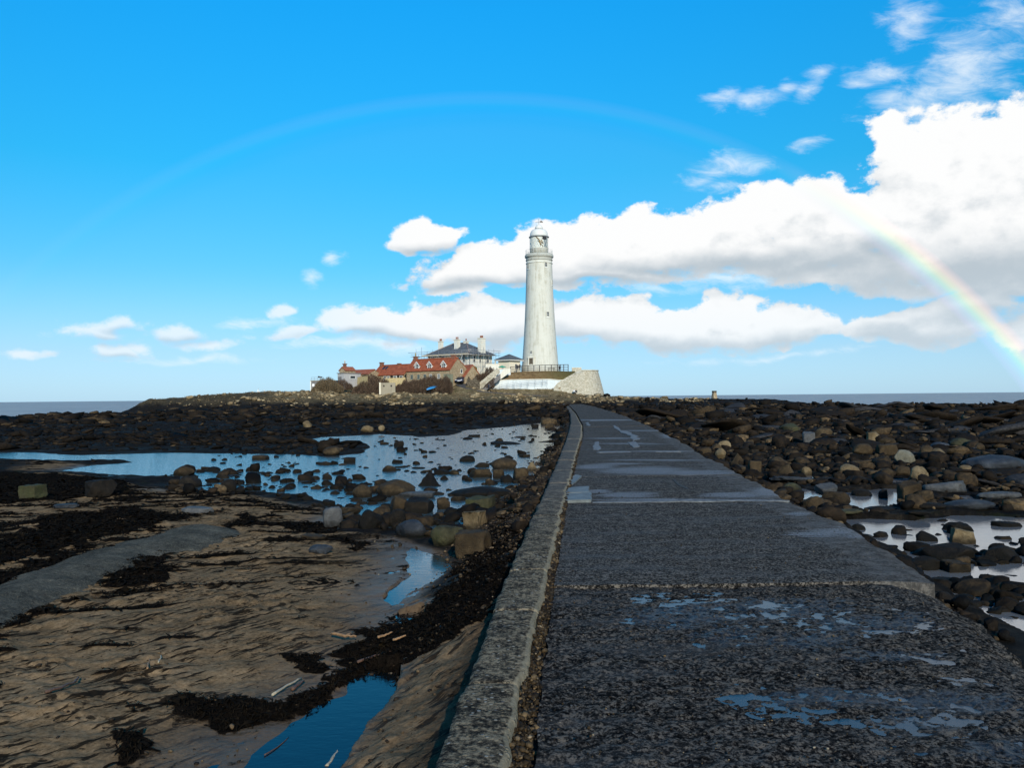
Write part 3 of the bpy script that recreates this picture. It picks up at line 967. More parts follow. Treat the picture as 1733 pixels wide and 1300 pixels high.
rng = np.random.default_rng(5)
nslab = 0
for k in range(len(J) - 1):
    ya, yb = J[k] + 0.008, J[k + 1] - 0.008
    step = 0.2 if k == 0 else 0.02 if k == 1 else 0.06 if k < 5 else 0.18
    ny = max(6, int((yb - ya) / step))
    nx = 30 if k == 0 else 230 if k == 1 else 96 if k < 6 else 40
    ys = np.linspace(ya, yb, ny + 1)
    ts = np.linspace(0, 1, nx + 1)
    Yg, Tg = np.meshgrid(ys, ts, indexing='ij')
    xl, xr = at_line(RL, Yg), at_line(RR, Yg)
    rag = 0.05 * fbm(Yg / 0.35, Yg * 0 + 7, 301, 4) + 0.09 * fbm(Yg / 1.7, Yg * 0 + 2, 305, 3) + np.where(Yg < 7.2, 0.10 * fbm(Yg / 0.5, Yg * 0 + 4, 309, 4), 0)
    jl = 0.02 * fbm(Yg / 0.3, Yg * 0 + 9, 311, 3)
    Xg = xl + jl + (xr + rag - xl - jl) * Tg
    # ragged joints
    Yg2 = Yg + np.where(np.isclose(Yg, ya) | np.isclose(Yg, yb), 0.045 * fbm(Xg / 0.5, np.where(np.isclose(Yg, ya), J[k], J[k + 1]) * 3.1, 315, 5, 0.6), 0)
    tilt = rng.uniform(-0.008, 0.008)
    Zg = tilt + 0.010 * fbm(Xg / 0.9, Yg / 0.9, 321, 3) - 0.05 * np.clip((Tg - 0.93) / 0.07, 0, 1) ** 2 * (0.6 + 0.4 * fbm(Yg / 0.4, Yg * 0, 323, 3))
    if k < 2:
        Zg = Zg - tilt - 0.022 + 0.013 * fbm(Xg / 0.17, Yg / 0.12, 325, 4, 0.65) + 0.015 * fbm(Xg / 0.06, Yg / 0.05, 329, 3, 0.6) + 0.008 * fbm(Xg / 0.6, Yg / 0.45, 327, 3)
        Zg = Zg - 0.10 * np.clip((Tg - 0.86) / 0.14, 0, 1) ** 1.6
    else:
        Zg = Zg + 0.004 * fbm(Xg / 0.12, Yg / 0.10, 325, 3)
    wet = px_field(WETP, Xg, Yg, Zg)
    pale = px_field(PALEP, Xg, Yg, Zg)
    edge = np.clip((Tg - (0.80 if 2 <= k <= 7 else 0.93)) / 0.08, 0, 1) if k > 1 else Tg * 0
    n0 = (ny + 1) * (nx + 1)
    idx = np.arange(n0).reshape(ny + 1, nx + 1)
    top = np.stack([Xg, Yg2, Zg], -1).reshape(-1, 3)
    border = np.concatenate([idx[0, :], idx[1:, -1], idx[-1, :-1][::-1], idx[1:-1, 0][::-1]])
    low = top[border].copy()
    low[:, 2] -= 0.5
    faces = np.stack([idx[:-1, :-1], idx[:-1, 1:], idx[1:, 1:], idx[1:, :-1]], -1).reshape(-1, 4)
    nb_ = len(border)
    li = n0 + np.arange(nb_)
    # separate copies of the border so that the rim stays sharp
    rim = top[border]
    ri = n0 + nb_ + np.arange(nb_)
    nxt = np.roll(np.arange(nb_), -1)
    side = np.stack([ri, li, li[nxt], ri[nxt]], -1)
    me = np_mesh('slab', np.concatenate([top, low, rim]), np.concatenate([faces, side]))
    for nm_, a_ in (('wet', wet), ('pale', pale), ('edge', edge), ('front', Tg * 0 + (k < 2))):
        a_ = a_.ravel()
        extra = a_[border]
        if nm_ == 'wet':
            extra = extra * 0
        set_attr(me, nm_, np.concatenate([a_, extra, extra]))
    new_obj('slab', me, causeway, M_road)

# water standing in the hollows of the worn front slab
def mat_puddle(b):
    p = S.pos()
    setp(b, col=(0.012, 0.012, 0.012), rough=0.27, ior=1.5, nrm=bump(S.noise(p, 9, 3), 0.08, 0.01))


M_puddle = material('puddle_water', mat_puddle)
for i, (cx_, cy_, rx_, ry_, dz_) in enumerate(((1215, 1045, 150, 30, 0.0), (1425, 1050, 190, 34, 0.003), (1330, 1095, 160, 26, -0.002), (1540, 1115, 130, 24, -0.002), (1500, 1195, 260, 46, 0.001), (1240, 1185, 120, 26, -0.004), (1110, 1060, 90, 22, -0.005), (1640, 1250, 130, 30, -0.003), (1010, 1010, 120, 16, -0.005), (1300, 1015, 200, 14, -0.004), (1180, 1120, 120, 20, -0.006), (1380, 1260, 160, 20, -0.006))):
    ring = []
    for k in range(28):
        a = 2 * math.pi * k / 28
        f = 1 + 0.18 * math.sin(3 * a + i) + 0.12 * math.sin(5 * a + 2 * i)
        q0 = PZ(cx_ + rx_ * f * math.cos(a), cy_ + ry_ * f * math.sin(a), -0.024)
        ring.append((min(q0.x, float(at_line(RR, q0.y)) - 0.35), q0.y, -0.0285 + dz_ - 0.0004 * i))
    tag(MB().add(ring, [tuple(range(28))]).build('puddle', M_puddle), kind='structure')

# kerb stones beside it
KJ = [-3.0, 3.05, 4.55, 6.1, 7.5, 9.2, 10.9, 12.6, 14.9, 17.5, 20.4, 23.5, 27, 30.5, 34, 38, 44, 50, 58, 66, 78, 90, 105, 120, float(min(KO[0][-1], KI[0][-1]))]
kerb = empty('kerb', (0, 0, 0), kind='structure')
for k in range(len(KJ) - 1):
    g_ = 0.006 if KJ[k] > 8 else 0.002
    ya, yb = KJ[k] + g_, KJ[k + 1] - g_
    ny = max(8, int((yb - ya) / (0.03 if k < 8 else 0.2)))
    ts = np.array([0, 0.0, 0.03, 0.12, 0.3, 0.5, 0.7, 0.86, 0.96, 1.0, 1.0])
    zs = np.array([-0.55, -0.05, -0.012, 0, 0.002, 0.003, 0.002, 0, -0.010, -0.03, -0.5])
    ys = np.linspace(ya, yb, ny + 1)
    Yg, Tg = np.meshgrid(ys, ts, indexing='ij')
    Zp = np.broadcast_to(zs, Yg.shape)
    xo_, xi_ = at_line(KO, Yg), at_line(KI, Yg)
    xo_ = xo_ + 0.032 * fbm(Yg / 0.3, Yg * 0 + 3, 331, 5, 0.6)
    xi_ = xi_ + 0.034 * fbm(Yg / 0.3, Yg * 0 + 5, 335, 5, 0.6) - 0.06 * np.clip(fbm(Yg / 0.5, Yg * 0 + 8, 337, 3) - 0.35, 0, 1)
    Xg = xo_ + (xi_ - xo_) * Tg
    Zg = KZ + Zp + 0.006 * fbm(Xg / 0.1, Yg / 0.1, 341, 3) + 0.008 * fbm(Xg / 0.6, Yg / 0.6, 343, 2) + rng.uniform(-0.006, 0.006)
    Zg = Zg - np.where(np.isclose(Yg, ya) | np.isclose(Yg, yb), 0.015, 0)
    n_y, n_x = Yg.shape
    idx = np.arange(n_y * n_x).reshape(n_y, n_x)
    faces = np.stack([idx[:-1, :-1], idx[:-1, 1:], idx[1:, 1:], idx[1:, :-1]], -1).reshape(-1, 4)
    caps = [[idx[0, j], idx[0, 0], idx[0, -1], idx[0, j + 1]] for j in range(1, n_x - 2)] + [[idx[-1, j + 1], idx[-1, -1], idx[-1, 0], idx[-1, j]] for j in range(1, n_x - 2)]
    me = np_mesh('kerb_stone', np.stack([Xg, Yg, Zg], -1).reshape(-1, 3), np.concatenate([faces, np.array(caps)]))
    set_attr(me, 'edge', np.where(Tg > 0.9, 1.0, 0.0))
    new_obj('kerb_stone', me, kerb, M_kerb)


def thin_patch(name, px, mat, z=0.0, h=0.012, parent=None, jag=0.02, seed=0, rows=1):
    """an uneven thin plate lying on the road"""
    pts = [PZ(x, y, z) for x, y in px]
    out = []
    r_ = random.Random(seed)
    for i, p in enumerate(pts):
        q = pts[(i + 1) % len(pts)]
        for k in range(4):
            t = k / 4
            v = p.lerp(q, t)
            out.append(Vector((v.x + r_.uniform(-jag, jag), v.y + r_.uniform(-jag, jag), 0)))
    base = [Vector((v.x, v.y, z - 0.06)) for v in out]
    top = [Vector((v.x, v.y, z + h + r_.uniform(-0.003, 0.003))) for v in out]
    return MB().prism(base, top).build(name, mat, parent)


thin_patch('repair_slab', [(951, 852), (957, 840), (1000, 838), (1001, 851)], M_flag, 0.0, 0.045, causeway, 0.015, 1)
thin_patch('repair_slab', [(957, 838), (962, 829), (996, 827), (998, 837)], M_flag, 0.0, 0.040, causeway, 0.015, 2)
thin_patch('repair_slab', [(960, 818), (975, 806), (984, 808), (968, 822)], M_flag, 0.0, 0.03, causeway, 0.02, 3)
thin_patch('mortar_patch', [(1005, 762), (1005, 750), (1012, 748), (1016, 760), (1012, 763)], M_mortar, 0.0, 0.014, causeway, 0.04, 4)
thin_patch('mortar_patch', [(991, 719), (993, 715), (998, 717), (997, 721)], M_mortar, 0.0, 0.014, causeway, 0.1, 5)
thin_patch('mortar_patch', [(1038, 722), (1041, 720), (1052, 729), (1064, 731), (1078, 739), (1082, 744), (1070, 747), (1068, 738), (1052, 733)], M_mortar, 0.0, 0.014, causeway, 0.07, 6)
thin_patch('mortar_patch', [(1062, 749), (1078, 748), (1083, 756), (1074, 758)], M_mortar, 0.0, 0.014, causeway, 0.05, 7)
thin_patch('mortar_patch', [(1000, 711.6), (1060, 710.4), (1060, 711.6), (1000, 713.2)], M_mortar, 0.0, 0.012, causeway, 0.12, 8)
thin_patch('mortar_patch', [(1002, 850.5), (1120, 847.5), (1240, 847), (1338, 847.5), (1330, 849.5), (1230, 849.2), (1130, 850.3), (1003, 852.5)], M_mortar, 0.0, 0.010, causeway, 0.03, 9)
thin_patch('mortar_patch', [(1012, 765), (1065, 764), (1065, 766), (1012, 767)], M_mortar, 0.0, 0.010, causeway, 0.05, 10)
thin_patch('mortar_patch', [(1112, 764), (1150, 764), (1150, 765.6), (1112, 765.6)], M_mortar, 0.0, 0.010, causeway, 0.05, 11)

M_crackd = plain('open_crack', (0.012, 0.010, 0.008), 0.9, space='pos')
thin_patch('crack', [(1138, 812), (1142, 812), (1152, 820), (1166, 827), (1164, 829), (1148, 822)], M_crackd, 0.0, 0.006, causeway, 0.012, 12)
# ------------------------------------------------------------------ stones: shapes
_ico = {}


def ico(sub):
    if sub not in _ico:
        bm = bmesh.new()
        bmesh.ops.create_icosphere(bm, subdivisions=sub, radius=1.0)
        bm.verts.ensure_lookup_table()
        _ico[sub] = (np.array([v.co[:] for v in bm.verts]), np.array([[v.index for v in f.verts] for f in bm.faces]))
        bm.free()
    return _ico[sub]


def rock_shape(style, seed, sub=3):
    """vertices within about +-1 in each axis"""
    r_ = np.random.default_rng(seed)
    V, Fc = ico(sub)
    V = V.copy()

    def bumps(amp, n, f0, f1):
        nonlocal V
        d = np.zeros(len(V))
        for _ in range(n):
            k = r_.normal(size=3)
            k *= r_.uniform(f0, f1) / np.linalg.norm(k)
            d += np.sin(V @ k + r_.uniform(0, 6.28))
        V = V * (1 + amp * d / math.sqrt(n))[:, None]

    def clip(n, d, soft=1.0):
        nonlocal V
        n = n / np.linalg.norm(n)
        e = np.maximum(V @ n - d, 0)
        V = V - np.outer(e * soft, n)

    bumps(0.10, 5, 1.0, 2.6)
    if style == 'round':
        for _ in range(9):
            clip(r_.normal(size=3), r_.uniform(0.62, 0.92), 0.9)
    elif style == 'block':
        V = V * 1.35
        yaw = r_.uniform(-0.3, 0.3)
        for a in range(4):
            t = yaw + a * math.pi / 2 + r_.uniform(-0.12, 0.12)
            clip(np.array([math.cos(t), math.sin(t), r_.uniform(-0.12, 0.18)]), r_.uniform(0.78, 0.95))
        clip(np.array([r_.uniform(-.15, .15), r_.uniform(-.2, .1), 1]), r_.uniform(0.72, 0.85))
        clip(np.array([0, 0, -1.0]), 0.9)
        for _ in range(4):
            clip(r_.normal(size=3), r_.uniform(0.95, 1.15))
    elif style == 'flat':
        for _ in range(5):
            clip(np.array([*r_.normal(size=2), r_.uniform(-0.3, 0.6)]), r_.uniform(0.75, 0.95))
        clip(np.array([r_.uniform(-.15, .15), r_.uniform(-.15, .15), 1]), r_.uniform(0.45, 0.65), 0.85)
    elif style == 'point':
        V = V * 1.2
        for a in range(5):
            t = a * 1.257 + r_.uniform(-0.3, 0.3)
            clip(np.array([math.cos(t), math.sin(t), r_.uniform(0.5, 0.9)]), r_.uniform(0.55, 0.72))
        clip(np.array([0, 0, -1.0]), 0.7)
    elif style == 'crag':
        V = V * 1.15
        for _ in range(11):
            clip(r_.normal(size=3), r_.uniform(0.6, 0.9))
    elif style == 'whale':
        V[:, 2] = np.where(V[:, 2] > 0, V[:, 2] * (1 - 0.25 * np.abs(V[:, 0])), V[:, 2])
    bumps(0.050, 7, 3.0, 7.0)
    bumps(0.028, 10, 8.0, 18.0)
    lo, hi = V.min(0), V.max(0)
    V = (V - (lo + hi) / 2) / ((hi - lo) / 2)
    return V, Fc


def rock_mat(name, dark, mid, lite, moss=0.0, rough=0.6, spec=0.2):
    def fn(b):
        p = S.obj()
        rn = S.rnd()
        q = S.vm('ADD', p, S.vec(rn * 17.0, rn * 9.0, rn * 5.0))
        n1 = S.noise(q, 2.2, 5, 0.6)
        n2 = S.noise(q, 11, 5, 0.7)
        n3 = S.noise(q, 60, 3, 0.7)
        col = S.ramp(n1 * 0.5 + n2 * 0.35 + n3 * 0.15, [(0.33, dark), (0.5, mid), (0.66, lite)])
        col = S.mix(S.ss(rn, 0.0, 1.0) * 0.35, col, S.mix(0.5, col, dark))
        if moss:
            col = S.mix(S.ss(n1, 0.5, 0.65) * moss, col, (0.030, 0.042, 0.010))
        # tide line: weed and slime on the lower part
        x, y, z = S.xyz(p)
        wz = S.xyz(S.pos())[2]
        col = S.mix(S.ss(wz + (n2 - 0.5) * 0.16, -0.30, -0.42) * 0.8, col, (0.008, 0.007, 0.005))
        setp(b, col=col, rough=S.mix(n2, (rough - 0.15,) * 3, (rough + 0.2,) * 3), spec=spec, nrm=bump(n2 * 0.55 + n3 * 0.45, 1.0, 0.05))
        matte(b, 0.55)
    return material(name, fn)


RM = dict(
    brown=rock_mat('brown_boulder', (0.015, 0.010, 0.006), (0.050, 0.034, 0.018), (0.105, 0.072, 0.038)),
    dark=rock_mat('dark_boulder', (0.005, 0.0045, 0.004), (0.014, 0.011, 0.008), (0.036, 0.027, 0.018)),
    black=rock_mat('black_boulder', (0.003, 0.003, 0.003), (0.009, 0.008, 0.007), (0.022, 0.018, 0.014)),
    tan=rock_mat('tan_boulder', (0.055, 0.038, 0.018), (0.150, 0.105, 0.055), (0.26, 0.195, 0.11)),
    pale=rock_mat('pale_boulder', (0.09, 0.08, 0.055), (0.20, 0.18, 0.13), (0.32, 0.29, 0.22)),
    blue=rock_mat('blue_grey_boulder', (0.012, 0.014, 0.017), (0.032, 0.035, 0.040), (0.072, 0.077, 0.084), rough=0.45, spec=0.4),
    green=rock_mat('green_boulder', (0.014, 0.014, 0.008), (0.050, 0.045, 0.024), (0.100, 0.088, 0.046), moss=0.35),
    grey=rock_mat('grey_boulder', (0.03, 0.03, 0.03), (0.075, 0.073, 0.07), (0.14, 0.135, 0.125), rough=0.45, spec=0.45),
)

BL, BR = 'boulders strewn left of the causeway', 'boulders strewn right of the causeway'
# px centre x, centre y, width, height, shape, stone, phrase that names it
HERO = [
    (800, 919, 58, 38, 'block', 'brown', 'big brown block boulder', 'standing nearest the kerb at the sandy end of the left pool'),
    (802, 883, 36, 33, 'block', 'tan', 'squared tan boulder', 'just behind the big brown block by the kerb'),
    (814, 858, 46, 33, 'block', 'green', 'mossy dark boulder', 'behind the squared tan boulder at the edge of the left pool'),
    (757, 908, 55, 33, 'round', 'green', 'low greenish boulder', 'in the wet sand just left of the big brown block'),
    (693, 895, 55, 26, 'round', 'blue', 'smooth blue-grey boulder', 'on the sand edge at the front of the left pool'),
    (704, 880, 54, 18, 'flat', 'brown', 'long low brown boulder', 'lying right behind the smooth blue-grey boulder'),
    (708, 860, 48, 32, 'block', 'dark', 'tall dark block boulder', 'in the thick of the left pool boulders'),
    (673, 856, 35, 33, 'round', 'brown', 'rounded brown boulder', 'leaning on the left of the tall dark block'),
    (812, 833, 112, 26, 'whale', 'dark', 'broad whale-backed dark rock', 'lying flat in the middle of the left pool'),
    (727, 812, 42, 31, 'point', 'black', 'pointed black boulder', 'sticking up like a tent in the left pool'),
    (668, 829, 66, 30, 'round', 'brown', 'wide humped brown boulder', 'left of the pointed black boulder'),
    (705, 838, 66, 20, 'flat', 'grey', 'flat grey slab', 'with a pale top, in front of the pointed black boulder'),
    (611, 834, 32, 27, 'round', 'brown', 'stout brown boulder', 'alone left of the wide humped boulder'),
    (561, 876, 34, 33, 'block', 'grey', 'upright grey slab', 'on the sand at the left pool corner'),
    (627, 879, 46, 32, 'crag', 'black', 'jagged black boulder', 'between two bright bits of water at the pool front'),
    (672, 879, 31, 31, 'round', 'dark', 'dark round boulder', 'touching the right side of the jagged black one'),
    (813, 803, 36, 19, 'block', 'brown', 'squat brown boulder', 'behind the broad whale-backed rock'),
    (844, 804, 18, 21, 'block', 'brown', 'upright brown block', 'beside a dark lump near the gravel bank'),
    (856, 813, 25, 17, 'round', 'dark', 'dark lump of rock', 'in front of the upright brown block'),
    (882, 804, 26, 24, 'block', 'brown', 'blocky brown boulder', 'at the foot of the gravel bank'),
    (901, 791, 22, 18, 'point', 'tan', 'small peaked tan rock', 'on the gravel bank by the kerb'),
    (853, 787, 43, 22, 'round', 'brown', 'double-humped brown boulder', 'in the pool below the gravel bank'),
    (816, 789, 25, 11, 'round', 'brown', 'low oval brown stone', 'left of the double-humped boulder'),
    (790, 778, 26, 13, 'round', 'dark', 'neat rounded dark boulder', 'alone in open water of the left pool'),
    (856, 751, 52, 8, 'flat', 'dark', 'long thin flat rock', 'awash at the far right of the left pool'),
    (750, 855, 23, 26, 'crag', 'brown', 'cone-shaped brown rock', 'right of the tall dark block'),
    (763, 869, 26, 19, 'round', 'black', 'smooth black boulder', 'in the water right of the cone-shaped rock'),
    (775, 847, 23, 13, 'block', 'brown', 'small wedge of brown rock', 'in front of the whale-backed rock'),
    (659, 795, 26, 13, 'round', 'brown', 'low brown boulder', 'in open water left of the pointed black boulder'),
    (674, 753, 17, 13, 'round', 'dark', 'small dark rounded stone', 'at the far side of the left pool'),
    (591, 781, 19, 13, 'block', 'dark', 'dark square stone', 'behind an orange stone in the left pool'),
    (578, 788, 16, 6, 'round', 'tan', 'small orange-tan stone', 'in the left pool beside a dark square stone'),
    (559, 763, 28, 15, 'round', 'brown', 'brown boulder', 'on the black weed bank at the far side of the pool'),
    (549, 786, 22, 9, 'round', 'brown', 'low brown dome', 'in the water before the black weed bank'),
    (708, 793, 24, 8, 'flat', 'dark', 'thin dark stone', 'lying awash in the pool beyond the pointed boulder'),
    (540, 931, 40, 14, 'round', 'blue', 'blue-grey stone', 'half sunk in the ripples of the open sand'),
    (529, 909, 46, 9, 'flat', 'brown', 'flat brown stone', 'on the sand behind the half sunk blue-grey stone'),
    (749, 801, 30, 12, 'round', 'dark', 'dark brown hump', 'close behind the pointed black boulder'),
    (768, 801, 16, 11, 'round', 'brown', 'small brown stone', 'beside the dark brown hump'),
    (752, 811, 15, 11, 'round', 'dark', 'little dark stone', 'pressed against the right side of the pointed boulder'),
    (672, 783, 17, 9, 'block', 'dark', 'dark chip of rock', 'stacked on a flatter stone in the pool'),
    (678, 791, 24, 8, 'flat', 'dark', 'flat stone', 'with a dark chip of rock resting behind it'),
    (589, 863, 38, 15, 'flat', 'brown', 'broad brown stone', 'behind the upright grey slab'),
    (552, 808, 18, 15, 'round', 'brown', 'brown stone', 'at the left edge of the stony spit'),
    (48, 832, 38, 22, 'block', 'green', 'moss-topped block boulder', 'at the far left on the weedy sand'),
    (163, 827, 50, 27, 'crag', 'dark', 'large dark craggy boulder', 'on the sand left of the pool'),
    (106, 856, 42, 11, 'flat', 'blue', 'flat-topped blue-grey slab', 'lying on the sand at far left'),
    (308, 798, 36, 18, 'round', 'brown', 'pair-like brown boulder with two humps', 'at the left end of the pool'),
    (318, 817, 38, 22, 'round', 'dark', 'dark brown boulder', 'in front of the two-humped boulder at the pool end'),
    (438, 776, 29, 11, 'block', 'brown', 'squared brown stone', 'in the pool below the black weed bank'),
    (357, 796, 25, 11, 'round', 'black', 'black stone', 'in the water right of the two-humped boulder'),
    (383, 822, 27, 20, 'round', 'dark', 'dark round stone', 'at the front of the pool, left part'),
    (403, 818, 18, 12, 'round', 'black', 'small black stone', 'against the dark round stone at the pool front'),
    (464, 814, 14, 9, 'round', 'brown', 'small brown stone', 'in the pool left of the stony spit'),
    (442, 802, 17, 6, 'round', 'dark', 'low dark stone', 'awash in the pool, left part'),
    (329, 863, 52, 14, 'flat', 'grey', 'pale flat stone', 'lying alone on the sand below the pool'),
    (519, 718, 15, 12, 'round', 'tan', 'tan boulder', 'standing out on the dark reef left of the causeway'),
    (620, 726, 22, 12, 'round', 'tan', 'dull tan boulder', 'on the reef just beyond the left pool'),
    (645, 724, 11, 8, 'round', 'tan', 'small reddish-tan stone', 'beside the dull tan boulder on the reef'),
    (930, 723, 17, 10, 'block', 'brown', 'brown block', 'in the water near the far bend of the kerb'),
    (905, 722, 12, 9, 'block', 'dark', 'dark block', 'left of the brown block by the kerb bend'),
    (805, 739, 16, 6, 'block', 'dark', 'low dark block', 'at the far side of the left pool'),
    (791, 743, 17, 6, 'round', 'dark', 'low dark hump', 'next to a dark block at the far side of the pool'),
    (880, 740, 22, 6, 'flat', 'brown', 'flat brown rock', 'awash before the kerb bend'),
    (741, 838, 20, 10, 'round', 'brown', 'brown cobble', 'in front of the pointed black boulder, right side'),
    (833, 847, 12, 11, 'round', 'brown', 'small brown cobble', 'beside the mossy dark boulder'),
    (849, 852, 10, 9, 'round', 'brown', 'rusty brown cobble', 'at the gravel bank beside the mossy dark boulder'),
    # right of the causeway
    (1343, 828, 34, 19, 'round', 'green', 'greenish oval boulder', 'in shallow water beside the road edge'),
    (1403, 826, 37, 15, 'round', 'grey', 'slate-grey rounded boulder', 'behind the upper puddle right of the road'),
    (1464, 837, 35, 16, 'round', 'dark', 'dark oval boulder', 'in the upper puddle right of the road'),
    (1497, 839, 15, 21, 'block', 'black', 'small upright black stone', 'standing like a post in the upper puddle'),
    (1544, 831, 38, 30, 'block', 'brown', 'big squared brown boulder', 'at the right end of the upper puddle'),
    (1420, 845, 46, 23, 'round', 'brown', 'long oval brown boulder', 'in front of the dark oval boulder by the road'),
    (1384, 852, 43, 22, 'round', 'brown', 'humped brown boulder', 'lying against the road edge beside the long oval one'),
    (1350, 848, 18, 8, 'round', 'dark', 'low dark stone', 'under the road edge left of the humped boulder'),
    (1606, 824, 68, 26, 'flat', 'grey', 'wedge-shaped grey slab', 'tilted, right of the big squared boulder'),
    (1704, 779, 104, 34, 'whale', 'blue', 'huge whale-backed blue-grey rock', 'at the right edge of the picture'),
    (1538, 774, 35, 24, 'round', 'pale', 'pale egg-shaped boulder', 'among brown ones in the middle of the right shore'),
    (1590, 769, 32, 19, 'round', 'tan', 'tan boulder with a lit end', 'right of the pale egg-shaped boulder'),
    (1573, 766, 26, 24, 'round', 'brown', 'brown boulder', 'tucked between the pale egg and the tan boulder'),
    (1443, 797, 32, 22, 'round', 'tan', 'yellow-tan boulder', 'in the centre of the right shore boulders'),
    (1561, 801, 36, 24, 'round', 'tan', 'sloping tan boulder', 'above the big squared brown boulder'),
    (1531, 797, 26, 16, 'round', 'brown', 'brown round boulder', 'left of the sloping tan boulder'),
    (1505, 801, 24, 16, 'round', 'brown', 'dull brown boulder', 'left of the brown round one above the puddle'),
    (1461, 783, 40, 16, 'flat', 'brown', 'long slanting brown boulder', 'behind the yellow-tan boulder'),
    (1483, 740, 24, 19, 'crag', 'tan', 'peaked tan boulder', 'high on the right shore near the flat beds'),
    (1505, 747, 30, 13, 'round', 'brown', 'low brown boulder', 'right beside the peaked tan boulder'),
    (1343, 726, 36, 19, 'round', 'green', 'large olive boulder', 'at the back of the right shore heap'),
    (1372, 741, 24, 21, 'block', 'grey', 'grey-brown block', 'in front of the large olive boulder'),
    (1397, 734, 29, 20, 'round', 'brown', 'brown humped boulder', 'right of the grey-brown block'),
    (1349, 739, 22, 16, 'round', 'dark', 'dark boulder', 'left of the grey-brown block'),
    (1464, 761, 33, 19, 'round', 'brown', 'rounded brown boulder', 'left of the pale egg-shaped boulder'),
    (1505, 762, 34, 19, 'block', 'brown', 'squarish brown boulder', 'left behind the pale egg-shaped boulder'),
    (1443, 775, 34, 16, 'round', 'brown', 'reddish-brown boulder', 'behind the long slanting boulder'),
    (1635, 751, 40, 18, 'round', 'green', 'olive humped boulder', 'left of the huge whale-backed rock'),
    (1629, 764, 28, 18, 'crag', 'brown', 'cracked brown boulder', 'in front of the olive humped boulder'),
    (1662, 757, 18, 14, 'round', 'brown', 'brown stone', 'between the olive hump and the huge whale-backed rock'),
    (1637, 796, 20, 17, 'crag', 'tan', 'small yellowish knobbly boulder', 'below the tip of the huge whale-backed rock'),
    (1595, 756, 30, 15, 'round', 'blue', 'blue-topped dark boulder', 'behind the tan boulder with a lit end'),
    (1252, 714, 16, 12, 'round', 'tan', 'round tan boulder', 'alone far back on the right reef'),
    (1228, 754, 23, 16, 'round', 'tan', 'tan oval boulder', 'near the road edge, mid distance'),
    (1215, 758, 22, 14, 'round', 'brown', 'brown oval boulder', 'left of the tan oval one by the road'),
    (1183, 751, 20, 9, 'flat', 'brown', 'flat brown boulder', 'at the corner of the road edge, mid distance'),
    (1195, 764, 22, 14, 'round', 'brown', 'brown boulder', 'against the road edge in front of the flat one'),
    (1221, 767, 18, 16, 'round', 'tan', 'sandy-coloured boulder', 'in front of the tan oval boulder'),
    (1268, 754, 20, 13, 'round', 'dark', 'dark oval boulder', 'right of the tan oval boulder, mid distance'),
    (1280, 791, 23, 21, 'block', 'brown', 'chunky brown boulder', 'beside a white patch of water near the road'),
    (1252, 778, 28, 20, 'point', 'brown', 'peaked brown boulder', 'near the road edge'),
    (1254, 795, 26, 14, 'block', 'brown', 'flat-topped brown block', 'in front of the peaked brown boulder'),
    (1215, 785, 32, 13, 'flat', 'dark', 'dark sloping rock', 'along the road edge'),
    (1241, 803, 15, 9, 'round', 'tan', 'small yellow-brown stone', 'against the road edge'),
    (1335, 797, 30, 20, 'round', 'brown', 'large dull brown boulder', 'right of the chunky brown boulder'),
    (1322, 783, 30, 16, 'round', 'brown', 'brown hump', 'behind the large dull brown boulder'),
    (1367, 799, 18, 17, 'crag', 'tan', 'tan-sided rock', 'right of the large dull brown boulder'),
    (1455, 894, 25, 12, 'round', 'dark', 'dark egg-shaped stone', 'in the lower pool near the road edge'),
    (1474, 895, 9, 4, 'round', 'dark', 'tiny dark stone', 'right of the dark egg-shaped stone'),
    (1465, 907, 27, 8, 'flat', 'grey', 'flat grey stone', 'in the lower pool by the road edge'),
    (1494, 907, 26, 13, 'round', 'brown', 'oval brown stone', 'in the lower pool right of the flat grey one'),
    (1574, 912, 33, 24, 'round', 'black', 'glossy black dome', 'standing in the lower pool'),
    (1632, 912, 38, 33, 'block', 'tan', 'barnacled tan boulder', 'standing tall in the lower pool'),
    (1627, 896, 48, 21, 'round', 'dark', 'dark flat-backed boulder', 'behind the barnacled tan boulder'),
    (1612, 941, 92, 32, 'round', 'dark', 'big dark sprawling boulder', 'below the barnacled tan boulder'),
    (1571, 956, 56, 23, 'round', 'dark', 'long dark-brown boulder', 'in the lower pool, nearest the road'),
    (1624, 965, 42, 27, 'block', 'brown', 'rusty blunt boulder', 'in front of the big dark sprawling boulder'),
    (1609, 986, 58, 20, 'flat', 'dark', 'low dark slab', 'beside the broken corner of the road'),
    (1702, 915, 25, 12, 'block', 'brown', 'brown stone', 'by itself at the right of the lower pool'),
    (1536, 910, 40, 11, 'flat', 'blue', 'thin blue-grey stone', 'left of the glossy black dome'),
    (1559, 901, 15, 7, 'round', 'grey', 'small grey stone', 'behind the glossy black dome'),
    (1552, 926, 26, 8, 'flat', 'grey', 'grey flat stone', 'in front of the glossy black dome'),
    (1507, 926, 34, 8, 'flat', 'dark', 'dark flat stone', 'right of the road in the lower pool'),
    (1521, 935, 24, 9, 'crag', 'black', 'ragged black stone', 'in front of the dark flat stone'),
    (1709, 944, 58, 32, 'round', 'dark', 'dark heavy boulder', 'at the right margin of the lower pool'),
    (1672, 951, 44, 18, 'round', 'dark', 'dark boulder', 'between the sprawling boulder and the heavy one'),
    (1710, 889, 46, 20, 'flat', 'black', 'black flat-topped rock', 'at the top right of the lower pool'),
    (1657, 894, 20, 6, 'round', 'grey', 'pale small stone', 'right of the barnacled boulder'),
    (1601, 1012, 34, 18, 'round', 'dark', 'dark rounded stone', 'in front of the broken road corner'),
    (1636, 1016, 36, 16, 'round', 'dark', 'long dark stone', 'right of the dark rounded stone by the road'),
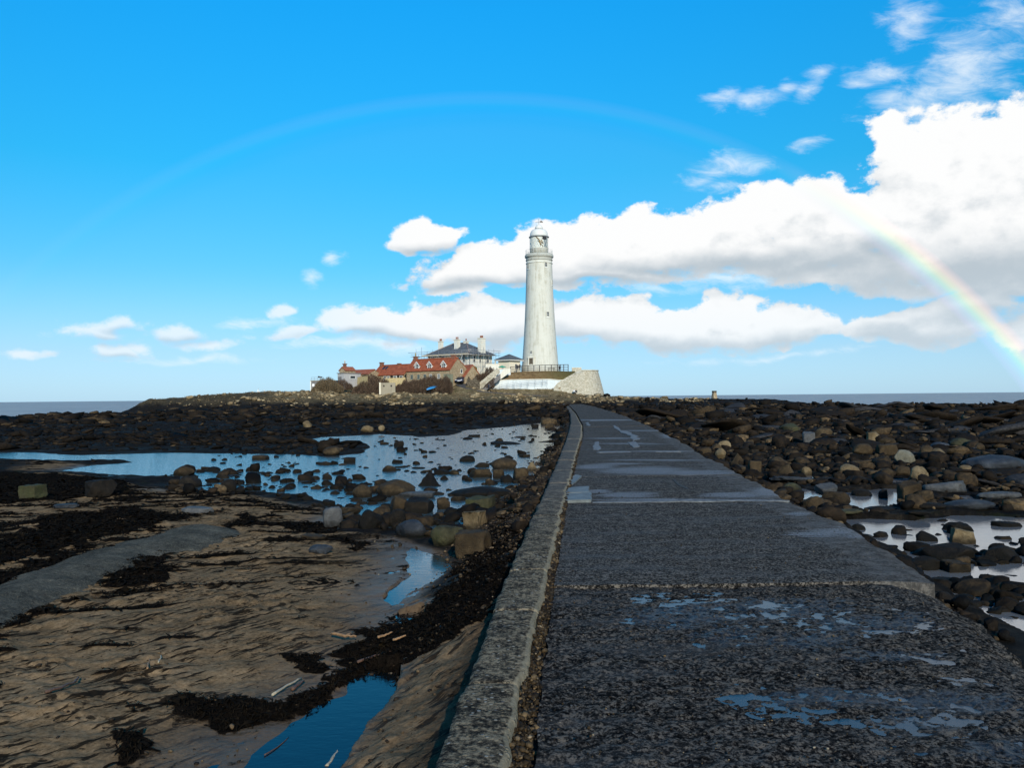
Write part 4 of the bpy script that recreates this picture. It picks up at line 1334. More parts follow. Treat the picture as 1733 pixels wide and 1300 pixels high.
    (1663, 1025, 32, 14, 'round', 'black', 'black stone', 'lying end to end with the long dark stone'),
    (1713, 1016, 30, 20, 'crag', 'dark', 'dark angular stone', 'at the right margin, lower pool'),
    (1688, 1011, 26, 14, 'round', 'dark', 'dark oval stone', 'left of the dark angular stone'),
    (1658, 1005, 24, 10, 'flat', 'dark', 'dark thin stone', 'behind the dark oval stone'),
    (1680, 978, 34, 14, 'flat', 'grey', 'grey-brown flat stone', 'under the dark heavy boulder'),
    (1701, 990, 26, 10, 'flat', 'brown', 'brown thin stone', 'under the grey-brown flat one'),
    (1655, 853, 82, 22, 'whale', 'blue', 'long slate-blue slab', 'in front of the wedge-shaped grey slab'),
    (1700, 838, 66, 16, 'flat', 'grey', 'sloping slate bed', 'at the right margin below the huge whale-backed rock'),
    (1579, 855, 50, 12, 'flat', 'dark', 'dark shelf of rock', 'right of the upper puddle'),
    (1500, 862, 60, 8, 'flat', 'black', 'weedy black shelf', 'between the two puddles right of the road'),
    (1440, 866, 50, 9, 'flat', 'green', 'weedy green-brown shelf', 'between the road edge and the upper puddle'),
    (1561, 868, 40, 8, 'flat', 'dark', 'thin dark shelf', 'along the top of the lower pool'),
    (1345, 811, 70, 11, 'flat', 'blue', 'wet blue-black shelf', 'between the road and the greenish oval boulder'),
    (1410, 812, 50, 9, 'flat', 'dark', 'wet dark shelf', 'behind the slate-grey boulder'),
    (1456, 812, 40, 10, 'round', 'dark', 'low dark mound', 'under the yellow-tan boulder'),
]


def hero_ground(x, yb):
    z = WATER_Z
    for _ in range(3):
        p = PZ(x, yb, z)
        z = max(GZ(p.x, p.y), WATER_Z - 0.06)
    return PZ(x, yb, z)


class Rocks:
    n = 0


def add_rock(name, V, Fc, loc, scale, rz, mat, label, group):
    me = np_mesh(name, V * np.array(scale), Fc)
    o = new_obj(name, me, None, mat)
    o.location = loc
    o.rotation_euler = (random.uniform(-.08, .08), random.uniform(-.08, .08), rz)
    tag(o, label, 'boulder', group)
    Rocks.n += 1
    return o


hero_pos = []
for i, (x, y, w, h, st, mt, short, where) in enumerate(HERO):
    g = hero_ground(x, y + h * 0.5)
    dist = g.y
    wm = w / F_PX * dist
    hm = h / F_PX * dist
    tall = min(hm * (1.0 if st in ('round', 'block', 'crag', 'point') else 0.72), wm * 1.5)
    sink = 0.35 * tall
    depth = wm * (0.85 if st != 'flat' else 0.7)
    sz = (tall + sink) / 2
    V, Fc = rock_shape(st, 1000 + i, 4 if w > 34 else 3)
    rz = random.uniform(-0.35, 0.35) if st in ('block', 'flat', 'whale') else random.uniform(-0.5, 0.5)
    loc = (g.x, g.y + depth * 0.38, g.z + tall - sz)
    add_rock('boulder', V, Fc, loc, (wm / 2 * 1.04, depth / 2, sz), rz, RM[mt], short + ' ' + where, BL if x < 950 else BR)
    hero_pos.append((g.x, g.y + depth * 0.4, wm / 2, short + (' ' + where if len((short + ' ' + where).split()) < 8 else ''), short))

# further single boulders around them: told apart by what they lie beside
ZL = [([(440, 800), (560, 790), (700, 815), (700, 850), (560, 870), (470, 850)], 26), ([(280, 800), (420, 800), (440, 840), (280, 835)], 12), ([(640, 745), (900, 735), (900, 790), (640, 790)], 10), ([(540, 840), (720, 840), (760, 880), (560, 890)], 10)]
ZR = [([(1180, 745), (1420, 735), (1440, 800), (1280, 800)], 34), ([(1400, 735), (1680, 740), (1690, 815), (1430, 815)], 34), ([(1560, 890), (1730, 900), (1730, 1000), (1600, 1000)], 10), ([(1120, 715), (1720, 712), (1720, 745), (1180, 748)], 20)]


def inpoly(x, y, poly):
    c = False
    for i in range(len(poly)):
        x0, y0 = poly[i]
        x1, y1 = poly[(i + 1) % len(poly)]
        if (y0 > y) != (y1 > y) and x < (x1 - x0) * (y - y0) / (y1 - y0) + x0:
            c = not c
    return c


used_labels = {}
r2 = random.Random(21)
hp = np.array([(a, b) for a, b, *_ in hero_pos])
short_count = {}
for q in hero_pos:
    short_count[q[4]] = short_count.get(q[4], 0) + 1
COLW = dict(brown='brown', dark='dark brown', black='black', tan='tan', grey='grey', blue='blue-grey', green='mossy', pale='pale')
SHAPEW = dict(round='rounded', block='blocky', flat='flat', crag='angular', point='pointed')
sec_xy = []
for zones, grp in ((ZL, BL), (ZR, BR)):
    for poly, cnt in zones:
        xs = [p[0] for p in poly]
        ys = [p[1] for p in poly]
        k = tries = 0
        while k < cnt and tries < 4000:
            tries += 1
            x, y = r2.uniform(min(xs), max(xs)), r2.uniform(min(ys), max(ys))
            if not inpoly(x, y, poly):
                continue
            g = hero_ground(x, y)
            wpx = r2.uniform(10, 19) * (0.8 + 0.5 * (y - 720) / 150)
            wm = wpx / F_PX * g.y
            d2 = np.hypot(hp[:, 0] - g.x, hp[:, 1] - g.y)
            rad = np.array([q[2] for q in hero_pos])
            if (d2 < rad * 0.95 + wm * 0.5).any():
                continue
            if any(math.hypot(a - g.x, b - g.y) < wm * 0.5 + c for a, b, c in sec_xy):
                continue
            st = r2.choice(['round', 'block', 'flat', 'crag', 'crag'])
            mt = r2.choice(['brown', 'dark', 'dark', 'dark', 'brown', 'black', 'tan', 'dark'] if grp is BR else ['brown', 'dark', 'dark', 'black'])
            made = None
            for j in np.argsort(d2 - rad)[:8]:
                hx, hy, hr, ref, sh = hero_pos[j]
                if short_count[sh] > 1 and len(ref.split()) == len(sh.split()):
                    continue
                ax, ay = g.x - hx, g.y - hy
                rel = ('right of' if ax > 0 else 'left of') if abs(ax) > abs(ay) * 0.6 else ('behind' if ay > 0 else 'in front of')
                for adj in (f'{COLW[mt]} {SHAPEW[st]} stone', f'small {COLW[mt]} {SHAPEW[st]} stone'):
                    lab = f'{adj} {rel} the {ref}'
                    if lab not in used_labels and len(lab.split()) <= 16 and adj.split()[0] != 'small':
                        made = lab
                        break
                if made:
                    break
            if not made:
                continue
            used_labels[made] = 1
            hm = wm * (0.62 if st != 'flat' else 0.34) * r2.uniform(0.85, 1.15)
            V, Fc = rock_shape(st, 5000 + len(sec_xy), 3)
            add_rock('boulder', V, Fc, (g.x, g.y, g.z + hm * 0.22), (wm / 2, wm * r2.uniform(0.36, 0.5), hm / 2), r2.uniform(0, 6.28), RM[mt], made, grp)
            sec_xy.append((g.x, g.y, wm * 0.5))
            k += 1


# ------------------------------------------------------------------ loose stones, pebbles and weed nobody could count
def stuff_rocks(name, P, size, flat, tint, mat, styles, sub, seed, nshape=10, kind='stuff', sink=0.2, smooth=True):
    r_ = np.random.default_rng(seed)
    Vt, Ft, Tt = [], [], []
    base = 0
    shapes = [rock_shape(styles[i % len(styles)], seed * 100 + i, sub) for i in range(nshape)]
    which = r_.integers(0, nshape, len(P))
    for si, (V, Fc) in enumerate(shapes):
        m = np.where(which == si)[0]
        if not len(m):
            continue
        a = r_.uniform(0, 6.28, len(m))
        ca, sa_ = np.cos(a), np.sin(a)
        sx = size[m] * r_.uniform(0.8, 1.2, len(m)) * 0.5
        sy = size[m] * r_.uniform(0.6, 1.0, len(m)) * 0.5
        sz = size[m] * flat[m] * 0.5
        W = np.empty((len(m), len(V), 3))
        lx, ly = V[None, :, 0] * sx[:, None], V[None, :, 1] * sy[:, None]
        W[..., 0] = lx * ca[:, None] - ly * sa_[:, None] + P[m, 0][:, None]
        W[..., 1] = lx * sa_[:, None] + ly * ca[:, None] + P[m, 1][:, None]
        tl = r_.normal(0, 0.18, (len(m), 2))
        W[..., 2] = V[None, :, 2] * sz[:, None] + (P[m, 2] + sz * (1 - 2 * sink))[:, None] + lx * tl[:, :1] + ly * tl[:, 1:]
        Vt.append(W.reshape(-1, 3))
        Ft.append((Fc[None] + (base + np.arange(len(m)) * len(V))[:, None, None]).reshape(-1, 3))
        Tt.append(np.repeat(tint[m], len(V)))
        base += len(m) * len(V)
    me = np_mesh(name, np.concatenate(Vt), np.concatenate(Ft), smooth)
    set_attr(me, 'tint', np.concatenate(Tt))
    o = new_obj(name, me, None, mat)
    tag(o, kind=kind)
    return o


def tint_mat(name, stops, rough=0.55, spec=0.35, slime=True, fine=30):
    def fn(b):
        p = S.pos()
        t = S.attr('tint')
        n = S.noise(p, fine * 0.3, 5, 0.65)
        n2 = S.noise(p, fine, 3, 0.7)
        col = S.ramp(t, stops)
        col = S.mix(S.ss(n, 0.35, 0.65), S.mix(1.0, col, (0.45, 0.45, 0.45), 'MULTIPLY'), S.mix(1.0, col, (1.35, 1.3, 1.25), 'MULTIPLY'))
        if slime:
            z = S.xyz(p)[2]
            col = S.mix(S.ss(z + (n - 0.5) * 0.2, -0.33, -0.45) * 0.7, col, (0.008, 0.007, 0.005))
        setp(b, col=col, rough=S.mix(n2, (rough - 0.15,) * 3, (rough + 0.15,) * 3), spec=spec, nrm=bump(n * 0.5 + n2 * 0.5, 0.9, 0.8 / fine))
        matte(b, S.ss(n, 0.35, 0.6, 0.45, 0.9))
    return material(name, fn)


M_stones = tint_mat('shore_stones', [(0.0, (0.005, 0.0045, 0.004)), (0.45, (0.022, 0.016, 0.011)), (0.72, (0.062, 0.043, 0.024)), (0.9, (0.12, 0.083, 0.045)), (0.96, (0.028, 0.030, 0.034)), (1.0, (0.15, 0.115, 0.066))], rough=0.7, spec=0.18)
M_peb = tint_mat('pebbles', [(0.0, (0.01, 0.008, 0.007)), (0.5, (0.05, 0.035, 0.02)), (0.8, (0.12, 0.085, 0.05)), (1.0, (0.26, 0.21, 0.15))], slime=False, fine=90)
M_crack = tint_mat('crack_pebbles', [(0.0, (0.008, 0.006, 0.004)), (0.5, (0.04, 0.027, 0.014)), (0.85, (0.13, 0.09, 0.047)), (1.0, (0.30, 0.25, 0.18))], slime=False, fine=90)


def scatter(n, seed, x0, x1, rmin, rmax, fn):
    """points over the ground, evenly spread in the picture's angle and in log distance, kept with probability fn"""
    r_ = np.random.default_rng(seed)
    a = r_.uniform(x0, x1, n)
    r = np.exp(r_.uniform(math.log(rmin), math.log(rmax), n))
    X, Y = r * np.sin(a), r * np.cos(a)
    z, A = ground(X, Y)
    keep = r_.uniform(0, 1, n) < fn(X, Y, z, A)
    return np.stack([X, Y, z], -1)[keep], {k: v[keep] for k, v in A.items()}, r[keep]


def off_road(X, Y, m=0.1):
    return ((X < at_line(KO, Y) - m) | (X > at_line(RR, Y) + m)).astype(float)


# the boulder field right of the causeway
Pr, A_, r_ = scatter(32000, 3, R(0), R(37), 7.5, 70, lambda X, Y, z, A: off_road(X, Y, 0.15) * (X > 0) * np.where(z > WATER_Z - 0.08, 1, 0.22) * (0.30 + 0.7 * sstep(fbm(X / 2.5, Y / 2.5, 401, 3), -0.35, 0.25)) * np.where(Y < 14, 0.42, 1) * np.where(Y > 27, 0.45, 1) * np.where(A['pool'] > -0.25, 0.03, 1))
rq = np.random.default_rng(8)
sz_ = np.clip(rq.lognormal(math.log(0.095), 0.6, len(Pr)), 0.035, 0.5) * np.clip(0.55 + r_ / 40, 0.6, 1.5)
stuff_rocks('shore_stones', Pr, sz_, rq.uniform(0.35, 0.75, len(Pr)), np.clip(rq.beta(1.3, 2.2, len(Pr)), 0, 1), M_stones, ['crag', 'crag', 'block', 'flat', 'round'], 2, 31, 15)
Pr, A_, r_ = scatter(22000, 4, R(2), R(37), 28, 190, lambda X, Y, z, A: off_road(X, Y, 0.3) * (z > -0.8) * (0.25 + 0.75 * sstep(fbm(X / 7, Y / 7, 403, 3), -0.3, 0.3)))
sz_ = np.clip(rq.lognormal(math.log(0.27), 0.6, len(Pr)), 0.10, 1.5) * np.clip(r_ / 60, 0.6, 1.3)
stuff_rocks('shore_stones', Pr, sz_, rq.uniform(0.2, 0.55, len(Pr)), np.clip(rq.beta(1.1, 2.6, len(Pr)), 0, 1), M_stones, ['flat', 'crag', 'block', 'flat'], 1, 33, 12, smooth=False)
Pr, A_, r_ = scatter(2000, 14, R(3), R(37), 15, 125, lambda X, Y, z, A: off_road(X, Y, 0.9) * (z > -0.7) * (A['pool'] < -0.9) * (fbm(X / 6, Y / 6, 421, 3) > -0.1) * 0.6)
sz_ = np.clip(rq.lognormal(math.log(0.95), 0.45, len(Pr)), 0.4, 2.8) * np.clip(r_ / 40, 0.6, 1.5)
stuff_rocks('rock_beds', Pr, sz_, rq.uniform(0.10, 0.22, len(Pr)), np.where(rq.uniform(0, 1, len(Pr)) < 0.22, 0.955, 0.35), M_stones, ['flat', 'crag', 'flat'], 3, 32, 10)
# the dark reef left of it
Pr, A_, r_ = scatter(24000, 5, R(-37), R(5), 30, 185, lambda X, Y, z, A: off_road(X, Y, 0.3) * (z > -0.47) * (A['sand'] < 0.3) * (A['pool'] < -0.5 - 0.01 * Y) * np.where(Y < 37, 0.25, 1) * (0.25 + 0.75 * sstep(fbm(X / 6, Y / 6, 405, 3), -0.2, 0.35)))
sz_ = np.clip(rq.lognormal(math.log(0.19), 0.65, len(Pr)), 0.07, 1.2)
stuff_rocks('reef_stones', Pr, sz_, rq.uniform(0.14, 0.4, len(Pr)), np.clip(rq.beta(1.0, 4.2, len(Pr)), 0, 1), M_stones, ['flat', 'crag', 'flat', 'crag'], 1, 35, 12, smooth=False)
Pr, A_, r_ = scatter(14000, 15, R(-37), R(6), 75, 190, lambda X, Y, z, A: off_road(X, Y, 0.3) * (z > -0.8) * (z < 0.35) * (0.2 + 0.8 * sstep(fbm(X / 8, Y / 8, 425, 3), -0.3, 0.3)))
sz_ = np.clip(rq.lognormal(math.log(0.5), 0.55, len(Pr)), 0.2, 2.2)
stuff_rocks('reef_stones', Pr, sz_, rq.uniform(0.15, 0.4, len(Pr)), np.clip(rq.beta(1.1, 3.2, len(Pr)), 0, 1), M_stones, ['flat', 'crag', 'block'], 1, 36, 12, smooth=False)
# stones in and around the left pool
PS = wpoly([(280, 800), (420, 790), (560, 782), (720, 790), (880, 800), (905, 790), (860, 880), (800, 930), (700, 905), (590, 895), (520, 870), (440, 845), (280, 838)])
PS2 = wpoly([(330, 775), (640, 740), (930, 716), (930, 770), (860, 880), (640, 890), (420, 830), (280, 820)])
Pr, A_, r_ = scatter(24000, 6, R(-30), R(6), 10.5, 60, lambda X, Y, z, A: off_road(X, Y, 0.2) * np.maximum(0.42 * (sdf(PS, X, Y) > 0) * sstep(fbm(X / 1.8, Y / 1.8, 407, 3), -0.1, 0.35), 0.06 * (sdf(PS2, X, Y) > 0)))
Pr[:, 2] = np.maximum(Pr[:, 2], WATER_Z - 0.05)
sz_ = np.clip(rq.lognormal(math.log(0.105), 0.6, len(Pr)), 0.04, 0.42)
stuff_rocks('pool_stones', Pr, sz_, rq.uniform(0.45, 0.8, len(Pr)), np.clip(rq.beta(1.3, 2.8, len(Pr)), 0, 0.9), M_stones, ['crag', 'crag', 'block', 'flat', 'round'], 2, 37, 10)
# dark stones crowding the near right pool
PQ = wpoly([(1540, 935), (1640, 925), (1850, 900), (1850, 1060), (1700, 1045), (1640, 1030), (1590, 985)])
Pr, A_, r_ = scatter(9000, 16, R(22), R(40), 6.3, 14, lambda X, Y, z, A: off_road(X, Y, 0.2) * np.maximum(0.30 * (sdf(PQ, X, Y) > 0) * (fbm(X / 0.8, Y / 0.8, 431, 3) > 0.0), 0.012 * (A['pool'] > 0)))
Pr[:, 2] = np.maximum(Pr[:, 2], WATER_Z - 0.04)
stuff_rocks('pool_stones', Pr, np.clip(rq.lognormal(math.log(0.11), 0.55, len(Pr)), 0.03, 0.30), rq.uniform(0.4, 0.7, len(Pr)), np.clip(rq.beta(1.2, 3.5, len(Pr)), 0, 0.85), M_stones, ['crag', 'round', 'flat', 'block'], 3, 47, 10)
# gravel bank and kerbside pebbles
Pr, A_, r_ = scatter(60000, 7, R(-10), R(6), 4.0, 40, lambda X, Y, z, A: np.clip((X > at_line(KO, Y) - 2.6) * off_road(X, Y, 0.02) * (0.15 * A['weed'] + A['gravel']) * np.where(Y > 9, 0.8, 0.35), 0, 1))
sz_ = np.clip(rq.lognormal(math.log(0.030), 0.45, len(Pr)), 0.012, 0.11) * np.clip(r_ / 14, 0.5, 1.6)
stuff_rocks('gravel', Pr, sz_, rq.uniform(0.5, 0.8, len(Pr)), np.clip(rq.beta(1.5, 2.6, len(Pr)), 0, 1), M_peb, ['round', 'crag'], 1, 39, 8)
# pebbles caught in the gap between kerb and road, and a few on the sand
ny_ = 5200
yy = np.exp(rq.uniform(math.log(2.4), math.log(30), ny_))
xa, xb = at_line(KI, yy), at_line(RL, yy)
tt = rq.beta(1.2, 1.7, ny_)
xx = xa + (xb - xa) * tt
Pr = np.stack([xx, yy, -0.035 + 0.05 * (1 - tt) + rq.uniform(-0.015, 0.01, ny_)], -1)
stuff_rocks('gap_pebbles', Pr, np.clip(rq.lognormal(math.log(0.020), 0.45, ny_), 0.008, 0.05) * np.clip(yy / 6, 0.9, 1.8), rq.uniform(0.5, 0.85, ny_), rq.beta(1.2, 2.0, ny_), M_crack, ['round', 'crag'], 1, 41, 8)
V_, F_ = [], []
gy = np.linspace(1.2, 40, 300)
m_ = MB()
for i in range(len(gy) - 1):
    a, b_, c, d_ = at_line(KI, gy[i]) - 0.06, at_line(RL, gy[i]) + 0.06, at_line(RL, gy[i + 1]) + 0.06, at_line(KI, gy[i + 1]) - 0.06
    m_.add([(a, gy[i], -0.035), (b_, gy[i], -0.075), (c, gy[i + 1], -0.075), (d_, gy[i + 1], -0.035)], [(0, 1, 2, 3)])
M_dirt = plain('gap_dirt', (0.035, 0.026, 0.017), 0.85, var=0.6, scale=40, bmp=0.9, space='pos')
tag(m_.build('gap_dirt', M_dirt), kind='structure')
Pr, A_, r_ = scatter(9000, 9, R(-34), R(-1), 3.2, 16, lambda X, Y, z, A: off_road(X, Y, 0.05) * (z > WATER_Z) * A['sand'] * 0.16)
stuff_rocks('sand_pebbles', Pr, np.clip(rq.lognormal(math.log(0.012), 0.5, len(Pr)), 0.006, 0.05), rq.uniform(0.4, 0.8, len(Pr)), rq.beta(1.2, 2.2, len(Pr)), M_peb, ['round'], 1, 43, 6)
# road chippings
n_c = 1500
yy = np.exp(rq.uniform(math.log(2.6), math.log(14), n_c))
xx = at_line(RL, yy) + (at_line(RR, yy) - at_line(RL, yy)) * rq.uniform(0.01, 0.97, n_c)
stuff_rocks('road_chippings', np.stack([xx, yy, np.where(yy < J[2], -0.016, 0.004)], -1), np.clip(rq.lognormal(math.log(0.008), 0.4, n_c), 0.004, 0.028), rq.uniform(0.4, 0.8, n_c), rq.beta(1.3, 1.4, n_c), M_crack, ['round', 'crag'], 1, 45, 6)


def ribbons(name, P, L, W, mat, seed, lift=0.02, seg=4, droop=0.5, spread=1.0):
    """many thin curling strips"""
    r_ = np.random.default_rng(seed)
    n = len(P)
    a = r_.uniform(0, 6.28, n)
    curl = r_.normal(0, 0.7 * spread, n)
    t = np.linspace(0, 1, seg + 1)
    V = np.empty((n, seg + 1, 2, 3))
    x, y = P[:, 0].copy(), P[:, 1].copy()
    h = r_.uniform(0.2, 1.0, n) * lift
    for i in range(seg + 1):
        ang = a + curl * t[i] * 2
        wv = W * (1 - 0.75 * t[i] ** 2) * 0.5
        nx_, ny_ = -np.sin(ang), np.cos(ang)
        zz = P[:, 2] + h * np.sin(np.pi * np.clip(t[i] * 0.9 + 0.12, 0, 1)) + 0.004
        roll = r_.normal(0, 0.5, n) * wv
        V[:, i, 0] = np.stack([x + nx_ * wv, y + ny_ * wv, zz + roll], -1)
        V[:, i, 1] = np.stack([x - nx_ * wv, y - ny_ * wv, zz - roll], -1)
        x = x + np.cos(ang) * L / seg
        y = y + np.sin(ang) * L / seg
    base = (np.arange(n) * (seg + 1) * 2)[:, None, None]
    k = np.arange(seg)[None, :, None] * 2
    Fc = (base + k + np.array([0, 2, 3, 1])[None, None]).reshape(-1, 4)
    o = new_obj(name, np_mesh(name, V.reshape(-1, 3), Fc), None, mat)
    tag(o, kind='stuff')
    return o


def mat_weed(b):
    n = S.noise(S.pos(), 9, 4, 0.6)
    setp(b, col=S.ramp(n, [(0.3, (0.003, 0.0024, 0.0016)), (0.6, (0.010, 0.007, 0.004)), (0.75, (0.028, 0.018, 0.008))]), rough=0.7, spec=0.2)
    matte(b, 0.85)


M_weed = material('wet_seaweed', mat_weed)
Pr, A_, r_ = scatter(190000, 10, R(-35), R(4), 3.0, 26, lambda X, Y, z, A: off_road(X, Y, 0.0) * (z > WATER_Z - 0.005) * sstep(A['weed'], 0.5, 0.9) * 0.5)
L_ = np.clip(rq.lognormal(math.log(0.06), 0.5, len(Pr)), 0.02, 0.2) * np.clip(r_ / 9, 0.6, 1.6)
ribbons('seaweed', Pr, L_, L_ * rq.uniform(0.10, 0.22, len(Pr)), M_weed, 51, lift=0.028)

# the low rock slab half buried in the sand at the left
hp_ = wpoly([(-120, 1040), (0, 985), (100, 946), (200, 916), (300, 888), (365, 880), (402, 889), (404, 900), (390, 912), (330, 926), (250, 942), (150, 986), (60, 1021), (0, 1056), (-120, 1120)], -0.30)
gx, gyy = np.meshgrid(np.linspace(-10.5, -3.0, 220), np.linspace(5.0, 12.5, 220), indexing='ij')
d_ = sdf(hp_, gx + 0.10 * fbm(gx / .5, gyy / .5, 501, 4), gyy + 0.10 * fbm(gx / .5, gyy / .5, 503, 4))
prof = np.sqrt(np.clip(d_ / 0.6, 0, 1)) * 0.13
zb = ground(gx, gyy)[0]
zz_ = np.where(d_ > -0.1, -0.36 + prof + 0.02 * fbm(gx / .4, gyy / .4, 505, 4) + 0.03 * fbm(gx / 1.6, gyy / 1.6, 507, 3), -0.6)
idx = np.arange(gx.size).reshape(gx.shape)
F4 = np.stack([idx[:-1, :-1], idx[1:, :-1], idx[1:, 1:], idx[:-1, 1:]], -1).reshape(-1, 4)
keep = (d_.ravel()[F4] > -0.25).any(1)


def mat_slabrock(b):
    p = S.pos()
    n1, n2, n3 = S.noise(p, 2.5, 5, 0.6), S.noise(p, 16, 5, 0.75), S.noise(p, 55, 3, 0.8)
    col = S.ramp(n1 * 0.3 + n2 * 0.35 + n3 * 0.35, [(0.38, (0.022, 0.021, 0.017)), (0.5, (0.072, 0.068, 0.055)), (0.62, (0.155, 0.14, 0.105))])
    col = S.mix(S.ss(n3, 0.60, 0.68) * 0.7, col, (0.26, 0.21, 0.12))
    setp(b, col=col, rough=0.8, spec=0.15, nrm=bump(n2 * 0.5 + n3 * 0.4, 1.0, 0.05))
    matte(b, 0.85)


M_slabrock = material('sea_worn_slab', mat_slabrock)
me = np_mesh('rock_slab', np.stack([gx, gyy, zz_], -1).reshape(-1, 3), F4[keep])
o = new_obj('rock_slab', me, None, M_slabrock)
tag(o, 'long smooth grey rock slab half buried in the rippled sand', 'rock slab')

# driftwood and kelp stalks
M_drift = plain('driftwood', (0.24, 0.13, 0.055), 0.7, var=0.4, scale=20, bmp=0.5)
M_driftr = plain('red_driftwood', (0.085, 0.04, 0.02), 0.6, var=0.4, scale=20, bmp=0.5)
M_pale = plain('bleached_stalk', (0.36, 0.30, 0.20), 0.6, var=0.3, scale=20, bmp=0.4)


def stick(px, r0, mat, label, branch=None, lift=0.02):
    pts = []
    for (x, y) in px:
        p = hero_ground(x, y)
        pts.append(Vector((p.x, p.y, p.z + r0 + lift)))
    root = pts[0].copy()
    fine_ = []
    for i in range(len(pts) - 1):
        for k in range(4):
            v = pts[i].lerp(pts[i + 1], k / 4)
            fine_.append(v + Vector((random.uniform(-1, 1), random.uniform(-1, 1), random.uniform(0, 0.6))) * r0 * 0.6)
    fine_.append(pts[-1])
    m = MB().tube([p - root for p in fine_], [r0 * (1 - 0.55 * i / len(fine_)) for i in range(len(fine_))], 7)
    if branch:
        for (i, x, y) in branch:
            p = hero_ground(x, y)
            m.tube([fine_[i] - root, Vector((p.x, p.y, p.z + r0 + lift)) - root], [r0 * 0.7, r0 * 0.3], 6)
    o = m.build('driftwood_stick', mat)
    o.location = root
    tag(o, label, 'driftwood', 'driftwood on the sand')


stick([(563, 1086), (585, 1090), (603, 1091)], 0.013, M_drift, 'forked pale orange driftwood stick on the black weed', [(4, 597, 1083)], 0.05)
stick([(640, 1092), (652, 1089), (664, 1083)], 0.011, M_drift, 'short orange stick on the weed, right of the forked one', None, 0.05)
stick([(665, 1097), (676, 1094), (687, 1089)], 0.011, M_drift, 'short orange stick nearest the kerb on the weed', None, 0.05)
stick([(606, 1131), (635, 1120), (662, 1112)], 0.011, M_driftr, 'red-brown stick at the tip of the blue puddle', None, 0.03)
stick([(460, 1187), (485, 1172), (510, 1158)], 0.010, M_pale, 'thin bleached stalk on weed at the puddle edge', None, 0.03)
stick([(496, 1178), (506, 1171), (514, 1164)], 0.013, M_driftr, 'stubby brown stick beside the thin bleached stalk', None, 0.03)
stick([(76, 1178), (105, 1170), (126, 1160), (133, 1152)], 0.011, M_driftr, 'curved reddish stick alone on the sand at lower left', None, 0.01)
stick([(553, 1303), (566, 1286), (574, 1272), (571, 1261)], 0.011, M_pale, 'bleached hooked stalk at the front edge of the puddle', None, 0.0)
stick([(250, 1134), (251, 1126), (253, 1118)], 0.008, M_drift, 'small upright tan twig on the open sand', None, 0.0)
stick([(268, 1124), (272, 1116), (273, 1111)], 0.006, M_pale, 'tiny pale curl of stalk by the small tan twig', None, 0.0)
stick([(447, 1283), (470, 1270), (489, 1252)], 0.004, M_driftr, 'thin straight twig lying across the blue puddle', None, 0.01)


# ================================================================== the island's buildings
TH = R(38)
CT, ST = math.cos(TH), math.sin(TH)


def facade(cx, cy, Y):
    """corner nearest the camera; local -x runs along the front, +y along the gable side"""
    return P3(cx, cy, Y)


def mat_stone(name, c0, c1, c2, joint, sx=2.2, sy=3.6, rough=0.85, ctr=0.7):
    def fn(b):
        p = S.obj()
        x, y, z = S.xyz(p)
        q = S.vec((x + y * 0.93) * sx, z * sy, 0.0)
        q = S.vm('ADD', q, S.vm('SCALE', S.noise(p, 1.2, 3, color=True), 0.5))
        nd = S.n('ShaderNodeTexVoronoi', voronoi_dimensions='2D', feature='F1')
        S.put(nd.inputs['Vector'], q)
        nd.inputs['Scale'].default_value = 1.0
        nd.inputs['Randomness'].default_value = 0.8
        cr, cg, cb = S.xyz(S(nd.outputs['Color']))
        n2 = S.n('ShaderNodeTexVoronoi', voronoi_dimensions='2D', feature='DISTANCE_TO_EDGE')
        S.put(n2.inputs['Vector'], q)
        n2.inputs['Scale'].default_value = 1.0
        n2.inputs['Randomness'].default_value = 0.8
        ed = S(n2.outputs['Distance'])
        col = S.ramp(cr, [(0.1, c0), (0.5, c1), (0.9, c2)])
        col = S.mix(S.ss(S.noise(p, 0.8, 5), 0.4, 0.65) * 0.4, col, c0)
        col = S.mix(S.ss(ed, 0.10, 0.02) * ctr, col, joint)
        setp(b, col=col, rough=rough, spec=0.2, nrm=bump(S.ss(ed, 0.0, 0.15), 0.8, 0.08))
    return material(name, fn)


def mat_render(name, col, stain, amt=0.5, streak=True):
    def fn(b):
        p = S.obj()
        x, y, z = S.xyz(p)
        n = S.noise(p, 0.7, 6, 0.65)
        st = S.noise(S.vec(x * 2.2, y * 2.2, z * (0.14 if streak else 1.0)), 1.0, 5, 0.65)
        fl = S.noise(p, 3.2, 5, 0.75)
        c = S.mix(S.ss(st * 0.6 + n * 0.4, 0.46, 0.66) * amt, col, stain)
        c = S.mix(S.ss(fl, 0.63, 0.75) * amt * 0.9, c, tuple(q * 0.6 for q in stain))
        setp(b, col=c, rough=0.75, spec=0.25, nrm=bump(fl, 0.4, 0.04))
    return material(name, fn)


def mat_tiles(name, c0, c1, c2, pitch=2.6):
    def fn(b):
        p = S.obj()
        x, y, z = S.xyz(p)
        wx_ = S.m('SINE', x * (2 * math.pi * pitch))
        row = S.m('FRACT', y * 2.6)
        n = S.noise(p, 1.1, 5, 0.65)
        n2 = S.noise(p, 6, 4, 0.7)
        c = S.ramp(n * 0.55 + n2 * 0.45, [(0.34, c0), (0.5, c1), (0.66, c2)])
        c = S.mix(S.ss(wx_, -0.5, -1.0) * 0.5, c, tuple(q * 0.5 for q in c0))
        setp(b, col=c, rough=0.8, spec=0.2, nrm=bump(wx_ * 0.5 + row * 0.6, 0.7, 0.08))
    return material(name, fn)


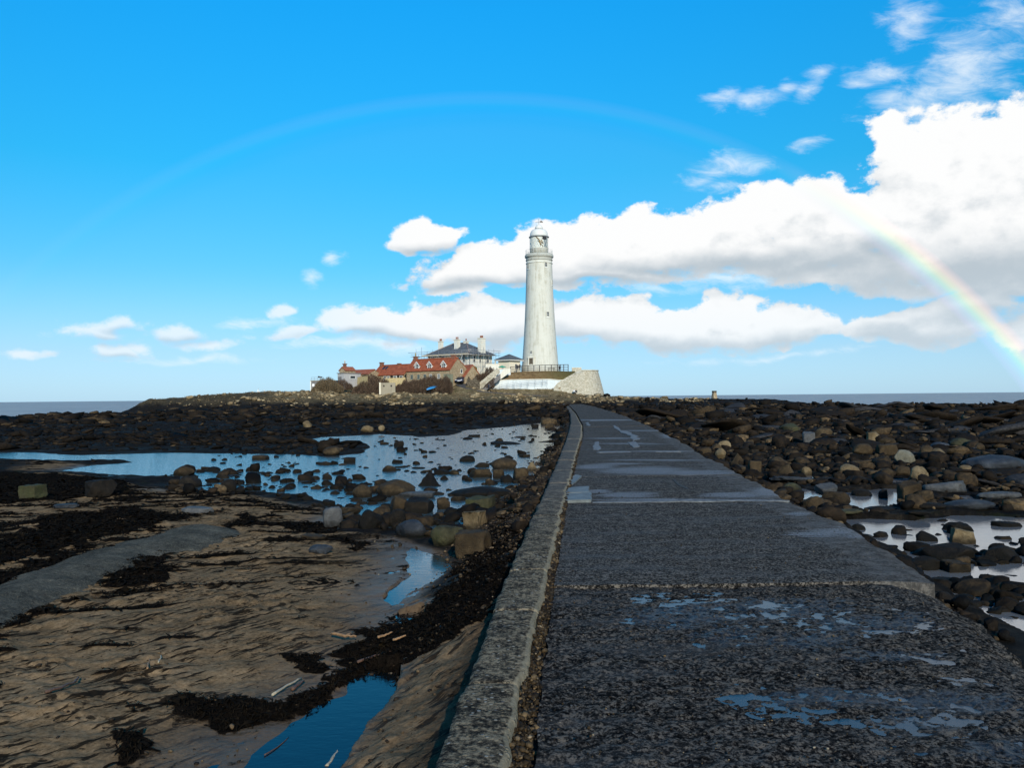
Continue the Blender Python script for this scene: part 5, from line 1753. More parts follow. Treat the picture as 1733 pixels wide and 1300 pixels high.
M_sandstone = mat_stone('sandstone_rubble', (0.30, 0.21, 0.115), (0.44, 0.325, 0.195), (0.54, 0.42, 0.27), (0.34, 0.26, 0.17), 5, 9, ctr=0.4)
M_sandstone2 = mat_stone('dark_rubble', (0.06, 0.045, 0.03), (0.12, 0.095, 0.065), (0.20, 0.16, 0.11), (0.07, 0.06, 0.045), 4, 6, ctr=0.5)
M_whitestone = mat_stone('whitewashed_rubble', (0.42, 0.37, 0.27), (0.56, 0.50, 0.38), (0.64, 0.58, 0.46), (0.25, 0.20, 0.13), 3.0, 4.6, ctr=0.55)
M_tower = mat_render('weathered_white_paint', (0.585, 0.56, 0.475), (0.34, 0.31, 0.22), 0.62)
M_white = mat_render('white_render', (0.68, 0.64, 0.54), (0.46, 0.42, 0.32), 0.45)
M_whitew = mat_render('white_sea_wall_paint', (0.62, 0.65, 0.64), (0.40, 0.43, 0.41), 0.6)
M_cream = mat_render('cream_render', (0.70, 0.62, 0.47), (0.50, 0.43, 0.31), 0.4)
M_grey = mat_render('grey_render', (0.40, 0.38, 0.36), (0.27, 0.25, 0.24), 0.5)
M_greyd = mat_render('dark_grey_render', (0.16, 0.15, 0.145), (0.10, 0.095, 0.09), 0.5)
M_sage = mat_render('sage_render', (0.20, 0.20, 0.135), (0.13, 0.13, 0.09), 0.5)
M_conc = mat_render('old_concrete', (0.30, 0.255, 0.18), (0.19, 0.155, 0.11), 0.6)
M_pantile = mat_tiles('red_pantiles', (0.13, 0.040, 0.020), (0.32, 0.080, 0.034), (0.42, 0.135, 0.065))
M_pantile2 = mat_tiles('old_red_pantiles', (0.15, 0.05, 0.03), (0.34, 0.10, 0.05), (0.42, 0.17, 0.10))
M_slate = mat_tiles('grey_slates', (0.055, 0.062, 0.072), (0.10, 0.108, 0.118), (0.16, 0.165, 0.165), 3.0)
M_brick = plain('red_brown_brick', (0.20, 0.085, 0.05), 0.85, var=0.4, scale=5)
M_terra = plain('terracotta', (0.34, 0.13, 0.075), 0.8, var=0.25, scale=6)
M_buffpot = plain('buff_chimney_pot', (0.42, 0.36, 0.20), 0.8, var=0.25, scale=6)
M_wpaint = plain('white_joinery_paint', (0.66, 0.64, 0.58), 0.5, var=0.06, scale=4)
M_glass = plain('window_glass', (0.02, 0.026, 0.032), 0.08, var=0.2, scale=1, spec=0.6)
M_lglass = plain('lantern_glass', (0.60, 0.60, 0.53), 0.12, var=0.08, scale=0.6, spec=0.6)
M_dark = plain('black_painted_timber', (0.020, 0.018, 0.018), 0.65, var=0.3, scale=6)
M_iron = plain('grey_iron', (0.24, 0.25, 0.25), 0.5, var=0.2, scale=6)
M_rail = plain('pale_galvanised_rail', (0.30, 0.32, 0.34), 0.45, metal=0.5, var=0.2, scale=6)
M_tube = plain('scaffold_tube', (0.36, 0.35, 0.34), 0.4, metal=0.6, var=0.25, scale=4)
M_plank = plain('scaffold_board', (0.55, 0.45, 0.30), 0.8, var=0.3, scale=6)
M_pale_fence = plain('yellow_timber_pale', (0.45, 0.34, 0.16), 0.75, var=0.3, scale=5)
M_brass = plain('brass_lens_frame', (0.36, 0.22, 0.07), 0.35, metal=0.6, var=0.2, scale=6)
M_rust = plain('weather_vane_iron', (0.10, 0.08, 0.06), 0.6, var=0.3, scale=6)
M_green = plain('green_canvas', (0.03, 0.30, 0.17), 0.6, var=0.15, scale=4)
M_blue = plain('blue_boat_paint', (0.03, 0.20, 0.42), 0.4, var=0.25, scale=4)
M_sign = plain('white_notice_board', (0.75, 0.75, 0.73), 0.5, var=0.05, scale=4)
M_track = plain('worn_tarmac', (0.055, 0.05, 0.05), 0.85, var=0.4, scale=1.5, space='pos', bmp=0.4)


def ground_at(x, y, pad=0.0):
    return GZ(x, y) - pad


# ---------------------------------------------------------------- lighthouse
YL = 210.0
cb = P3(914.3, 619, YL)
s_l = YL / F_PX
LB = cb.z - 0.5
lighthouse = empty('lighthouse', (cb.x, YL, LB), 0, 'tall white lighthouse tower rising above the cottages', 'lighthouse')


def lz(py):
    return P3(912.5, py, YL).z - LB


TB, TT = 0.0, lz(441.5)
r_b, r_t = 31.0 * s_l, 21.7 * s_l
prof = []
for i in range(25):
    t = i / 24
    rr_ = r_b + (r_t - r_b) * t - 0.35 * math.sin(math.pi * t) * 0.6
    if i == 0:
        rr_ += 0.12
    prof.append((rr_, TB + (TT - TB) * t))
prof = [(r_b + 0.12, -2.5)] + prof
MB().lathe(prof, 72).build('tower', M_tower, lighthouse)
# band, corbel and gallery deck
z1 = TT
m = MB().lathe([(r_t + 0.02, z1 - 0.9), (r_t + 0.14, z1 - 0.85), (r_t + 0.14, z1 - 0.6), (r_t + 0.02, z1 - 0.55)], 72)
m.build('string_course', M_tower, lighthouse)
gz0, gz1 = lz(441), lz(430.8)
rg = 24.3 * s_l
M_gallery = mat_render('weathered_gallery_stone', (0.42, 0.41, 0.35), (0.24, 0.22, 0.17), 0.7, False)
MB().lathe([(r_t, gz0 - 0.25), (r_t + 0.20, gz0), (rg - 0.32, gz0 + 0.25), (rg - 0.30, gz0 + 0.55), (rg - 0.05, gz0 + 0.68), (rg, gz0 + 0.75), (rg, gz1 - 0.30), (rg - 0.12, gz1 - 0.2), (rg - 0.16, gz1)], 72).build('gallery', M_gallery, lighthouse)
# gallery railing
gr = MB()
for k in range(28):
    a = 2 * math.pi * k / 28
    gr.tube([((rg - 0.25) * math.cos(a), (rg - 0.25) * math.sin(a), gz1), ((rg - 0.25) * math.cos(a), (rg - 0.25) * math.sin(a), gz1 + 1.05)], 0.025, 5)
for hh in (0.4, 0.75, 1.05):
    ring = [((rg - 0.25) * math.cos(2 * math.pi * k / 56), (rg - 0.25) * math.sin(2 * math.pi * k / 56), gz1 + hh) for k in range(57)]
    gr.tube(ring, 0.022, 5, False)
gr.build('gallery_railing', M_wpaint, lighthouse)
# lantern: drum, glazed lantern room with lens, dome, ball, vane
rl = 15.7 * s_l
lz0, lz1 = gz1 - 0.02, lz(402)
MB().lathe([(rl, lz0), (rl, lz0 + 1.35), (rl + 0.06, lz0 + 1.38), (rl + 0.06, lz0 + 1.5), (rl - 0.05, lz0 + 1.52)], 48).build('lantern_drum', M_tower, lighthouse)
lg = MB().lathe([(rl - 0.10, lz0 + 1.52), (rl - 0.10, lz1)], 48, cap_bot=False, cap_top=False).build('lantern_blind', M_lglass, lighthouse)
bars = MB()
for k in range(16):
    for sg in (1, -1):
        pts = []
        for j in range(9):
            t = j / 8
            a = 2 * math.pi * k / 16 + sg * t * 2 * math.pi / 16 * 1.5
            pts.append(((rl - 0.03) * math.cos(a), (rl - 0.03) * math.sin(a), lz0 + 1.52 + (lz1 - lz0 - 1.52) * t))
        bars.tube(pts, 0.035, 4)
bars.build('lantern_glazing_bars', M_wpaint, lighthouse)
# clear panes facing right, with the brass lens showing
dk = MB()
for a0_, a1_ in ((-1.02, -0.70), (-0.66, -0.38)):
    vs, fs = [], []
    for j in range(5):
        a = a0_ + (a1_ - a0_) * j / 4
        for zz in (lz0 + 1.6, lz1 - 0.1):
            vs.append(((rl - 0.075) * math.cos(a), (rl - 0.075) * math.sin(a), zz))
    for j in range(4):
        fs.append((2 * j, 2 * j + 2, 2 * j + 3, 2 * j + 1))
    dk.add(vs, fs)
dk.build('lantern_pane', plain('lantern_clear_pane', (0.16, 0.20, 0.21), 0.1, var=0.5, scale=1.5), lighthouse)
a = -0.98
lamp_ = MB().box(-0.5, -0.16, -0.6, 0.5, 0.16, 0.1).build('lantern_vent', M_dark, lighthouse)
lamp_.location = ((rl + 0.02) * math.cos(a), (rl + 0.02) * math.sin(a), lz1 - 0.12)
lamp_.rotation_euler = (0, 0, a + math.pi / 2)
br = MB()
for (u0, v0, u1, v1) in ((-1.85, 0.9, -1.25, 0.35), (-1.75, 0.62, -1.15, 0.08), (-1.62, 0.75, -1.42, 0.10), (-1.95, 0.98, -1.55, 0.60), (-1.40, 0.7, -1.12, 0.30)):
    p0 = ((rl + 0.02) * math.cos(u0), (rl + 0.02) * math.sin(u0), lz0 + 1.5 + (lz1 - lz0 - 1.5) * v0)
    p1 = ((rl + 0.02) * math.cos(u1), (rl + 0.02) * math.sin(u1), lz0 + 1.5 + (lz1 - lz0 - 1.5) * v1)
    pm = tuple((p0[i] + p1[i]) / 2 * (1.0 + (0.03 if i < 2 else 0)) for i in range(3))
    br.tube([p0, pm, p1], 0.075, 5)
br.build('brass_lens_frame', M_brass, lighthouse)
MB().lathe([(rl - 0.05, lz1 - 0.02), (rl + 0.22, lz1), (rl + 0.22, lz1 + 0.14), (rl + 0.05, lz1 + 0.2)], 48).build('lantern_cornice', M_iron, lighthouse)
zd0, zd1, zt1 = lz1 + 0.2, lz(388.5), lz(380)
dome = [(rl * 0.98, zd0)]
for i in range(1, 11):
    t = i / 10
    dome.append((rl * (0.98 - 0.50 * t ** 2.1), zd0 + (zd1 - zd0) * math.sin(t * math.pi / 2)))
MB().lathe(dome, 48).build('dome', M_wpaint, lighthouse)
MB().lathe([(7.4 * s_l, zd1 - 0.05), (7.4 * s_l, zd1 + 0.12), (6.9 * s_l, zd1 + 0.14)], 32).build('dome_ring', M_iron, lighthouse)
MB().lathe([(6.7 * s_l, zd1 + 0.1), (6.5 * s_l, zd1 + 0.55), (5.6 * s_l, zd1 + 0.75), (4.8 * s_l, zd1 + 0.95), (3.4 * s_l, zt1 - 0.12), (1.6 * s_l, zt1)], 32).build('ball_vent', M_wpaint, lighthouse)
vane = MB().tube([(0, 0, zt1 - 0.05), (0, 0, zt1 + 1.5)], 0.035, 5)
vane.tube([(-0.85, 0, zt1 + 0.62), (0.9, 0, zt1 + 0.62)], 0.03, 5)
vane.prism([(0.25, -0.015, zt1 + 0.55), (1.05, -0.015, zt1 + 0.5), (1.0, -0.015, zt1 + 0.72), (0.65, -0.015, zt1 + 1.0), (0.25, -0.015, zt1 + 0.85)], [(0.25, 0.015, zt1 + 0.55), (1.05, 0.015, zt1 + 0.5), (1.0, 0.015, zt1 + 0.72), (0.65, 0.015, zt1 + 1.0), (0.25, 0.015, zt1 + 0.85)])
vane.tube([(0, -0.4, zt1 + 0.45), (0, 0.4, zt1 + 0.45)], 0.02, 4)
vane.build('weather_vane', M_rust, lighthouse)


def tower_r(z):
    t = z / TT
    return r_b + (r_t - r_b) * t - 0.21 * math.sin(math.pi * t)


def tower_window(px, py, w, h, nm='window'):
    z = lz(py)
    rad = tower_r(z)
    dx_ = (px - 914.0 + (619 - py) * 0.0085) * s_l
    a = math.asin(max(-0.985, min(0.985, dx_ / rad)))
    e = empty(nm, (rad * math.sin(a), -rad * math.cos(a), z), a)
    e.parent = lighthouse
    MB().box(-w / 2 - 0.16, -0.10, -h / 2 - 0.22, w / 2 + 0.16, 0.3, -h / 2).build('sill', M_wpaint, e)
    fr = MB()
    fr.box(-w / 2 - 0.14, -0.07, -h / 2, -w / 2, 0.3, h / 2).box(w / 2, -0.07, -h / 2, w / 2 + 0.14, 0.3, h / 2).box(-w / 2 - 0.14, -0.07, h / 2, w / 2 + 0.14, 0.3, h / 2 + 0.14)
    fr.build('surround', M_tower, e)
    MB().box(-w / 2, -0.012, -h / 2, w / 2, 0.25, h / 2).build('pane', M_glass, e)
    gb = MB().box(-0.03, -0.03, -h / 2 + 0.002, 0.03, -0.01, h / 2 - 0.002)
    gb.box(-w / 2 + 0.002, -0.034, 0.05, w / 2 - 0.002, -0.008, 0.11)
    gb.build('glazing_bar', M_wpaint, e)


tower_window(923, 450, 0.62, 1.25)
tower_window(893.5, 452, 0.62, 1.25)
tower_window(934, 480, 0.55, 1.1)
tower_window(926, 534.5, 0.62, 1.25)
tower_window(898, 598, 0.55, 0.7)
z = 0.55
a = math.asin(max(-0.98, min(0.98, (898.5 - 914.3) * s_l / tower_r(1.2))))
e = empty('doorway', (tower_r(1.0) * math.sin(a), -tower_r(1.0) * math.cos(a), 0.35), a)
e.parent = lighthouse
MB().box(-0.55, -0.05, 0, 0.55, 0.4, 1.85).build('door', plain('dark_brown_door', (0.09, 0.07, 0.045), 0.6), e)
MB().box(-0.85, -0.14, 0, -0.55, 0.4, 1.9).box(0.55, -0.14, 0, 0.85, 0.4, 1.9).box(-0.9, -0.2, 1.9, 0.9, 0.4, 2.2).build('door_surround', M_white, e)


# ---------------------------------------------------------------- generic house bits
def win(parent, x, y, z, w, h, side='front', arch=False, mat=None, glass=None, sash=True):
    """window in local house space: front = faces -y, side = faces +x"""
    e = empty('window', (x, y, z), 0 if side == 'front' else math.pi / 2)
    e.parent = parent
    f = MB()
    t = 0.09
    f.box(-w / 2 - t, -0.05, -t, -w / 2, 0.1, h + t).box(w / 2, -0.05, -t, w / 2 + t, 0.1, h + t)
    f.box(-w / 2 - 0.002, -0.05, h, w / 2 + 0.002, 0.1, h + t).box(-w / 2 - t - 0.05, -0.12, -t - 0.05, w / 2 + t + 0.05, 0.1, -0.0)
    if sash:
        f.box(-0.03, -0.035, 0.001, 0.03, 0.02, h - 0.001).box(-w / 2 + 0.001, -0.04, h * 0.5 - 0.03, -0.031, 0.02, h * 0.5 + 0.03).box(0.031, -0.04, h * 0.5 - 0.03, w / 2 - 0.001, 0.02, h * 0.5 + 0.03)
    f.build('frame', mat or M_wpaint, e)
    MB().box(-w / 2, -0.012, 0, w / 2, 0.06, h).build('pane', glass or M_glass, e)
    return e


def chimney(parent, x, y, z0, z1, w, d, mat, pots=2, potm=None, cap=None, pot_h=0.6):
    e = MB().box(-w / 2, -d / 2, 0, w / 2, d / 2, z1 - z0).build('chimney', mat, parent)
    e.location = (x, y, z0)
    h = z1 - z0
    MB().box(-w / 2 - 0.12, -d / 2 - 0.12, h, w / 2 + 0.12, d / 2 + 0.12, h + 0.2).build('chimney_cap', cap or mat, e)
    for k in range(pots):
        px_ = (k - (pots - 1) / 2) * min(0.5, (w - 0.1) / max(pots, 1))
        p = MB().lathe([(0.17, 0), (0.13, pot_h * 0.8), (0.17, pot_h * 0.84), (0.15, pot_h)], 10).build('chimney_pot', potm or M_terra, e)
        p.location = (px_, 0, h + 0.2)
    return e


def slab_poly(pts, t):
    """a roof plane given by corners, t thick, downward"""
    a = [Vector(p) for p in pts]
    n = (a[1] - a[0]).cross(a[2] - a[0]).normalized()
    if n.z < 0:
        a = a[::-1]
        n = -n
    return a, [p - n * t for p in a]


def roof_plane(parent, pts, mat, t=0.12, name='roof'):
    """one pitch of a roof, its own x along the eaves so that the tiles lie true"""
    a = [Vector(p) for p in pts]
    n = (a[1] - a[0]).cross(a[2] - a[0]).normalized()
    if n.z < 0:
        n = -n
    ex = (a[1] - a[0]).normalized()
    ey = n.cross(ex)
    M = Matrix((ex, ey, n)).transposed().to_4x4()
    M.translation = a[0]
    Mi = M.inverted()
    loc = [Mi @ p for p in a]
    if (loc[1] - loc[0]).cross(loc[2] - loc[0]).z < 0:
        loc = loc[::-1]
    o = MB().prism([(p.x, p.y, -t) for p in loc], [(p.x, p.y, 0) for p in loc]).build(name, mat, parent)
    o.matrix_local = M
    return o


def gabled(name, cpx, cpy, Y, L, D, hw, hr, yr, wall, roof, label, cat='house', over=0.25, hback=None):
    """house: front wall height hw, ridge height hr at depth yr"""
    c = facade(cpx, cpy, Y)
    hback = hback if hback is not None else hr - (hr - hw) / yr * (D - yr)
    h = empty(name, c, -TH, label, cat)
    m = MB()
    a = [(0, 0, -3), (0, D, -3), (0, D, hback), (0, yr, hr), (0, 0, hw)]
    b = [(-L, y, z) for (_, y, z) in a]
    m.prism(b, a)
    m.build('wall', wall, h)
    k = (hr - hw) / yr
    kb = (hr - hback) / (D - yr)
    o = over
    roof_plane(h, [(-L - o, -o, hw - k * o + 0.16), (o * 0.4, -o, hw - k * o + 0.16), (o * 0.4, yr, hr + 0.16), (-L - o, yr, hr + 0.16)], roof)
    roof_plane(h, [(-L - o, D + o, hback - kb * o + 0.16), (o * 0.4, D + o, hback - kb * o + 0.16), (o * 0.4, yr + 0.003, hr + 0.16), (-L - o, yr + 0.003, hr + 0.16)], roof)
    MB().beam((-L - o, yr, hr + 0.2), (o * 0.4, yr, hr + 0.2), 0.28, 0.16).build('ridge_tiles', roof, h)
    return h


# ---------------------------------------------------------------- stone cottage with three dormers
Yc = 193.0
s_c = Yc / F_PX
cot = gabled('stone_cottage', 762, 653, Yc, 14.0, 6.8, 3.75, 6.35, 2.5, M_sandstone, M_pantile, 'stone cottage with three white dormers in its red tiled roof', 'house', 0.3, 3.3)
for i, px in enumerate((697, 721, 747)):
    x = -(761.5 - px) * s_c / CT * 1.0 + 0.15
    d = empty('dormer', (x, 0.35, 4.15), 0)
    d.parent = cot
    m = MB()
    w_, h_, g_ = 0.72, 0.85, 0.75
    front = [(-w_, 0, -0.1), (w_, 0, -0.1), (w_, 0, h_), (0, 0, h_ + g_), (-w_, 0, h_)]
    m.prism([(px_, 2.0, pz_) for px_, _, pz_ in front], front)
    m.build('dormer_wall', M_wpaint, d)
    for sg in (-1, 1):
        roof_plane(d, [(sg * (w_ + 0.13), -0.1, h_ - 0.08), (sg * (w_ + 0.13), 2.0, h_ - 0.08), (0, 2.0, h_ + g_ + 0.07), (0, -0.1, h_ + g_ + 0.07)], M_pantile, 0.08, 'dormer_roof')
        MB().beam((sg * (w_ + 0.15), -0.16, h_ - 0.12), (0, -0.16, h_ + g_ + 0.05), 0.10, 0.17).build('bargeboard', M_wpaint, d)
    gl = MB().prism([(-0.42, -0.012, 0.05), (0.42, -0.012, 0.05), (0.42, -0.012, 0.85), (0, -0.012, 1.22), (-0.42, -0.012, 0.85)], [(-0.42, 0.1, 0.05), (0.42, 0.1, 0.05), (0.42, 0.1, 0.85), (0, 0.1, 1.22), (-0.42, 0.1, 0.85)])
    gl.build('window', M_glass, d)
    MB().box(-0.035, -0.05, 0.05, 0.035, -0.013, 1.15).box(-0.42, -0.054, 0.42, 0.42, -0.014, 0.49).build('window_bars', M_wpaint, d)
for px in (690, 703, 715, 726, 741):
    win(cot, -(761.5 - px) * s_c / CT, 0, 1.85, 0.62, 0.85, mat=plain('grey_green_joinery', (0.22, 0.25, 0.21), 0.6) if px < 720 else None)
win(cot, 0, 3.9, 3.0, 0.5, 0.8, 'side', sash=False)
win(cot, 0, 5.4, 1.4, 0.6, 0.9, 'side', sash=False)
chimney(cot, -13.4, 2.5, 5.6, 7.1, 0.8, 0.8, M_brick, 1, M_buffpot, M_brick, 0.8)
chimney(cot, -1.2, 2.6, 5.6, 7.0, 1.0, 0.7, M_brick, 0, None, M_brick)
MB().beam((-14.0, -0.02, 3.52), (0.0, -0.02, 3.52), 0.1, 0.12).build('gutter', M_dark, cot)

# sage outbuilding against its right end
c = facade(763, 653, 190.2)
o_ = empty('sage_outbuilding', c, -TH, 'low sage green rendered outbuilding against the right end of the cottage', 'outbuilding')
MB().box(-2.2, 0, -3, 0, 0.75, 2.6).build('wall', M_sage, o_)
MB().box(-2.3, -0.08, 2.6, 0.08, 0.8, 2.7).build('roof', M_conc, o_)
MB().box(-1.6, -0.03, 0, -0.75, 0.05, 1.9).build('door', M_greyd, o_)

# red tiled lean-to garage behind the car
c = facade(787, 648, 199)
o_ = empty('lean_to_garage', c, -TH, 'small red tiled lean-to garage behind the parked car', 'outbuilding')
MB().prism([(-3.3, 0, -2), (-3.3, 4, -2), (-3.3, 4, 3.4), (-3.3, 0, 2.1)], [(0, 0, -2), (0, 4, -2), (0, 4, 3.4), (0, 0, 2.1)]).build('wall', M_sandstone, o_)
roof_plane(o_, [(-3.5, -0.25, 2.2), (0.2, -0.25, 2.2), (0.2, 4.1, 3.62), (-3.5, 4.1, 3.62)], M_pantile)
MB().box(-2.8, -0.03, 0, -0.6, 0.06, 1.9).build('door', M_conc, o_)

# stone outbuilding with a red verge, right of the car
c = facade(800, 652, 197)
sb = empty('stone_barn', c, R(35), 'stone outbuilding with steep red-edged roof right of the parked car', 'outbuilding')
gable_w, gable_h, gable_r = 4.4, 2.1, 4.7
MB().prism([(-gable_w / 2, 0, -2.5), (gable_w / 2, 0, -2.5), (gable_w / 2, 0, gable_h), (0, 0, gable_r), (-gable_w / 2, 0, gable_h)], [(-gable_w / 2, 6, -2.5), (gable_w / 2, 6, -2.5), (gable_w / 2, 6, gable_h), (0, 6, gable_r), (-gable_w / 2, 6, gable_h)]).build('wall', M_sandstone, sb)
for sg in (-1, 1):
    roof_plane(sb, [(sg * (gable_w / 2 + 0.25), -0.2, gable_h - 0.2), (sg * (gable_w / 2 + 0.25), 6.2, gable_h - 0.2), (0, 6.2, gable_r + 0.16), (0, -0.2, gable_r + 0.16)], M_pantile2, 0.14)
# rubble garden wall under it
g0 = [P3(x, 662, 192.5) for x in (790, 812)]
gw = MB()
N_ = 10
for i in range(N_):
    t0, t1 = i / N_, (i + 1) / N_
    p0, p1 = g0[0].lerp(g0[1], t0), g0[0].lerp(g0[1], t1)
    zt = P3(800, 641 - 3 * math.sin(i * 1.3), 192.5).z
    gw.box(p0.x, 192.5, p0.z - 1.5, p1.x - 0.004, 193.0, zt + 0.12 * math.sin(i * 2.1))
tag(gw.build('rubble_wall', M_sandstone2), 'dark rubble garden wall at the foot of the white steps', 'wall')

# ---------------------------------------------------------------- white keeper's house with scaffolding
Yk = 208.0
s_k = Yk / F_PX
ck = facade(794, 633, Yk)
keep_l, keep_d = 13.9, 9.0
khe = P3(794, 598.5, Yk).z - ck.z
khr = P3(780, 577.5, Yk).z - ck.z
kh = empty('keepers_house', ck, -TH, 'white two storey house with hipped slate roof and tall chimneys', 'house')
MB().box(-keep_l, 0, -3, 0, keep_d, khe).build('wall', M_white, kh)
ov = 0.6
e0, e1, e2, e3 = (-keep_l - ov, -ov, khe), (ov, -ov, khe), (ov, keep_d + ov, khe), (-keep_l - ov, keep_d + ov, khe)
rA, rB = (-9.2, 4.5, khr), (-4.7, 4.5, khr)
roof_plane(kh, [e0, e1, rB, rA], M_slate)
roof_plane(kh, [e1, e2, rB], M_slate)
roof_plane(kh, [e2, e3, rA, rB], M_slate)
roof_plane(kh, [e3, e0, rA], M_slate)
MB().box(-keep_l - ov + 0.1, -ov + 0.1, khe - 0.30, ov - 0.1, keep_d + ov - 0.1, khe - 0.10).build('eaves', M_wpaint, kh)
for (p, q) in ((e1, rB), (e0, rA), (rA, rB)):
    MB().beam(Vector(p) + Vector((0, 0, .06)), Vector(q) + Vector((0, 0, .06)), 0.22, 0.14).build('hip_ridge', plain('lead_and_tile_ridge', (0.20, 0.14, 0.12), 0.8), kh)
for x in (-12.2, -8.6, -5.0, -1.6):
    win(kh, x, 0, khe - 2.0, 0.95, 1.45)
for y in (1.8, 4.4, 7.2):
    win(kh, 0, y, khe - 2.0, 0.95, 1.45, 'side')
zc = lambda py: P3(790, py, Yk).z - ck.z
chimney(kh, -12.0, 2.8, khe + 0.4, zc(574), 0.95, 1.0, M_white, 2)
chimney(kh, -6.0, 2.4, khe + 1.0, zc(573), 1.15, 1.1, M_white, 2)
chimney(kh, -5.0, 4.7, khr - 0.5, zc(575.5), 1.0, 0.9, M_white, 1)
chimney(kh, -0.45, 5.4, -0.0, zc(571.5), 1.1, 1.75, M_white, 3)
MB().box(0.0, 0.05, -0.0, 0.12, 0.35, khe - 0.4).build('downpipe', M_iron, kh)

scf = empty('scaffolding', ck, -TH, 'tube and board scaffolding round the eaves of the white house', 'scaffolding')
zb_ = -2.5
pr = random.Random(3)
outer = [(-keep_l - 2.6 + i * 1.95, -1.7) for i in range(10)] + [(1.75, -0.5 + i * 2.0) for i in range(6)]
inner_ = [(-keep_l - 2.6 + i * 1.95, -0.75) for i in range(9)] + [(0.8, -0.5 + i * 2.0) for i in range(6)]
for (x, y) in outer:
    MB().tube([(x, y, zb_), (x + 0.03, y, khe + pr.uniform(0.5, 1.9) + (0.9 if x < -14 else 0))], 0.042, 5).build('standard', M_tube, scf)
for (x, y) in inner_:
    MB().tube([(x, y, zb_), (x, y, khe + pr.uniform(-0.3, 0.6))], 0.042, 5).build('standard', M_tube, scf)
for z in (khe - 2.2, khe - 0.25, khe + 0.35, khe + 0.85):
    MB().tube([(-keep_l - 5.5 + pr.uniform(0, 1.2), -1.73, z), (2.4, -1.73, z + pr.uniform(-.06, .06))], 0.042, 5).build('ledger', M_tube, scf)
    MB().tube([(1.79, -2.3, z + 0.05), (1.79, 10.2, z)], 0.042, 5).build('ledger', M_tube, scf)
for (x, y) in outer[:10:2]:
    MB().tube([(x, -2.2, khe - 0.32), (x, -0.2, khe - 0.32)], 0.042, 5).build('transom', M_tube, scf)
for k in range(4):
    y = -1.68 + k * 0.24
    MB().box(-keep_l - 4.6 + (k % 2) * 0.5, y, khe - 0.27, 1.3, y + 0.22, khe - 0.22).build('scaffold_board', M_plank, scf)
for k in range(4):
    x = 0.82 + k * 0.24
    MB().box(x, -1.6, khe - 0.265, x + 0.22, 9.8, khe - 0.215).build('scaffold_board', M_plank, scf)
MB().box(-keep_l - 0.5, -1.70, khe - 0.21, 1.3, -1.66, khe + 0.02).build('toe_board', M_plank, scf)
MB().tube([(-4.2, -1.75, -1.0), (-0.4, -1.75, khe - 0.3)], 0.042, 5).build('brace', M_tube, scf)
MB().tube([(1.82, 0.5, -1.0), (1.82, 6.0, khe - 0.3)], 0.042, 5).build('brace', M_tube, scf)

# white garden walls between house and kiosk
gwall = empty('garden_wall', P3(822, 628, 204), 0, 'white garden wall between the scaffolded house and the kiosk', 'wall')
wl = P3(845, 628, 204).x - P3(822, 628, 204).x
MB().box(0, 0, -3, wl, 0.4, 1.55).build('wall', M_white, gwall)
MB().box(-0.05, -0.06, 1.552, wl + 0.05, 0.46, 1.68).build('coping', M_cream, gwall)

# ---------------------------------------------------------------- kiosk with hipped slate roof
Yq = 203.0
cq = facade(862, 630, Yq)
q_e = P3(862, 608, Yq).z - cq.z
q_r = P3(858, 598.3, Yq).z - cq.z
kq = empty('gate_lodge', cq, -TH, 'small cream lodge with pyramid slate roof left of the lighthouse', 'house')
MB().box(-3.4, 0, -2, 0, 4.3, q_e).build('wall', M_cream, kq)
o1 = 0.75
f0, f1, f2, f3 = (-3.4 - o1, -o1, q_e), (o1, -o1, q_e), (o1, 4.3 + o1, q_e), (-3.4 - o1, 4.3 + o1, q_e)
ap = (-1.7, 2.15, q_r)
for tri in ((f0, f1, ap), (f1, f2, ap), (f2, f3, ap), (f3, f0, ap)):
    roof_plane(kq, list(tri), M_slate, 0.1)
MB().box(-3.4 - o1 + .08, -o1 + .08, q_e - 0.32, o1 - .08, 4.3 + o1 - .08, q_e - 0.12).build('eaves', M_wpaint, kq)
MB().box(-4.15, -0.5, -2, -3.95, -0.3, q_e - 0.33).build('porch_post', M_cream, kq)
win(kq, 0, 2.6, 0.9, 0.7, 1.1, 'side', sash=False)
win(kq, -1.9, 0, 1.2, 0.35, 0.3, sash=False)

# green parasol in front of it
pp = P3(850, 633, 200)
pa = empty('parasol', pp, 0, 'green parasol open beside the top of the white steps', 'parasol')
MB().tube([(0, 0, -0.5), (0, 0, 1.95)], 0.04, 6).build('pole', M_wpaint, pa)
MB().lathe([(1.0, 1.55), (0.95, 1.62), (0.45, 1.85), (0.03, 2.0)], 8, cap_bot=False).build('canopy', M_green, pa)

# ---------------------------------------------------------------- second and third red roofed buildings, grey shed
Yb = 204.0
s_b = Yb / F_PX
bs = gabled('red_roofed_range', 684, 650, Yb, 11.0, 5.6, P3(684, 633.5, Yb).z - P3(684, 650, Yb).z, P3(684, 617, Yb).z - P3(684, 650, Yb).z, 2.7, M_sandstone, M_pantile, 'long low range with plain red roof and two skylights', 'house', 0.3)
hwb = P3(684, 633.5, Yb).z - P3(684, 650, Yb).z
hrb = P3(684, 617, Yb).z - P3(684, 650, Yb).z
chimney(bs, -10.6, 2.7, hrb - 0.3, hrb + 0.75, 0.75, 0.8, M_brick, 0)
chimney(bs, -4.4, 2.7, hrb - 0.3, hrb + 0.3, 0.7, 0.5, M_brick, 0)
for x in (-9.0, -8.0):
    k = (hrb - hwb) / 2.7
    y = 1.9
    zz = hwb + k * y + 0.19
    dv = Vector((0, 1, k)).normalized()
    sk = MB().beam(Vector((x, y, zz)) - dv * 0.55, Vector((x, y, zz)) + dv * 0.55, 0.62, 0.10).build('skylight', M_glass, bs)
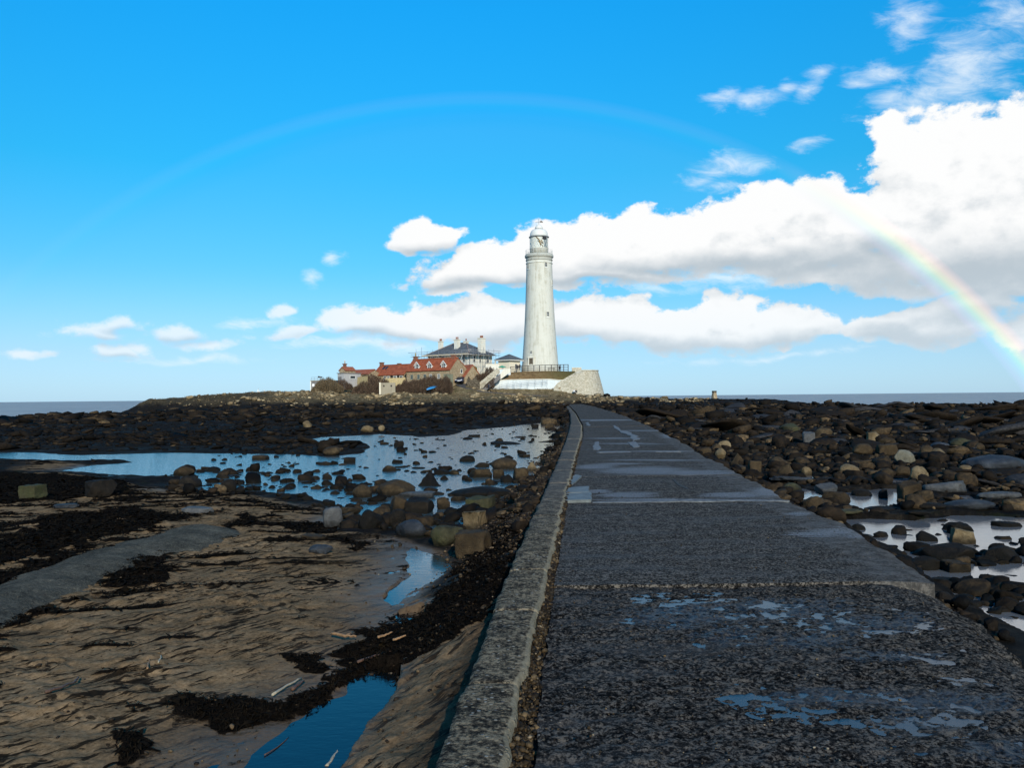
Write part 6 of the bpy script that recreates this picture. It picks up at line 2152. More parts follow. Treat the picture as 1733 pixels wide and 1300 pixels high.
for x, w_ in ((-6.6, 0.8), (-5.4, 0.6), (-3.2, 0.8), (-1.0, 0.9)):
    win(bs, x, 0, hwb - 1.4, w_, 1.0)
MB().box(-4.6, -0.05, hwb - 2.0, -3.9, 0.1, hwb - 0.2).build('door', M_dark, bs)
MB().box(-2.4, -0.06, hwb - 2.0, -1.7, 0.1, hwb - 0.2).build('door', M_dark, bs)
MB().box(-2.55, -0.10, hwb - 2.0, -2.41, 0.1, hwb - 0.1).build('door_post', M_wpaint, bs)

Yt = 207.0
hwt = P3(624, 633, Yt).z - P3(624, 650, Yt).z
hrt = P3(624, 626.3, Yt).z - P3(624, 650, Yt).z
bt = gabled('faded_red_range', 624, 650, Yt, 7.6, 4.0, hwt, hrt, 2.0, M_sandstone, M_pantile2, 'lowest range at left with a faded red roof behind the grey shed', 'house', 0.25)
cst = P3(582.5, 650, 201)
st_h = P3(582.5, 627, 201).z - cst.z
ce = empty('stone_end_house', cst, -TH, 'narrow stone gable with a tall chimney pot behind the grey shed', 'house')
MB().prism([(-1.7, 0, -2), (0.6, 0, -2), (0.6, 0, st_h), (-0.55, 0, st_h + 0.8), (-1.7, 0, st_h)], [(-1.7, 3, -2), (0.6, 3, -2), (0.6, 3, st_h), (-0.55, 3, st_h + 0.8), (-1.7, 3, st_h)]).build('wall', M_sandstone, ce)
for sg, xx_ in ((-1, -1.9), (1, 0.8)):
    roof_plane(ce, [(xx_, -0.2, st_h - 0.05), (xx_, 3.2, st_h - 0.05), (-0.55, 3.2, st_h + 0.95), (-0.55, -0.2, st_h + 0.95)], M_pantile2)
chimney(ce, -0.55, 0.7, st_h + 0.5, st_h + 1.45, 0.6, 0.6, M_brick, 1, M_wpaint, None, 0.8)

Ys = 198.0
css = facade(582, 652, Ys)
shd_h = P3(582, 632, Ys).z - css.z
sh = empty('grey_shed', css, -TH, 'flat roofed grey shed with one dark window at the left end', 'shed')
MB().box(-2.2, 0, -2, 0, 5.2, shd_h).build('wall', M_grey, sh)
MB().box(-2.4, -0.15, shd_h, 0.15, 5.35, shd_h + 0.14).build('roof', M_greyd, sh)
win(sh, 0, 2.7, shd_h - 1.15, 1.5, 0.55, 'side', sash=False)
MB().box(-2.0, -0.04, 0, -0.8, 0.05, 2.0).build('door', M_greyd, sh)

# timber fences
def pale_fence(label, p0, p1, top_px, n):
    a, b = P3(*p0), P3(*p1)
    h = P3(p0[0], top_px, p0[2]).z - a.z
    e = empty('timber_fence', a, 0, label, 'fence', 'yellow timber fences behind the bushes')
    d = b - a
    r_ = random.Random(n)
    for k in range(n):
        t0, t1 = k / n, (k + 0.88) / n
        q0, q1 = d * t0, d * t1
        z0 = min(q0.z, q1.z)
        nrm_ = Vector((d.y, -d.x, 0)).normalized() * 0.03
        hh = h + r_.uniform(-0.04, 0.04)
        v = [q0 - nrm_, q1 - nrm_, q1 + nrm_, q0 + nrm_]
        m = MB().prism([(p.x, p.y, z0 - 0.8) for p in v], [(p.x, p.y, z0 + hh) for p in v])
        m.build('pale', M_pale_fence, e)
    for zz in (0.35, h - 0.3):
        MB().beam(Vector((0, 0.07, zz)), d + Vector((0, 0.07, zz)), 0.06, 0.09).build('fence_rail', M_pale_fence, e)


pale_fence('short run of yellow timber fence beside the grey shed', (605, 650, 199), (622, 648, 195), 638.5, 13)
pale_fence('yellow timber fence between the bushes before the red roofed range', (652, 649, 196), (686, 648, 196), 640.3, 26)

# concrete panel wall with two square holes
Yw = 186.0
w0, w1 = P3(642, 664, Yw), P3(669, 664, Yw)
wh_ = P3(642, 648, Yw).z - w0.z
cw = empty('concrete_wall', w0, 0, 'weathered concrete wall with two square holes between the bushes', 'wall')
L_w = w1.x - w0.x
m = MB()
xs_ = [0, L_w * 0.24, L_w * 0.33, L_w * 0.70, L_w * 0.80, L_w]
za, zb2 = wh_ * 0.56, wh_ * 0.75
m.box(0, 0, -1.5, L_w, 0.3, za).box(0, 0, zb2 + 0.0, L_w, 0.3, wh_)
for i in (0, 2, 4):
    m.box(xs_[i], 0.002, za, xs_[i + 1], 0.298, zb2)
m.build('panel', M_conc, cw)
MB().box(-0.02, -0.03, -1.5, 0.3, 0.33, wh_ + 0.08).build('end_post', M_cream, cw)
MB().box(0.1, 0.32, -0.5, L_w - 0.1, 0.36, wh_ - 0.1).build('backing', M_dark, cw)

# platform wall and railing at the far left
Yp = 192.0
p0, p1 = P3(526, 662, Yp), P3(546, 662, Yp)
ph = P3(526, 645, Yp).z - p0.z
pf = empty('lookout_platform', p0, 0, 'grey walled lookout platform at the left end of the buildings', 'platform')
Lp = p1.x - p0.x
MB().box(0, 0, -1.5, Lp + 3, 4, ph).build('wall', M_greyd, pf)
MB().box(-0.12, -0.12, ph, Lp + 3.1, 4.1, ph + 0.12).build('deck', M_conc, pf)
MB().box(0.35, -0.06, ph * 0.45, 0.85, -0.005, ph * 0.72).build('notice', M_sign, pf)
MB().box(-0.12, -0.1, -1.0, 0.1, 0.0, ph).build('corner_post', M_wpaint, pf)
for k in range(5):
    MB().tube([(0.1 + k * 0.7, 0.1, ph + 0.1), (0.1 + k * 0.7, 0.1, ph + 0.85)], 0.03, 5).build('post', M_iron, pf)
for zz in (0.45, 0.85):
    MB().tube([(0.1, 0.1, ph + zz), (2.9, 0.1, ph + zz)], 0.025, 5).build('rail', M_iron, pf)
bb = empty('binocular_stand', P3(542, 645, Yp + 0.8), 0, 'dark viewing binoculars on the lookout platform', 'binoculars')
bb.location.z = p0.z + ph + 0.1
MB().tube([(0, 0, 0), (0, 0, 0.75)], 0.05, 6).build('stand', M_dark, bb)
MB().tube([(-0.5, 0, 0.85), (0.45, 0, 0.75)], [0.20, 0.13], 8).build('barrel', M_dark, bb)

# ---------------------------------------------------------------- sea wall, steps, terrace, bastion
Yv = 196.0
xs_px = [830, 842, 855, 870, 885, 900, 915, 930, 945, 955]
top_px = [650, 644, 643.4, 643.1, 642.8, 642.6, 642.4, 642.2, 643.6, 644]
bot_px = [658.5, 661, 663, 664.5, 665.5, 666, 666.3, 666.5, 666.5, 666.5]
sw = empty('sea_wall', P3(830, 658, Yv), 0, 'smooth white painted sea wall with a ramp rail below the lighthouse', 'wall')
o0 = sw.location.copy()
vs, fs = [], []
for x, t, b_ in zip(xs_px, top_px, bot_px):
    pt, pb = P3(x, t, Yv) - o0, P3(x, b_, Yv) - o0
    vs += [(pb.x, 0, pb.z - 1.5), (pt.x, 0.05, pt.z), (pt.x, 0.7, pt.z), (pb.x, 0.7, pb.z - 1.5)]
n = len(xs_px)
for i in range(n - 1):
    for k in range(4):
        fs.append((i * 4 + k, i * 4 + (k + 1) % 4, i * 4 + 4 + (k + 1) % 4, i * 4 + 4 + k))
fs += [(0, 3, 2, 1), tuple((n - 1) * 4 + k for k in range(4))]
MB().add(vs, [f[::-1] for f in fs]).build('wall', M_whitew, sw)
cp = MB()
for i in range(n - 1):
    a, b_ = P3(xs_px[i], top_px[i], Yv) - o0, P3(xs_px[i + 1], top_px[i + 1], Yv) - o0
    cp.beam(Vector((a.x, 0.35, a.z + 0.06)), Vector((b_.x - 0.004, 0.35, b_.z + 0.06)), 0.86, 0.13)
cp.build('coping', M_white, sw)
# two rails up the ramp
rl_ = empty('ramp_railing', P3(832, 655, Yv - 1.1), 0, 'thin grey ramp railing in front of the white sea wall', 'railing')
r0_ = rl_.location.copy()
rpx = [(833, 656.5), (846, 654), (858, 652), (870, 650), (882, 648.3), (894, 646.8), (906, 645.6), (918, 644.8), (926, 644.4)]
rp = [P3(x, y, Yv - 1.1) - r0_ for x, y in rpx]
for p in rp:
    MB().tube([p + Vector((0, 0, -1.0)), p + Vector((0, 0, 0.25))], 0.035, 5).build('post', M_rail, rl_)
for dz_ in (0.25, -0.15, -0.55):
    MB().tube([p + Vector((0, 0, dz_)) for p in rp], 0.03, 5).build('rail', M_rail, rl_)

# bastion: round battered wall of whitewashed rubble
Ybz = 202.0
bc = P3(981.5, 666, Ybz)
s_z = Ybz / F_PX
R0, R1 = 40.5 * s_z, 31.0 * s_z
zt_ = P3(995, 628, Ybz).z
zl_ = P3(950, 644, Ybz).z
bas = empty('bastion', (bc.x, Ybz, bc.z - 0.4), 0, 'round battered bastion of whitewashed rubble right of the sea wall', 'wall')
NB, NZ = 72, 12
vs, fs = [], []
for j in range(NZ + 1):
    for k in range(NB):
        a = 2 * math.pi * k / NB
        xn = math.cos(a)
        top = zt_ - (zt_ - zl_) * min(1, max(0, (-0.02 - xn) / 0.92)) * (1 if math.sin(a) < 0.3 else 0.6)
        t = j / NZ
        zz = (bc.z - 1.6) + (top - bc.z + 1.6) * t
        f = (zz - bc.z) / (zt_ - bc.z)
        rad = R0 + (R1 - R0) * f + 0.05 * math.sin(7 * a + 5 * t) * t * (1 - t) * 2
        vs.append((rad * math.cos(a), rad * math.sin(a), zz - bc.z + 0.4))
for j in range(NZ):
    for k in range(NB):
        fs.append((j * NB + k, j * NB + (k + 1) % NB, (j + 1) * NB + (k + 1) % NB, (j + 1) * NB + k))
fs.append(tuple(NZ * NB + k for k in range(NB)))
MB().add(vs, fs, False).build('wall', M_whitestone, bas)
o0 = bas.location.copy()
wg0 = [P3(x, y, yy_) - o0 for x, y, yy_ in ((936, 670, 194.6), (937.5, 656, 195.2), (944, 648, 195.6), (962, 637, 196.4), (979, 627.8, 197.4), (990, 628.2, 197.0), (990, 670, 195.9))]
wg1 = [Vector((p.x, p.y + 2.2, p.z)) for p in wg0]
MB().prism(wg0, wg1).build('wing_wall', M_whitestone, bas)
cpb = []
for k in range(NB + 1):
    a = 2 * math.pi * k / NB
    v = vs[NZ * NB + k % NB]
    cpb.append((v[0], v[1], v[2] + 0.05))
MB().tube(cpb, 0.17, 6, False).build('coping', mat_render('worn_coping', (0.5, 0.47, 0.38), (0.3, 0.27, 0.2), 0.6, False), bas)
pw0, pw1 = P3(968, 630, 205), P3(984, 630, 205)
pw = empty('parapet_wall', pw0, 0, 'short whitewashed parapet at the right end of the dark fence', 'wall')
MB().box(0, 0, -2.5, pw1.x - pw0.x, 0.5, P3(968, 623, 205).z - pw0.z).build('wall', M_whitestone, pw)
MB().box(-0.05, -0.05, P3(968, 623, 205).z - pw0.z, pw1.x - pw0.x + 0.05, 0.55, P3(968, 623, 205).z - pw0.z + 0.12).build('coping', M_cream, pw)

# terrace: grass bank and flat top under the tower
M_bank = None


def mat_bank(b):
    p = S.pos()
    x, y, z = S.xyz(p)
    n = S.noise(S.vm('MULTIPLY', p, (1, 1, 0.5)), 1.1, 6, 0.7)
    n2 = S.noise(p, 7, 4, 0.7)
    c = S.ramp(n * 0.55 + n2 * 0.45, [(0.36, (0.075, 0.045, 0.02)), (0.5, (0.19, 0.115, 0.05)), (0.62, (0.29, 0.195, 0.095))])
    gx = S.ss(x + (n - 0.5) * 14, 4.0, 15.0)
    c = S.mix(gx * 0.85, c, S.ramp(n2, [(0.36, (0.045, 0.048, 0.014)), (0.64, (0.13, 0.115, 0.036))]))
    setp(b, col=c, rough=0.95, spec=0.1, nrm=bump(n2, 1.0, 0.12))


M_bank = material('winter_turf', mat_bank)
lowp = [(842, 644.6), (855, 643.9), (870, 643.6), (885, 643.3), (900, 643.1), (915, 642.9), (930, 642.9), (945, 643), (958, 640), (967, 636), (974, 632.5)]
upp = [(862, 630.5), (867, 630), (876, 629.4), (887, 628.8), (900, 628.3), (912, 628), (925, 627.8), (938, 627.8), (950, 628), (962, 628.6), (972, 628.8)]
vs, fs = [], []
for (lx, ly), (ux, uy) in zip(lowp, upp):
    a, b_ = P3(lx, ly, 196.6), P3(ux, uy, 200.6)
    c_ = Vector((b_.x * 1.06, 219, b_.z + 0.2))
    vs += [(a.x, a.y, a.z - 3)]
    for j in range(9):
        t = j / 8
        q_ = a.lerp(b_, t)
        bulge = 0.25 * math.sin(t * math.pi) + 0.08 * math.sin(lx * 0.7 + j * 1.7)
        vs.append((q_.x, q_.y, q_.z + bulge * (0 < t < 1)))
    vs += [tuple(c_), (c_.x, 219.5, c_.z - 6)]
K = 12
for i in range(len(lowp) - 1):
    for k in range(K - 1):
        fs.append((i * K + k, (i + 1) * K + k, (i + 1) * K + k + 1, i * K + k + 1))
fs += [tuple(range(K)), tuple((len(lowp) - 1) * K + k for k in range(K - 1, -1, -1))]
o = MB().add(vs, fs, True).build('grass_bank', M_bank)
tag(o, kind='structure')

# steps between two white parapets
def parapet(name, px, Y, th, mat, parent, o0):
    a = [P3(x, y, Y) - o0 for x, y in px]
    b_ = [Vector((p.x, p.y + th, p.z)) for p in a]
    MB().prism(a, b_).build(name, mat, parent)


stp = empty('white_steps', P3(815, 659, 194), 0, 'long white flight of steps climbing to the lodge beside the turf bank', 'steps')
o0 = stp.location.copy()
parapet('left_parapet', [(810.5, 659), (811, 648), (815, 644.5), (838, 625.5), (845, 624.5), (846, 631), (822, 650.5), (817, 657)], 193.2, 0.45, M_whitestone, stp, o0)
parapet('right_parapet', [(818, 661), (823, 653.5), (847, 633), (853, 624.5), (864, 624), (864, 630), (843, 645), (836, 652), (832, 661)], 195.4, 0.5, M_white, stp, o0)
sa_, sb_ = P3(813, 659, 194.3) - o0, P3(847, 632, 195) - o0
for k in range(16):
    t = k / 16
    q_ = sa_.lerp(sb_, t)
    q2 = sa_.lerp(sb_, t + 1 / 16)
    MB().box(q_.x, sa_.y - 0.6, q_.z - 1.2, q2.x - 0.003, sa_.y + 1.05, q_.z + 0.02).build('step', M_greyd, stp)
# upper landing wall with the pale patchwork
ul = empty('landing_wall', P3(846, 634, 198.5), 0, 'patched pale landing wall between the parasol and the turf bank', 'wall')
o0 = ul.location.copy()
parapet('wall', [(843, 640), (845, 625.5), (852, 624.8), (863, 624.2), (864.5, 634), (850, 643)], 198.5, 0.4, M_whitew, ul, o0)

# dark rail fence round the terrace
fe = empty('terrace_fence', P3(864, 630, 200.4), 0, 'black timber post and rail fence along the top of the turf bank', 'fence')
o0 = fe.location.copy()
fpx = [(864, 630.2, 621.0), (873.5, 629.4, 620.3), (883, 628.9, 619.6), (893.5, 628.5, 619.0), (903.5, 628.2, 618.5), (913, 628, 618.1), (922.5, 628, 617.8), (933, 628, 617.5), (943.5, 628.2, 617.3), (948, 628.3, 617.2), (954, 628.5, 617.1), (961.5, 629, 617.0)]
fb = [P3(x, yb, 200.4) - o0 for x, yb, yt in fpx]
ft = [P3(x, yt, 200.4) - o0 for x, yb, yt in fpx]
for a, b_ in zip(fb, ft):
    MB().beam(a + Vector((0, 0, -0.4)), b_ + Vector((0, 0, 0.05)), 0.17, 0.17).build('post', M_dark, fe)
for t, hh in ((0.97, 0.15), (0.60, 0.12), (0.26, 0.12)):
    m = MB()
    for i in range(len(fb) - 1):
        m.beam(fb[i].lerp(ft[i], t) + Vector((0, -0.12, 0)), fb[i + 1].lerp(ft[i + 1], t) + Vector((-0.003, -0.12, 0)), 0.07, hh)
    m.build('rail', M_dark, fe)

# picnic bench behind the fence
bp = P3(933, 624.5, 203)
be = empty('picnic_bench', (bp.x, 203, P3(933, 628, 203).z), 0, 'dark picnic bench behind the fence in front of the tower', 'bench')
MB().box(-0.9, -0.35, 0.70, 0.9, 0.35, 0.76).build('top', M_dark, be)
MB().box(-0.9, -0.8, 0.42, 0.9, -0.55, 0.47).build('seat', M_dark, be)
MB().box(-0.9, 0.55, 0.42, 0.9, 0.8, 0.47).build('seat', M_dark, be)
for x in (-0.6, 0.6):
    for sg in (-1, 1):
        MB().beam((x, sg * 0.2, 0.72), (x, sg * 0.75, -0.2), 0.09, 0.06).build('leg', M_dark, be)

# ---------------------------------------------------------------- beacon out on the reef
Yo = 192.0
pb_ = P3(1209, 677, Yo)
bh = P3(1209, 661.5, Yo).z - pb_.z
bc_ = empty('beacon', (pb_.x, Yo, pb_.z - 0.35), R(18), 'small square stone beacon standing alone out on the right reef', 'beacon')
h2 = bh + 0.35
wb_, wt_ = 0.58, 0.36
MB().lathe([(wb_ * 1.414, 0), (wt_ * 1.45, h2 * 0.80)], 4, a0=math.pi / 4).build('shaft', M_sandstone, bc_)
MB().lathe([(wt_ * 1.36, h2 * 0.80), (wt_ * 1.36, h2 * 0.83), (wt_ * 1.55, h2 * 0.84), (wt_ * 1.50, h2)], 4, a0=math.pi / 4).build('cap', M_sandstone2, bc_)
MB().box(-0.75, -0.75, -0.6, 0.75, 0.75, 0.05).build('footing', M_sandstone2, bc_)

# ---------------------------------------------------------------- access track to the car and along the foot of the wall
trk = [(985, 682.5, 186), (972, 676, 188), (950, 671.5, 190), (920, 669.5, 190.5), (880, 668, 190.5), (845, 665, 191), (815, 662, 191), (795, 657, 191.5), (785, 653, 193), (779, 649.5, 196), (778, 648, 199)]
m = MB()
vs, fs = [], []
tp = [P3(*q_) for q_ in trk]
fine_t = []
for i in range(len(tp) - 1):
    for k in range(6):
        fine_t.append(tp[i].lerp(tp[i + 1], k / 6))
fine_t.append(tp[-1])
for i, p in enumerate(fine_t):
    d = (fine_t[min(i + 1, len(fine_t) - 1)] - fine_t[max(0, i - 1)])
    d.z = 0
    d.normalize()
    n_v = Vector((-d.y, d.x, 0))
    for sgn in (1.5, -1.5):
        q_ = p + n_v * sgn
        vs.append((q_.x, q_.y, p.z + 0.05))
    for sgn in (-1.5, 1.5):
        q_ = p + n_v * sgn
        vs.append((q_.x, q_.y, p.z - 1.5))
for i in range(len(fine_t) - 1):
    for k in range(4):
        fs.append((i * 4 + k, i * 4 + (k + 1) % 4, i * 4 + 4 + (k + 1) % 4, i * 4 + 4 + k))
o = m.add(vs, fs).build('track', M_track)
tag(o, kind='structure')

# ---------------------------------------------------------------- car
pc = P3(778.5, 648.6, 195.5)
car = empty('parked_car', pc, R(-6), 'dark blue hatchback parked facing the causeway beside the cottage', 'car')
M_car = plain('dark_blue_car_paint', (0.015, 0.022, 0.05), 0.22, var=0.1, scale=2, spec=0.6)
M_tyre = plain('tyre_rubber', (0.015, 0.015, 0.015), 0.85)
M_lamp = plain('headlamp_glass', (0.75, 0.76, 0.78), 0.15, var=0.05)
prof_ = [(-2.0, 0.30), (-2.02, 0.62), (-1.9, 0.80), (-1.05, 0.96), (-0.35, 1.44), (0.9, 1.50), (1.75, 1.28), (2.0, 0.9), (2.0, 0.30)]
secs = []
for w_, yoff, sc_ in ((-0.88, 0.07, 0.90), (-0.86, 0.0, 1.0), (0.86, 0.0, 1.0), (0.88, 0.07, 0.90)):
    secs.append([(w_ * (0.80 if z > 1.2 else 0.93 if z > 0.9 else 1.0), y, 0.3 + (z - 0.3) * (sc_ if abs(w_) > 0.87 else 1.0)) for y, z in prof_])
mb_ = MB()
npf = len(prof_)
mb_.add([p for s_ in secs for p in s_], [(i * npf + j, i * npf + (j + 1) % npf, (i + 1) * npf + (j + 1) % npf, (i + 1) * npf + j) for i in range(3) for j in range(npf)] + [tuple(range(npf - 1, -1, -1)), tuple(3 * npf + j for j in range(npf))], True)
mb_.build('body', M_car, car)
MB().prism([(-0.66, -0.98, 1.02), (0.66, -0.98, 1.02), (0.58, -0.42, 1.40), (-0.58, -0.42, 1.40)], [(-0.66, -1.02, 1.03), (0.66, -1.02, 1.03), (0.58, -0.46, 1.42), (-0.58, -0.46, 1.42)]).build('windscreen', M_glass, car)
for sg in (-1, 1):
    MB().prism([(sg * 0.46, -2.03, 0.66), (sg * 0.80, -1.98, 0.68), (sg * 0.80, -1.90, 0.82), (sg * 0.46, -1.97, 0.76)], [(sg * 0.46, -1.9, 0.66), (sg * 0.80, -1.85, 0.68), (sg * 0.80, -1.8, 0.82), (sg * 0.46, -1.85, 0.76)]).build('headlight', M_lamp, car)
    MB().box(sg * 0.98 - 0.09, -0.75, 0.95, sg * 0.98 + 0.09, -0.6, 1.09).build('wing_mirror', M_car, car)
    for yy_ in (-1.3, 1.3):
        w_ = MB().lathe([(0.18, -0.1), (0.31, -0.1), (0.33, -0.06), (0.33, 0.06), (0.31, 0.1), (0.18, 0.1)], 18).build('wheel', M_tyre, car)
        w_.location = (sg * 0.80, yy_, 0.33)
        w_.rotation_euler = (0, math.pi / 2, 0)
MB().box(-0.27, -2.06, 0.44, 0.27, -2.03, 0.55).build('number_plate', M_sign, car)
MB().box(-0.42, -2.045, 0.60, 0.42, -2.0, 0.74).build('grille', M_rail, car)

# ---------------------------------------------------------------- upturned blue boat
b0, b1 = P3(722, 660, 186), P3(741, 653.5, 188.5)
mid = (b0 + b1) / 2
bo = empty('rowing_boat', mid, 0, 'bright blue rowing boat lying on the bank below the bushes', 'boat')
dv = (b1 - b0)
Lb = dv.length
ex = dv.normalized()
ey = Vector((-ex.y, ex.x, 0)).normalized()
ez = ex.cross(ey)
vs, fs = [], []
NS, NK = 13, 9
for i in range(NS):
    t = i / (NS - 1) * 2 - 1
    w_ = 0.48 * (1 - abs(t) ** 2.6) + 0.04
    hgt = 0.38 * (1 - 0.35 * t * t)
    for k in range(NK):
        a = math.pi * k / (NK - 1)
        p = ex * (t * Lb / 2) + ey * (w_ * math.cos(a)) + ez * (hgt * math.sin(a) - 0.08)
        vs.append(tuple(p))
for i in range(NS - 1):
    for k in range(NK - 1):
        fs.append((i * NK + k, i * NK + k + 1, (i + 1) * NK + k + 1, (i + 1) * NK + k))
MB().add(vs, fs, True).build('hull', M_blue, bo)
MB().tube([ex * (Lb / 2 * (2 * i / 12 - 1) * 0.98) + ez * (0.33 * (1 - 0.35 * (2 * i / 12 - 1) ** 2)) for i in range(13)], 0.05, 5).build('keel', M_blue, bo)
MB().tube([ex * (Lb / 2 * (2 * i / 12 - 1)) - ey * (0.50 * (1 - abs(2 * i / 12 - 1) ** 2.6) + 0.05) - ez * 0.08 for i in range(13)], 0.05, 5).build('gunwale', M_dark, bo)

# ---------------------------------------------------------------- white sail beyond the headland
ps_ = P3(437, 664.5, 420)
ys_ = empty('sailing_boat', (ps_.x, 420, -1.0), 0, 'tiny white sail of a boat showing beyond the left headland', 'boat')
hs = P3(437, 657, 420).z + 1.0
vs, fs = [], []
for i in range(7):
    t = i / 6 * 2 - 1
    w_ = 0.9 * (1 - abs(t) ** 2.4) + 0.05
    for k in range(7):
        a = math.pi + math.pi * k / 6
        vs.append((t * 3.6, w_ * math.cos(a), 0.7 + 1.0 * math.sin(a) * 0.9))
for i in range(6):
    for k in range(6):
        fs.append((i * 7 + k, (i + 1) * 7 + k, (i + 1) * 7 + k + 1, i * 7 + k + 1))
MB().add(vs, fs, True).build('hull', M_wpaint, ys_)
MB().tube([(0.2, 0, 0.5), (0.2, 0, hs)], 0.05, 5).build('mast', M_iron, ys_)
for nm_, a, b_, c_ in (('main_sail', (0.1, 0, hs - 0.2), (0.1, 0, 1.4), (-2.6, 0, 1.5)), ('jib', (0.35, 0, hs - 1.0), (0.35, 0, 1.2), (3.2, 0, 1.0))):
    vs = [a, b_, c_]
    MB().prism([(p[0], -0.012, p[2]) for p in vs], [(p[0], 0.012, p[2]) for p in vs]).build(nm_, M_sign, ys_)
pm = P3(447.5, 664.5, 186)
mk = empty('marker_post', (pm.x, 186, pm.z), 0, 'short white marker post on the left headland', 'post')
MB().tube([(0, 0, -0.3), (0, 0, 0.45)], 0.10, 8).build('post', M_sign, mk)
MB().lathe([(0.14, 0.45), (0.14, 0.52), (0.02, 0.58)], 8).build('cap', M_sign, mk)

# ---------------------------------------------------------------- people (about a dozen pixels tall)
M_skin = plain('skin', (0.42, 0.25, 0.17), 0.6, var=0.05)


def person(x, y, z, h, rz, top, legs, label, pose='stand'):
    me = bpy.data.meshes.new('person')
    if pose == 'stand':
        J_ = [((0, 0, .52), .085), ((0, 0, .66), .088), ((0, 0, .79), .10), ((0, 0, .85), .05), ((0, -.005, .90), .055), ((0, -.005, .95), .062), ((0, 0, .985), .04),
              ((.055, 0, .49), .062), ((.06, -.01, .27), .045), ((.062, .01, .05), .032), ((.064, -.06, .02), .026), ((-.055, 0, .49), .062), ((-.065, .02, .27), .045), ((-.072, .05, .05), .032), ((-.074, -.02, .02), .026),
              ((.115, 0, .79), .042), ((.135, .02, .62), .034), ((.12, -.05, .48), .026), ((-.115, 0, .79), .042), ((-.135, .02, .62), .034), ((-.12, -.05, .48), .026)]
        E_ = [(0, 1), (1, 2), (2, 3), (3, 4), (4, 5), (5, 6), (0, 7), (7, 8), (8, 9), (9, 10), (0, 11), (11, 12), (12, 13), (13, 14), (2, 15), (15, 16), (16, 17), (2, 18), (18, 19), (19, 20)]
        split = .50
    else:
        J_ = [((0, 0, .10), .09), ((0, -.02, .24), .088), ((0, -.04, .37), .10), ((0, -.045, .43), .05), ((0, -.06, .48), .055), ((0, -.06, .53), .062), ((0, -.055, .565), .04),
              ((.06, -.10, .13), .062), ((.07, -.26, .24), .045), ((.07, -.33, .05), .032), ((.07, -.39, .02), .026), ((-.06, -.10, .13), .062), ((-.07, -.26, .24), .045), ((-.07, -.33, .05), .032), ((-.07, -.39, .02), .026),
              ((.115, -.04, .37), .042), ((.14, -.10, .24), .034), ((.08, -.22, .22), .026), ((-.115, -.04, .37), .042), ((-.14, -.10, .24), .034), ((-.08, -.22, .22), .026)]
        E_ = [(0, 1), (1, 2), (2, 3), (3, 4), (4, 5), (5, 6), (0, 7), (7, 8), (8, 9), (9, 10), (0, 11), (11, 12), (12, 13), (13, 14), (2, 15), (15, 16), (16, 17), (2, 18), (18, 19), (19, 20)]
        split = .17
    me.from_pydata([Vector(p) * h for p, _ in J_], E_, [])
    o = bpy.data.objects.new('person_rig', me)
    COL.objects.link(o)
    sk = o.modifiers.new('skin', 'SKIN')
    for v, (_, r_) in zip(me.skin_vertices[0].data, J_):
        v.radius = (r_ * h, r_ * h * 0.8)
        v.use_root = False
    me.skin_vertices[0].data[0].use_root = True
    su = o.modifiers.new('sub', 'SUBSURF')
    su.levels = su.render_levels = 1
    bpy.context.view_layer.update()
    ev = bpy.data.meshes.new_from_object(o.evaluated_get(bpy.context.evaluated_depsgraph_get()))
    bpy.data.objects.remove(o, do_unlink=True)
    ev.name = 'person'
    ev.materials.clear()
    for m_ in (top, legs, M_skin, M_dark):
        ev.materials.append(m_)
    neck = (0.86 if pose == 'stand' else 0.44) * h
    hair = (0.955 if pose == 'stand' else 0.535) * h
    for p in ev.polygons:
        c_ = p.center
        hand = pose == 'stand' and abs(c_.x) > 0.10 * h and c_.z < 0.50 * h
        p.material_index = 3 if c_.z > hair or (c_.z > neck and c_.y > 0.02 * h) else 2 if c_.z > neck or hand else 0 if c_.z > split * h else 1
        p.use_smooth = True
    r = bpy.data.objects.new('person', ev)
    COL.objects.link(r)
    r.location = (x, y, z)
    r.rotation_euler = (0, 0, rz)
    tag(r, label, 'person')
    return r


M_coatb = plain('black_coat', (0.012, 0.012, 0.015), 0.8)
M_coatn = plain('navy_jacket', (0.02, 0.028, 0.05), 0.8)
M_coatw = plain('white_jacket', (0.62, 0.62, 0.62), 0.8)
M_jean = plain('dark_jeans', (0.03, 0.035, 0.055), 0.85)
for px, Y, zpx, rz, t_, lab in ((876, 201.6, 628, 0.3, M_coatb, 'left one of two people in dark clothes between lodge and lighthouse'), (879.7, 201.8, 627, -0.4, M_coatb, 'right one of two people in dark clothes between lodge and lighthouse'),
                                (947.5, 201.4, 629, 0.2, M_coatn, 'person in a dark coat standing behind the right end of the black fence')):
    p = P3(px, zpx, Y)
    person(p.x, Y, p.z - 0.15, 1.75, rz, t_, M_jean, lab)
p = P3(841, 632, 195.0)
person(p.x, 195.0, p.z, 1.25, 0.5, M_coatb, M_jean, 'person in black near the top of the white steps')
p = P3(827, 658, 193.0)
person(p.x, 193.0, p.z - 0.1, 1.25, 2.6, M_coatn, M_jean, 'person in dark clothes at the foot of the white steps')
for px, t_, lab in ((971.3, M_coatw, 'person in a white jacket sitting at the foot of the bastion'), (974.8, M_coatb, 'person in black sitting at the foot of the bastion')):
    p = P3(px, 665.3, 194.6)
    person(p.x, 194.6, max(p.z, GZ(p.x, 194.6) - 0.05), 1.5, 0.2, t_, M_jean, lab, 'sit')


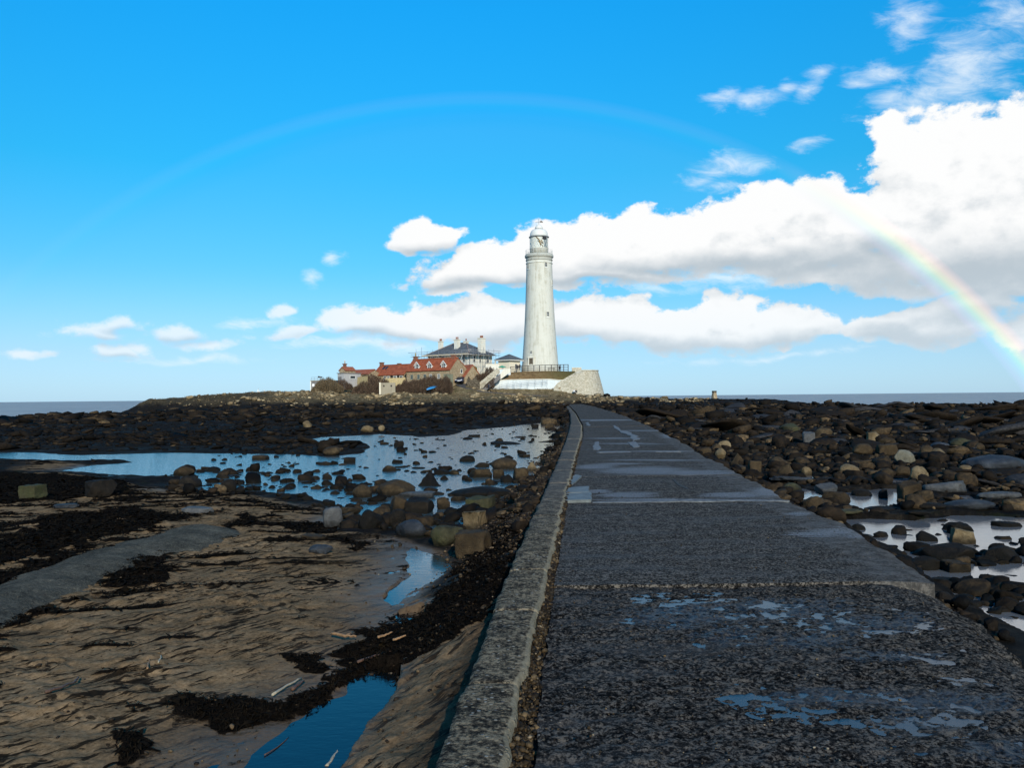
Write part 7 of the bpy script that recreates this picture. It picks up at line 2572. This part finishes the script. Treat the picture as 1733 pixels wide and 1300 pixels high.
# ---------------------------------------------------------------- bushes: bare winter twigs
def bush(name, label, outline_px, Y, depth, base_px, n, mat, seed, cat='bush', lean=0.25, tl=0.85, stem=True, w0=0.022):
    n = int(n * 1.6)
    """twigs fill the outline the bush has, through its real depth"""
    r_ = np.random.default_rng(seed)
    xs = np.array([p[0] for p in outline_px], float)
    ys = np.array([p[1] for p in outline_px], float)
    c = P3(xs.mean(), base_px, Y)
    e = empty(name, c, 0, label, cat)
    px = r_.uniform(xs.min(), xs.max(), n)
    top = np.interp(px, xs, ys)
    top = base_px - (base_px - top) * (0.92 + 0.30 * fbm(px / 7.0, px * 0 + seed, 700 + seed, 4, 0.6))
    yd = r_.uniform(-1, 1, n)
    fall = np.clip(1 - yd ** 4, 0.15, 1) ** 0.5
    hgt = r_.uniform(0, 1, n) ** 0.65
    s = Y / F_PX
    X = (px - xs.mean()) * s
    H = np.maximum((base_px - top) * s * fall, 0.1)
    Yy = yd * depth / 2
    Z0 = H * hgt * 1.0
    L = tl * r_.uniform(0.5, 1.2, n)
    dx = r_.normal(lean * 0.5, 0.35, n)
    dyv = r_.normal(0, 0.35, n)
    dzv = np.abs(r_.normal(0.9, 0.3, n))
    nn = np.sqrt(dx ** 2 + dyv ** 2 + dzv ** 2)
    D = np.stack([dx / nn, dyv / nn, dzv / nn], -1)
    P = np.stack([X, Yy, Z0], -1)
    P0 = P - D * L[:, None] * 0.6
    Pe = P + D * L[:, None] * 0.4
    sd = np.stack([r_.normal(0, 1, n), r_.normal(0, 1, n), r_.normal(0, 0.3, n)], -1)
    sd = np.cross(D, sd)
    sd /= np.linalg.norm(sd, axis=1)[:, None]
    w = (w0 * r_.uniform(0.6, 1.5, n))[:, None]
    V = np.stack([P0 + sd * w, P0 - sd * w, Pe], 1).reshape(-1, 3)
    Fc = np.arange(n * 3).reshape(-1, 3)
    new_obj('twigs', np_mesh('twigs', V, Fc, False), e, mat)
    e.children[-1]['kind'] = 'stuff' if n > 300 else 'thing'
    # darker heart of older wood
    sm = MB()
    rr_ = random.Random(seed)
    ks = max(6, int((xs.max() - xs.min()) * s * 3))
    for k in range(ks):
        pxk = rr_.uniform(xs.min() + 1, xs.max() - 1)
        hk = max(0.3, (base_px - np.interp(pxk, xs, ys)) * s) * rr_.uniform(0.5, 0.85)
        x0 = (pxk - xs.mean()) * s
        y0 = rr_.uniform(-depth * .3, depth * .3)
        sm.tube([(x0, y0, -0.5), (x0 + rr_.uniform(-.2, .3), y0, hk * 0.5), (x0 + rr_.uniform(-.4, .7), y0 + rr_.uniform(-.3, .3), hk)], [0.06, 0.045, 0.015], 4)
    sm.build('stems', M_stem, e)
    return e


def mat_twig(name, a, b2, c):
    def fn(b):
        n = S.noise(S.pos(), 0.9, 5, 0.7)
        n2 = S.noise(S.pos(), 6, 3, 0.7)
        setp(b, col=S.ramp(n * 0.5 + n2 * 0.5, [(0.33, a), (0.5, b2), (0.66, c)]), rough=0.9, spec=0.1)
    return material(name, fn)


M_stem = plain('bare_stem', (0.035, 0.026, 0.02), 0.9)
M_twig = mat_twig('brown_twigs', (0.030, 0.021, 0.015), (0.085, 0.055, 0.037), (0.15, 0.098, 0.062))
M_twig2 = mat_twig('tan_dry_stems', (0.05, 0.037, 0.02), (0.13, 0.093, 0.052), (0.22, 0.165, 0.10))
M_leafg = mat_twig('yellow_green_leaves', (0.03, 0.035, 0.006), (0.11, 0.11, 0.015), (0.22, 0.20, 0.03))
bush('bush', 'brown leafless bush between the grey shed fence and the concrete wall', [(594, 668), (600, 655), (608, 647), (618, 642), (630, 638.5), (645, 638.5), (655, 641), (660, 648), (662, 655)], 189, 3.2, 669, 5200, M_twig, 1)
bush('bush', 'long brown leafless hedge of bushes below the cottage windows', [(660, 662), (668, 652), (680, 645), (695, 640.5), (710, 638.5), (728, 636.5), (742, 636.5), (752, 637.5), (760, 641), (766, 647)], 188.5, 3.0, 665, 9500, M_twig, 2)
bush('bush', 'brown bush on the slope left of the white steps', [(795, 652), (800, 641), (808, 632), (816, 624.5), (824, 619.5), (831, 618.5), (837, 622), (836, 626)], 194.4, 2.4, 656, 5200, M_twig, 3)
bush('bush', 'small brown bush right behind the dry mound', [(566, 655), (572, 646), (580, 642), (588, 644), (596, 652)], 191, 2.0, 658, 1500, M_twig, 5)
bush('dry_grass_mound', 'rounded mound of tan dry stems beside the lookout platform', [(528, 660), (533, 650), (541, 643), (550, 637.5), (556, 636.5), (563, 640), (572, 648), (580, 656)], 188.5, 3.0, 663, 4200, M_twig2, 4, 'grass mound')
bush('evergreen_shrub', 'round yellow-green shrub below the scaffolded house', [(793.5, 624), (796, 619), (800, 616.8), (804, 617.5), (807, 621), (807, 624)], 201.5, 1.8, 629, 1300, M_leafg, 6, 'shrub', 0, 0.3, w0=0.09)
bush('creeper', 'dark bare creeper hanging by the faded red roof', [(606, 640), (611, 634), (622, 631), (634, 633), (642, 637)], 200.5, 1.2, 646, 1300, M_twig, 7, 'creeper', 0.3, 0.6)

# rough grass along the bank and turf
def grass(name, n, seed, fn, mat, h):
    P_, A_, r_ = scatter(n, seed, R(-24), R(13), 166, 205, fn)
    q_ = np.random.default_rng(seed)
    n = len(P_)
    hh = h * q_.uniform(0.4, 1.4, n)
    a = q_.uniform(0, 6.28, n)
    w = 0.05
    lean_ = q_.normal(0, 0.25, (n, 2))
    V = np.stack([P_ + np.stack([np.cos(a) * w, np.sin(a) * w, -0.08 + 0 * a], -1), P_ - np.stack([np.cos(a) * w, np.sin(a) * w, 0.08 + 0 * a], -1), P_ + np.stack([lean_[:, 0] * hh, lean_[:, 1] * hh, hh], -1)], 1).reshape(-1, 3)
    o = new_obj(name, np_mesh(name, V, np.arange(n * 3).reshape(-1, 3), False), None, mat)
    tag(o, kind='stuff')


grass('rough_grass', 60000, 61, lambda X, Y, z, A: A['earth'] * 0.9 * (fbm(X / 3, Y / 3, 611, 3) > -0.05), M_twig2, 0.28)
# pale rocks and rubble on the bank
Pr, A_, r_ = scatter(16000, 12, R(-26), R(13), 165, 197, lambda X, Y, z, A: (z > 0.2) * (0.05 + 0.5 * (fbm(X / 4, Y / 4, 613, 3) > 0.15)))
sz_ = np.clip(rq.lognormal(math.log(0.5), 0.55, len(Pr)), 0.15, 2.6)
M_bankrock = tint_mat('bank_rocks', [(0.0, (0.07, 0.053, 0.03)), (0.5, (0.24, 0.18, 0.105)), (1.0, (0.42, 0.34, 0.21))], rough=0.85, spec=0.15, slime=False, fine=4)
stuff_rocks('bank_rubble', Pr, sz_, rq.uniform(0.3, 0.6, len(Pr)), rq.beta(1.6, 1.8, len(Pr)), M_bankrock, ['crag', 'flat', 'block'], 1, 63, 10, sink=0.45, smooth=False)
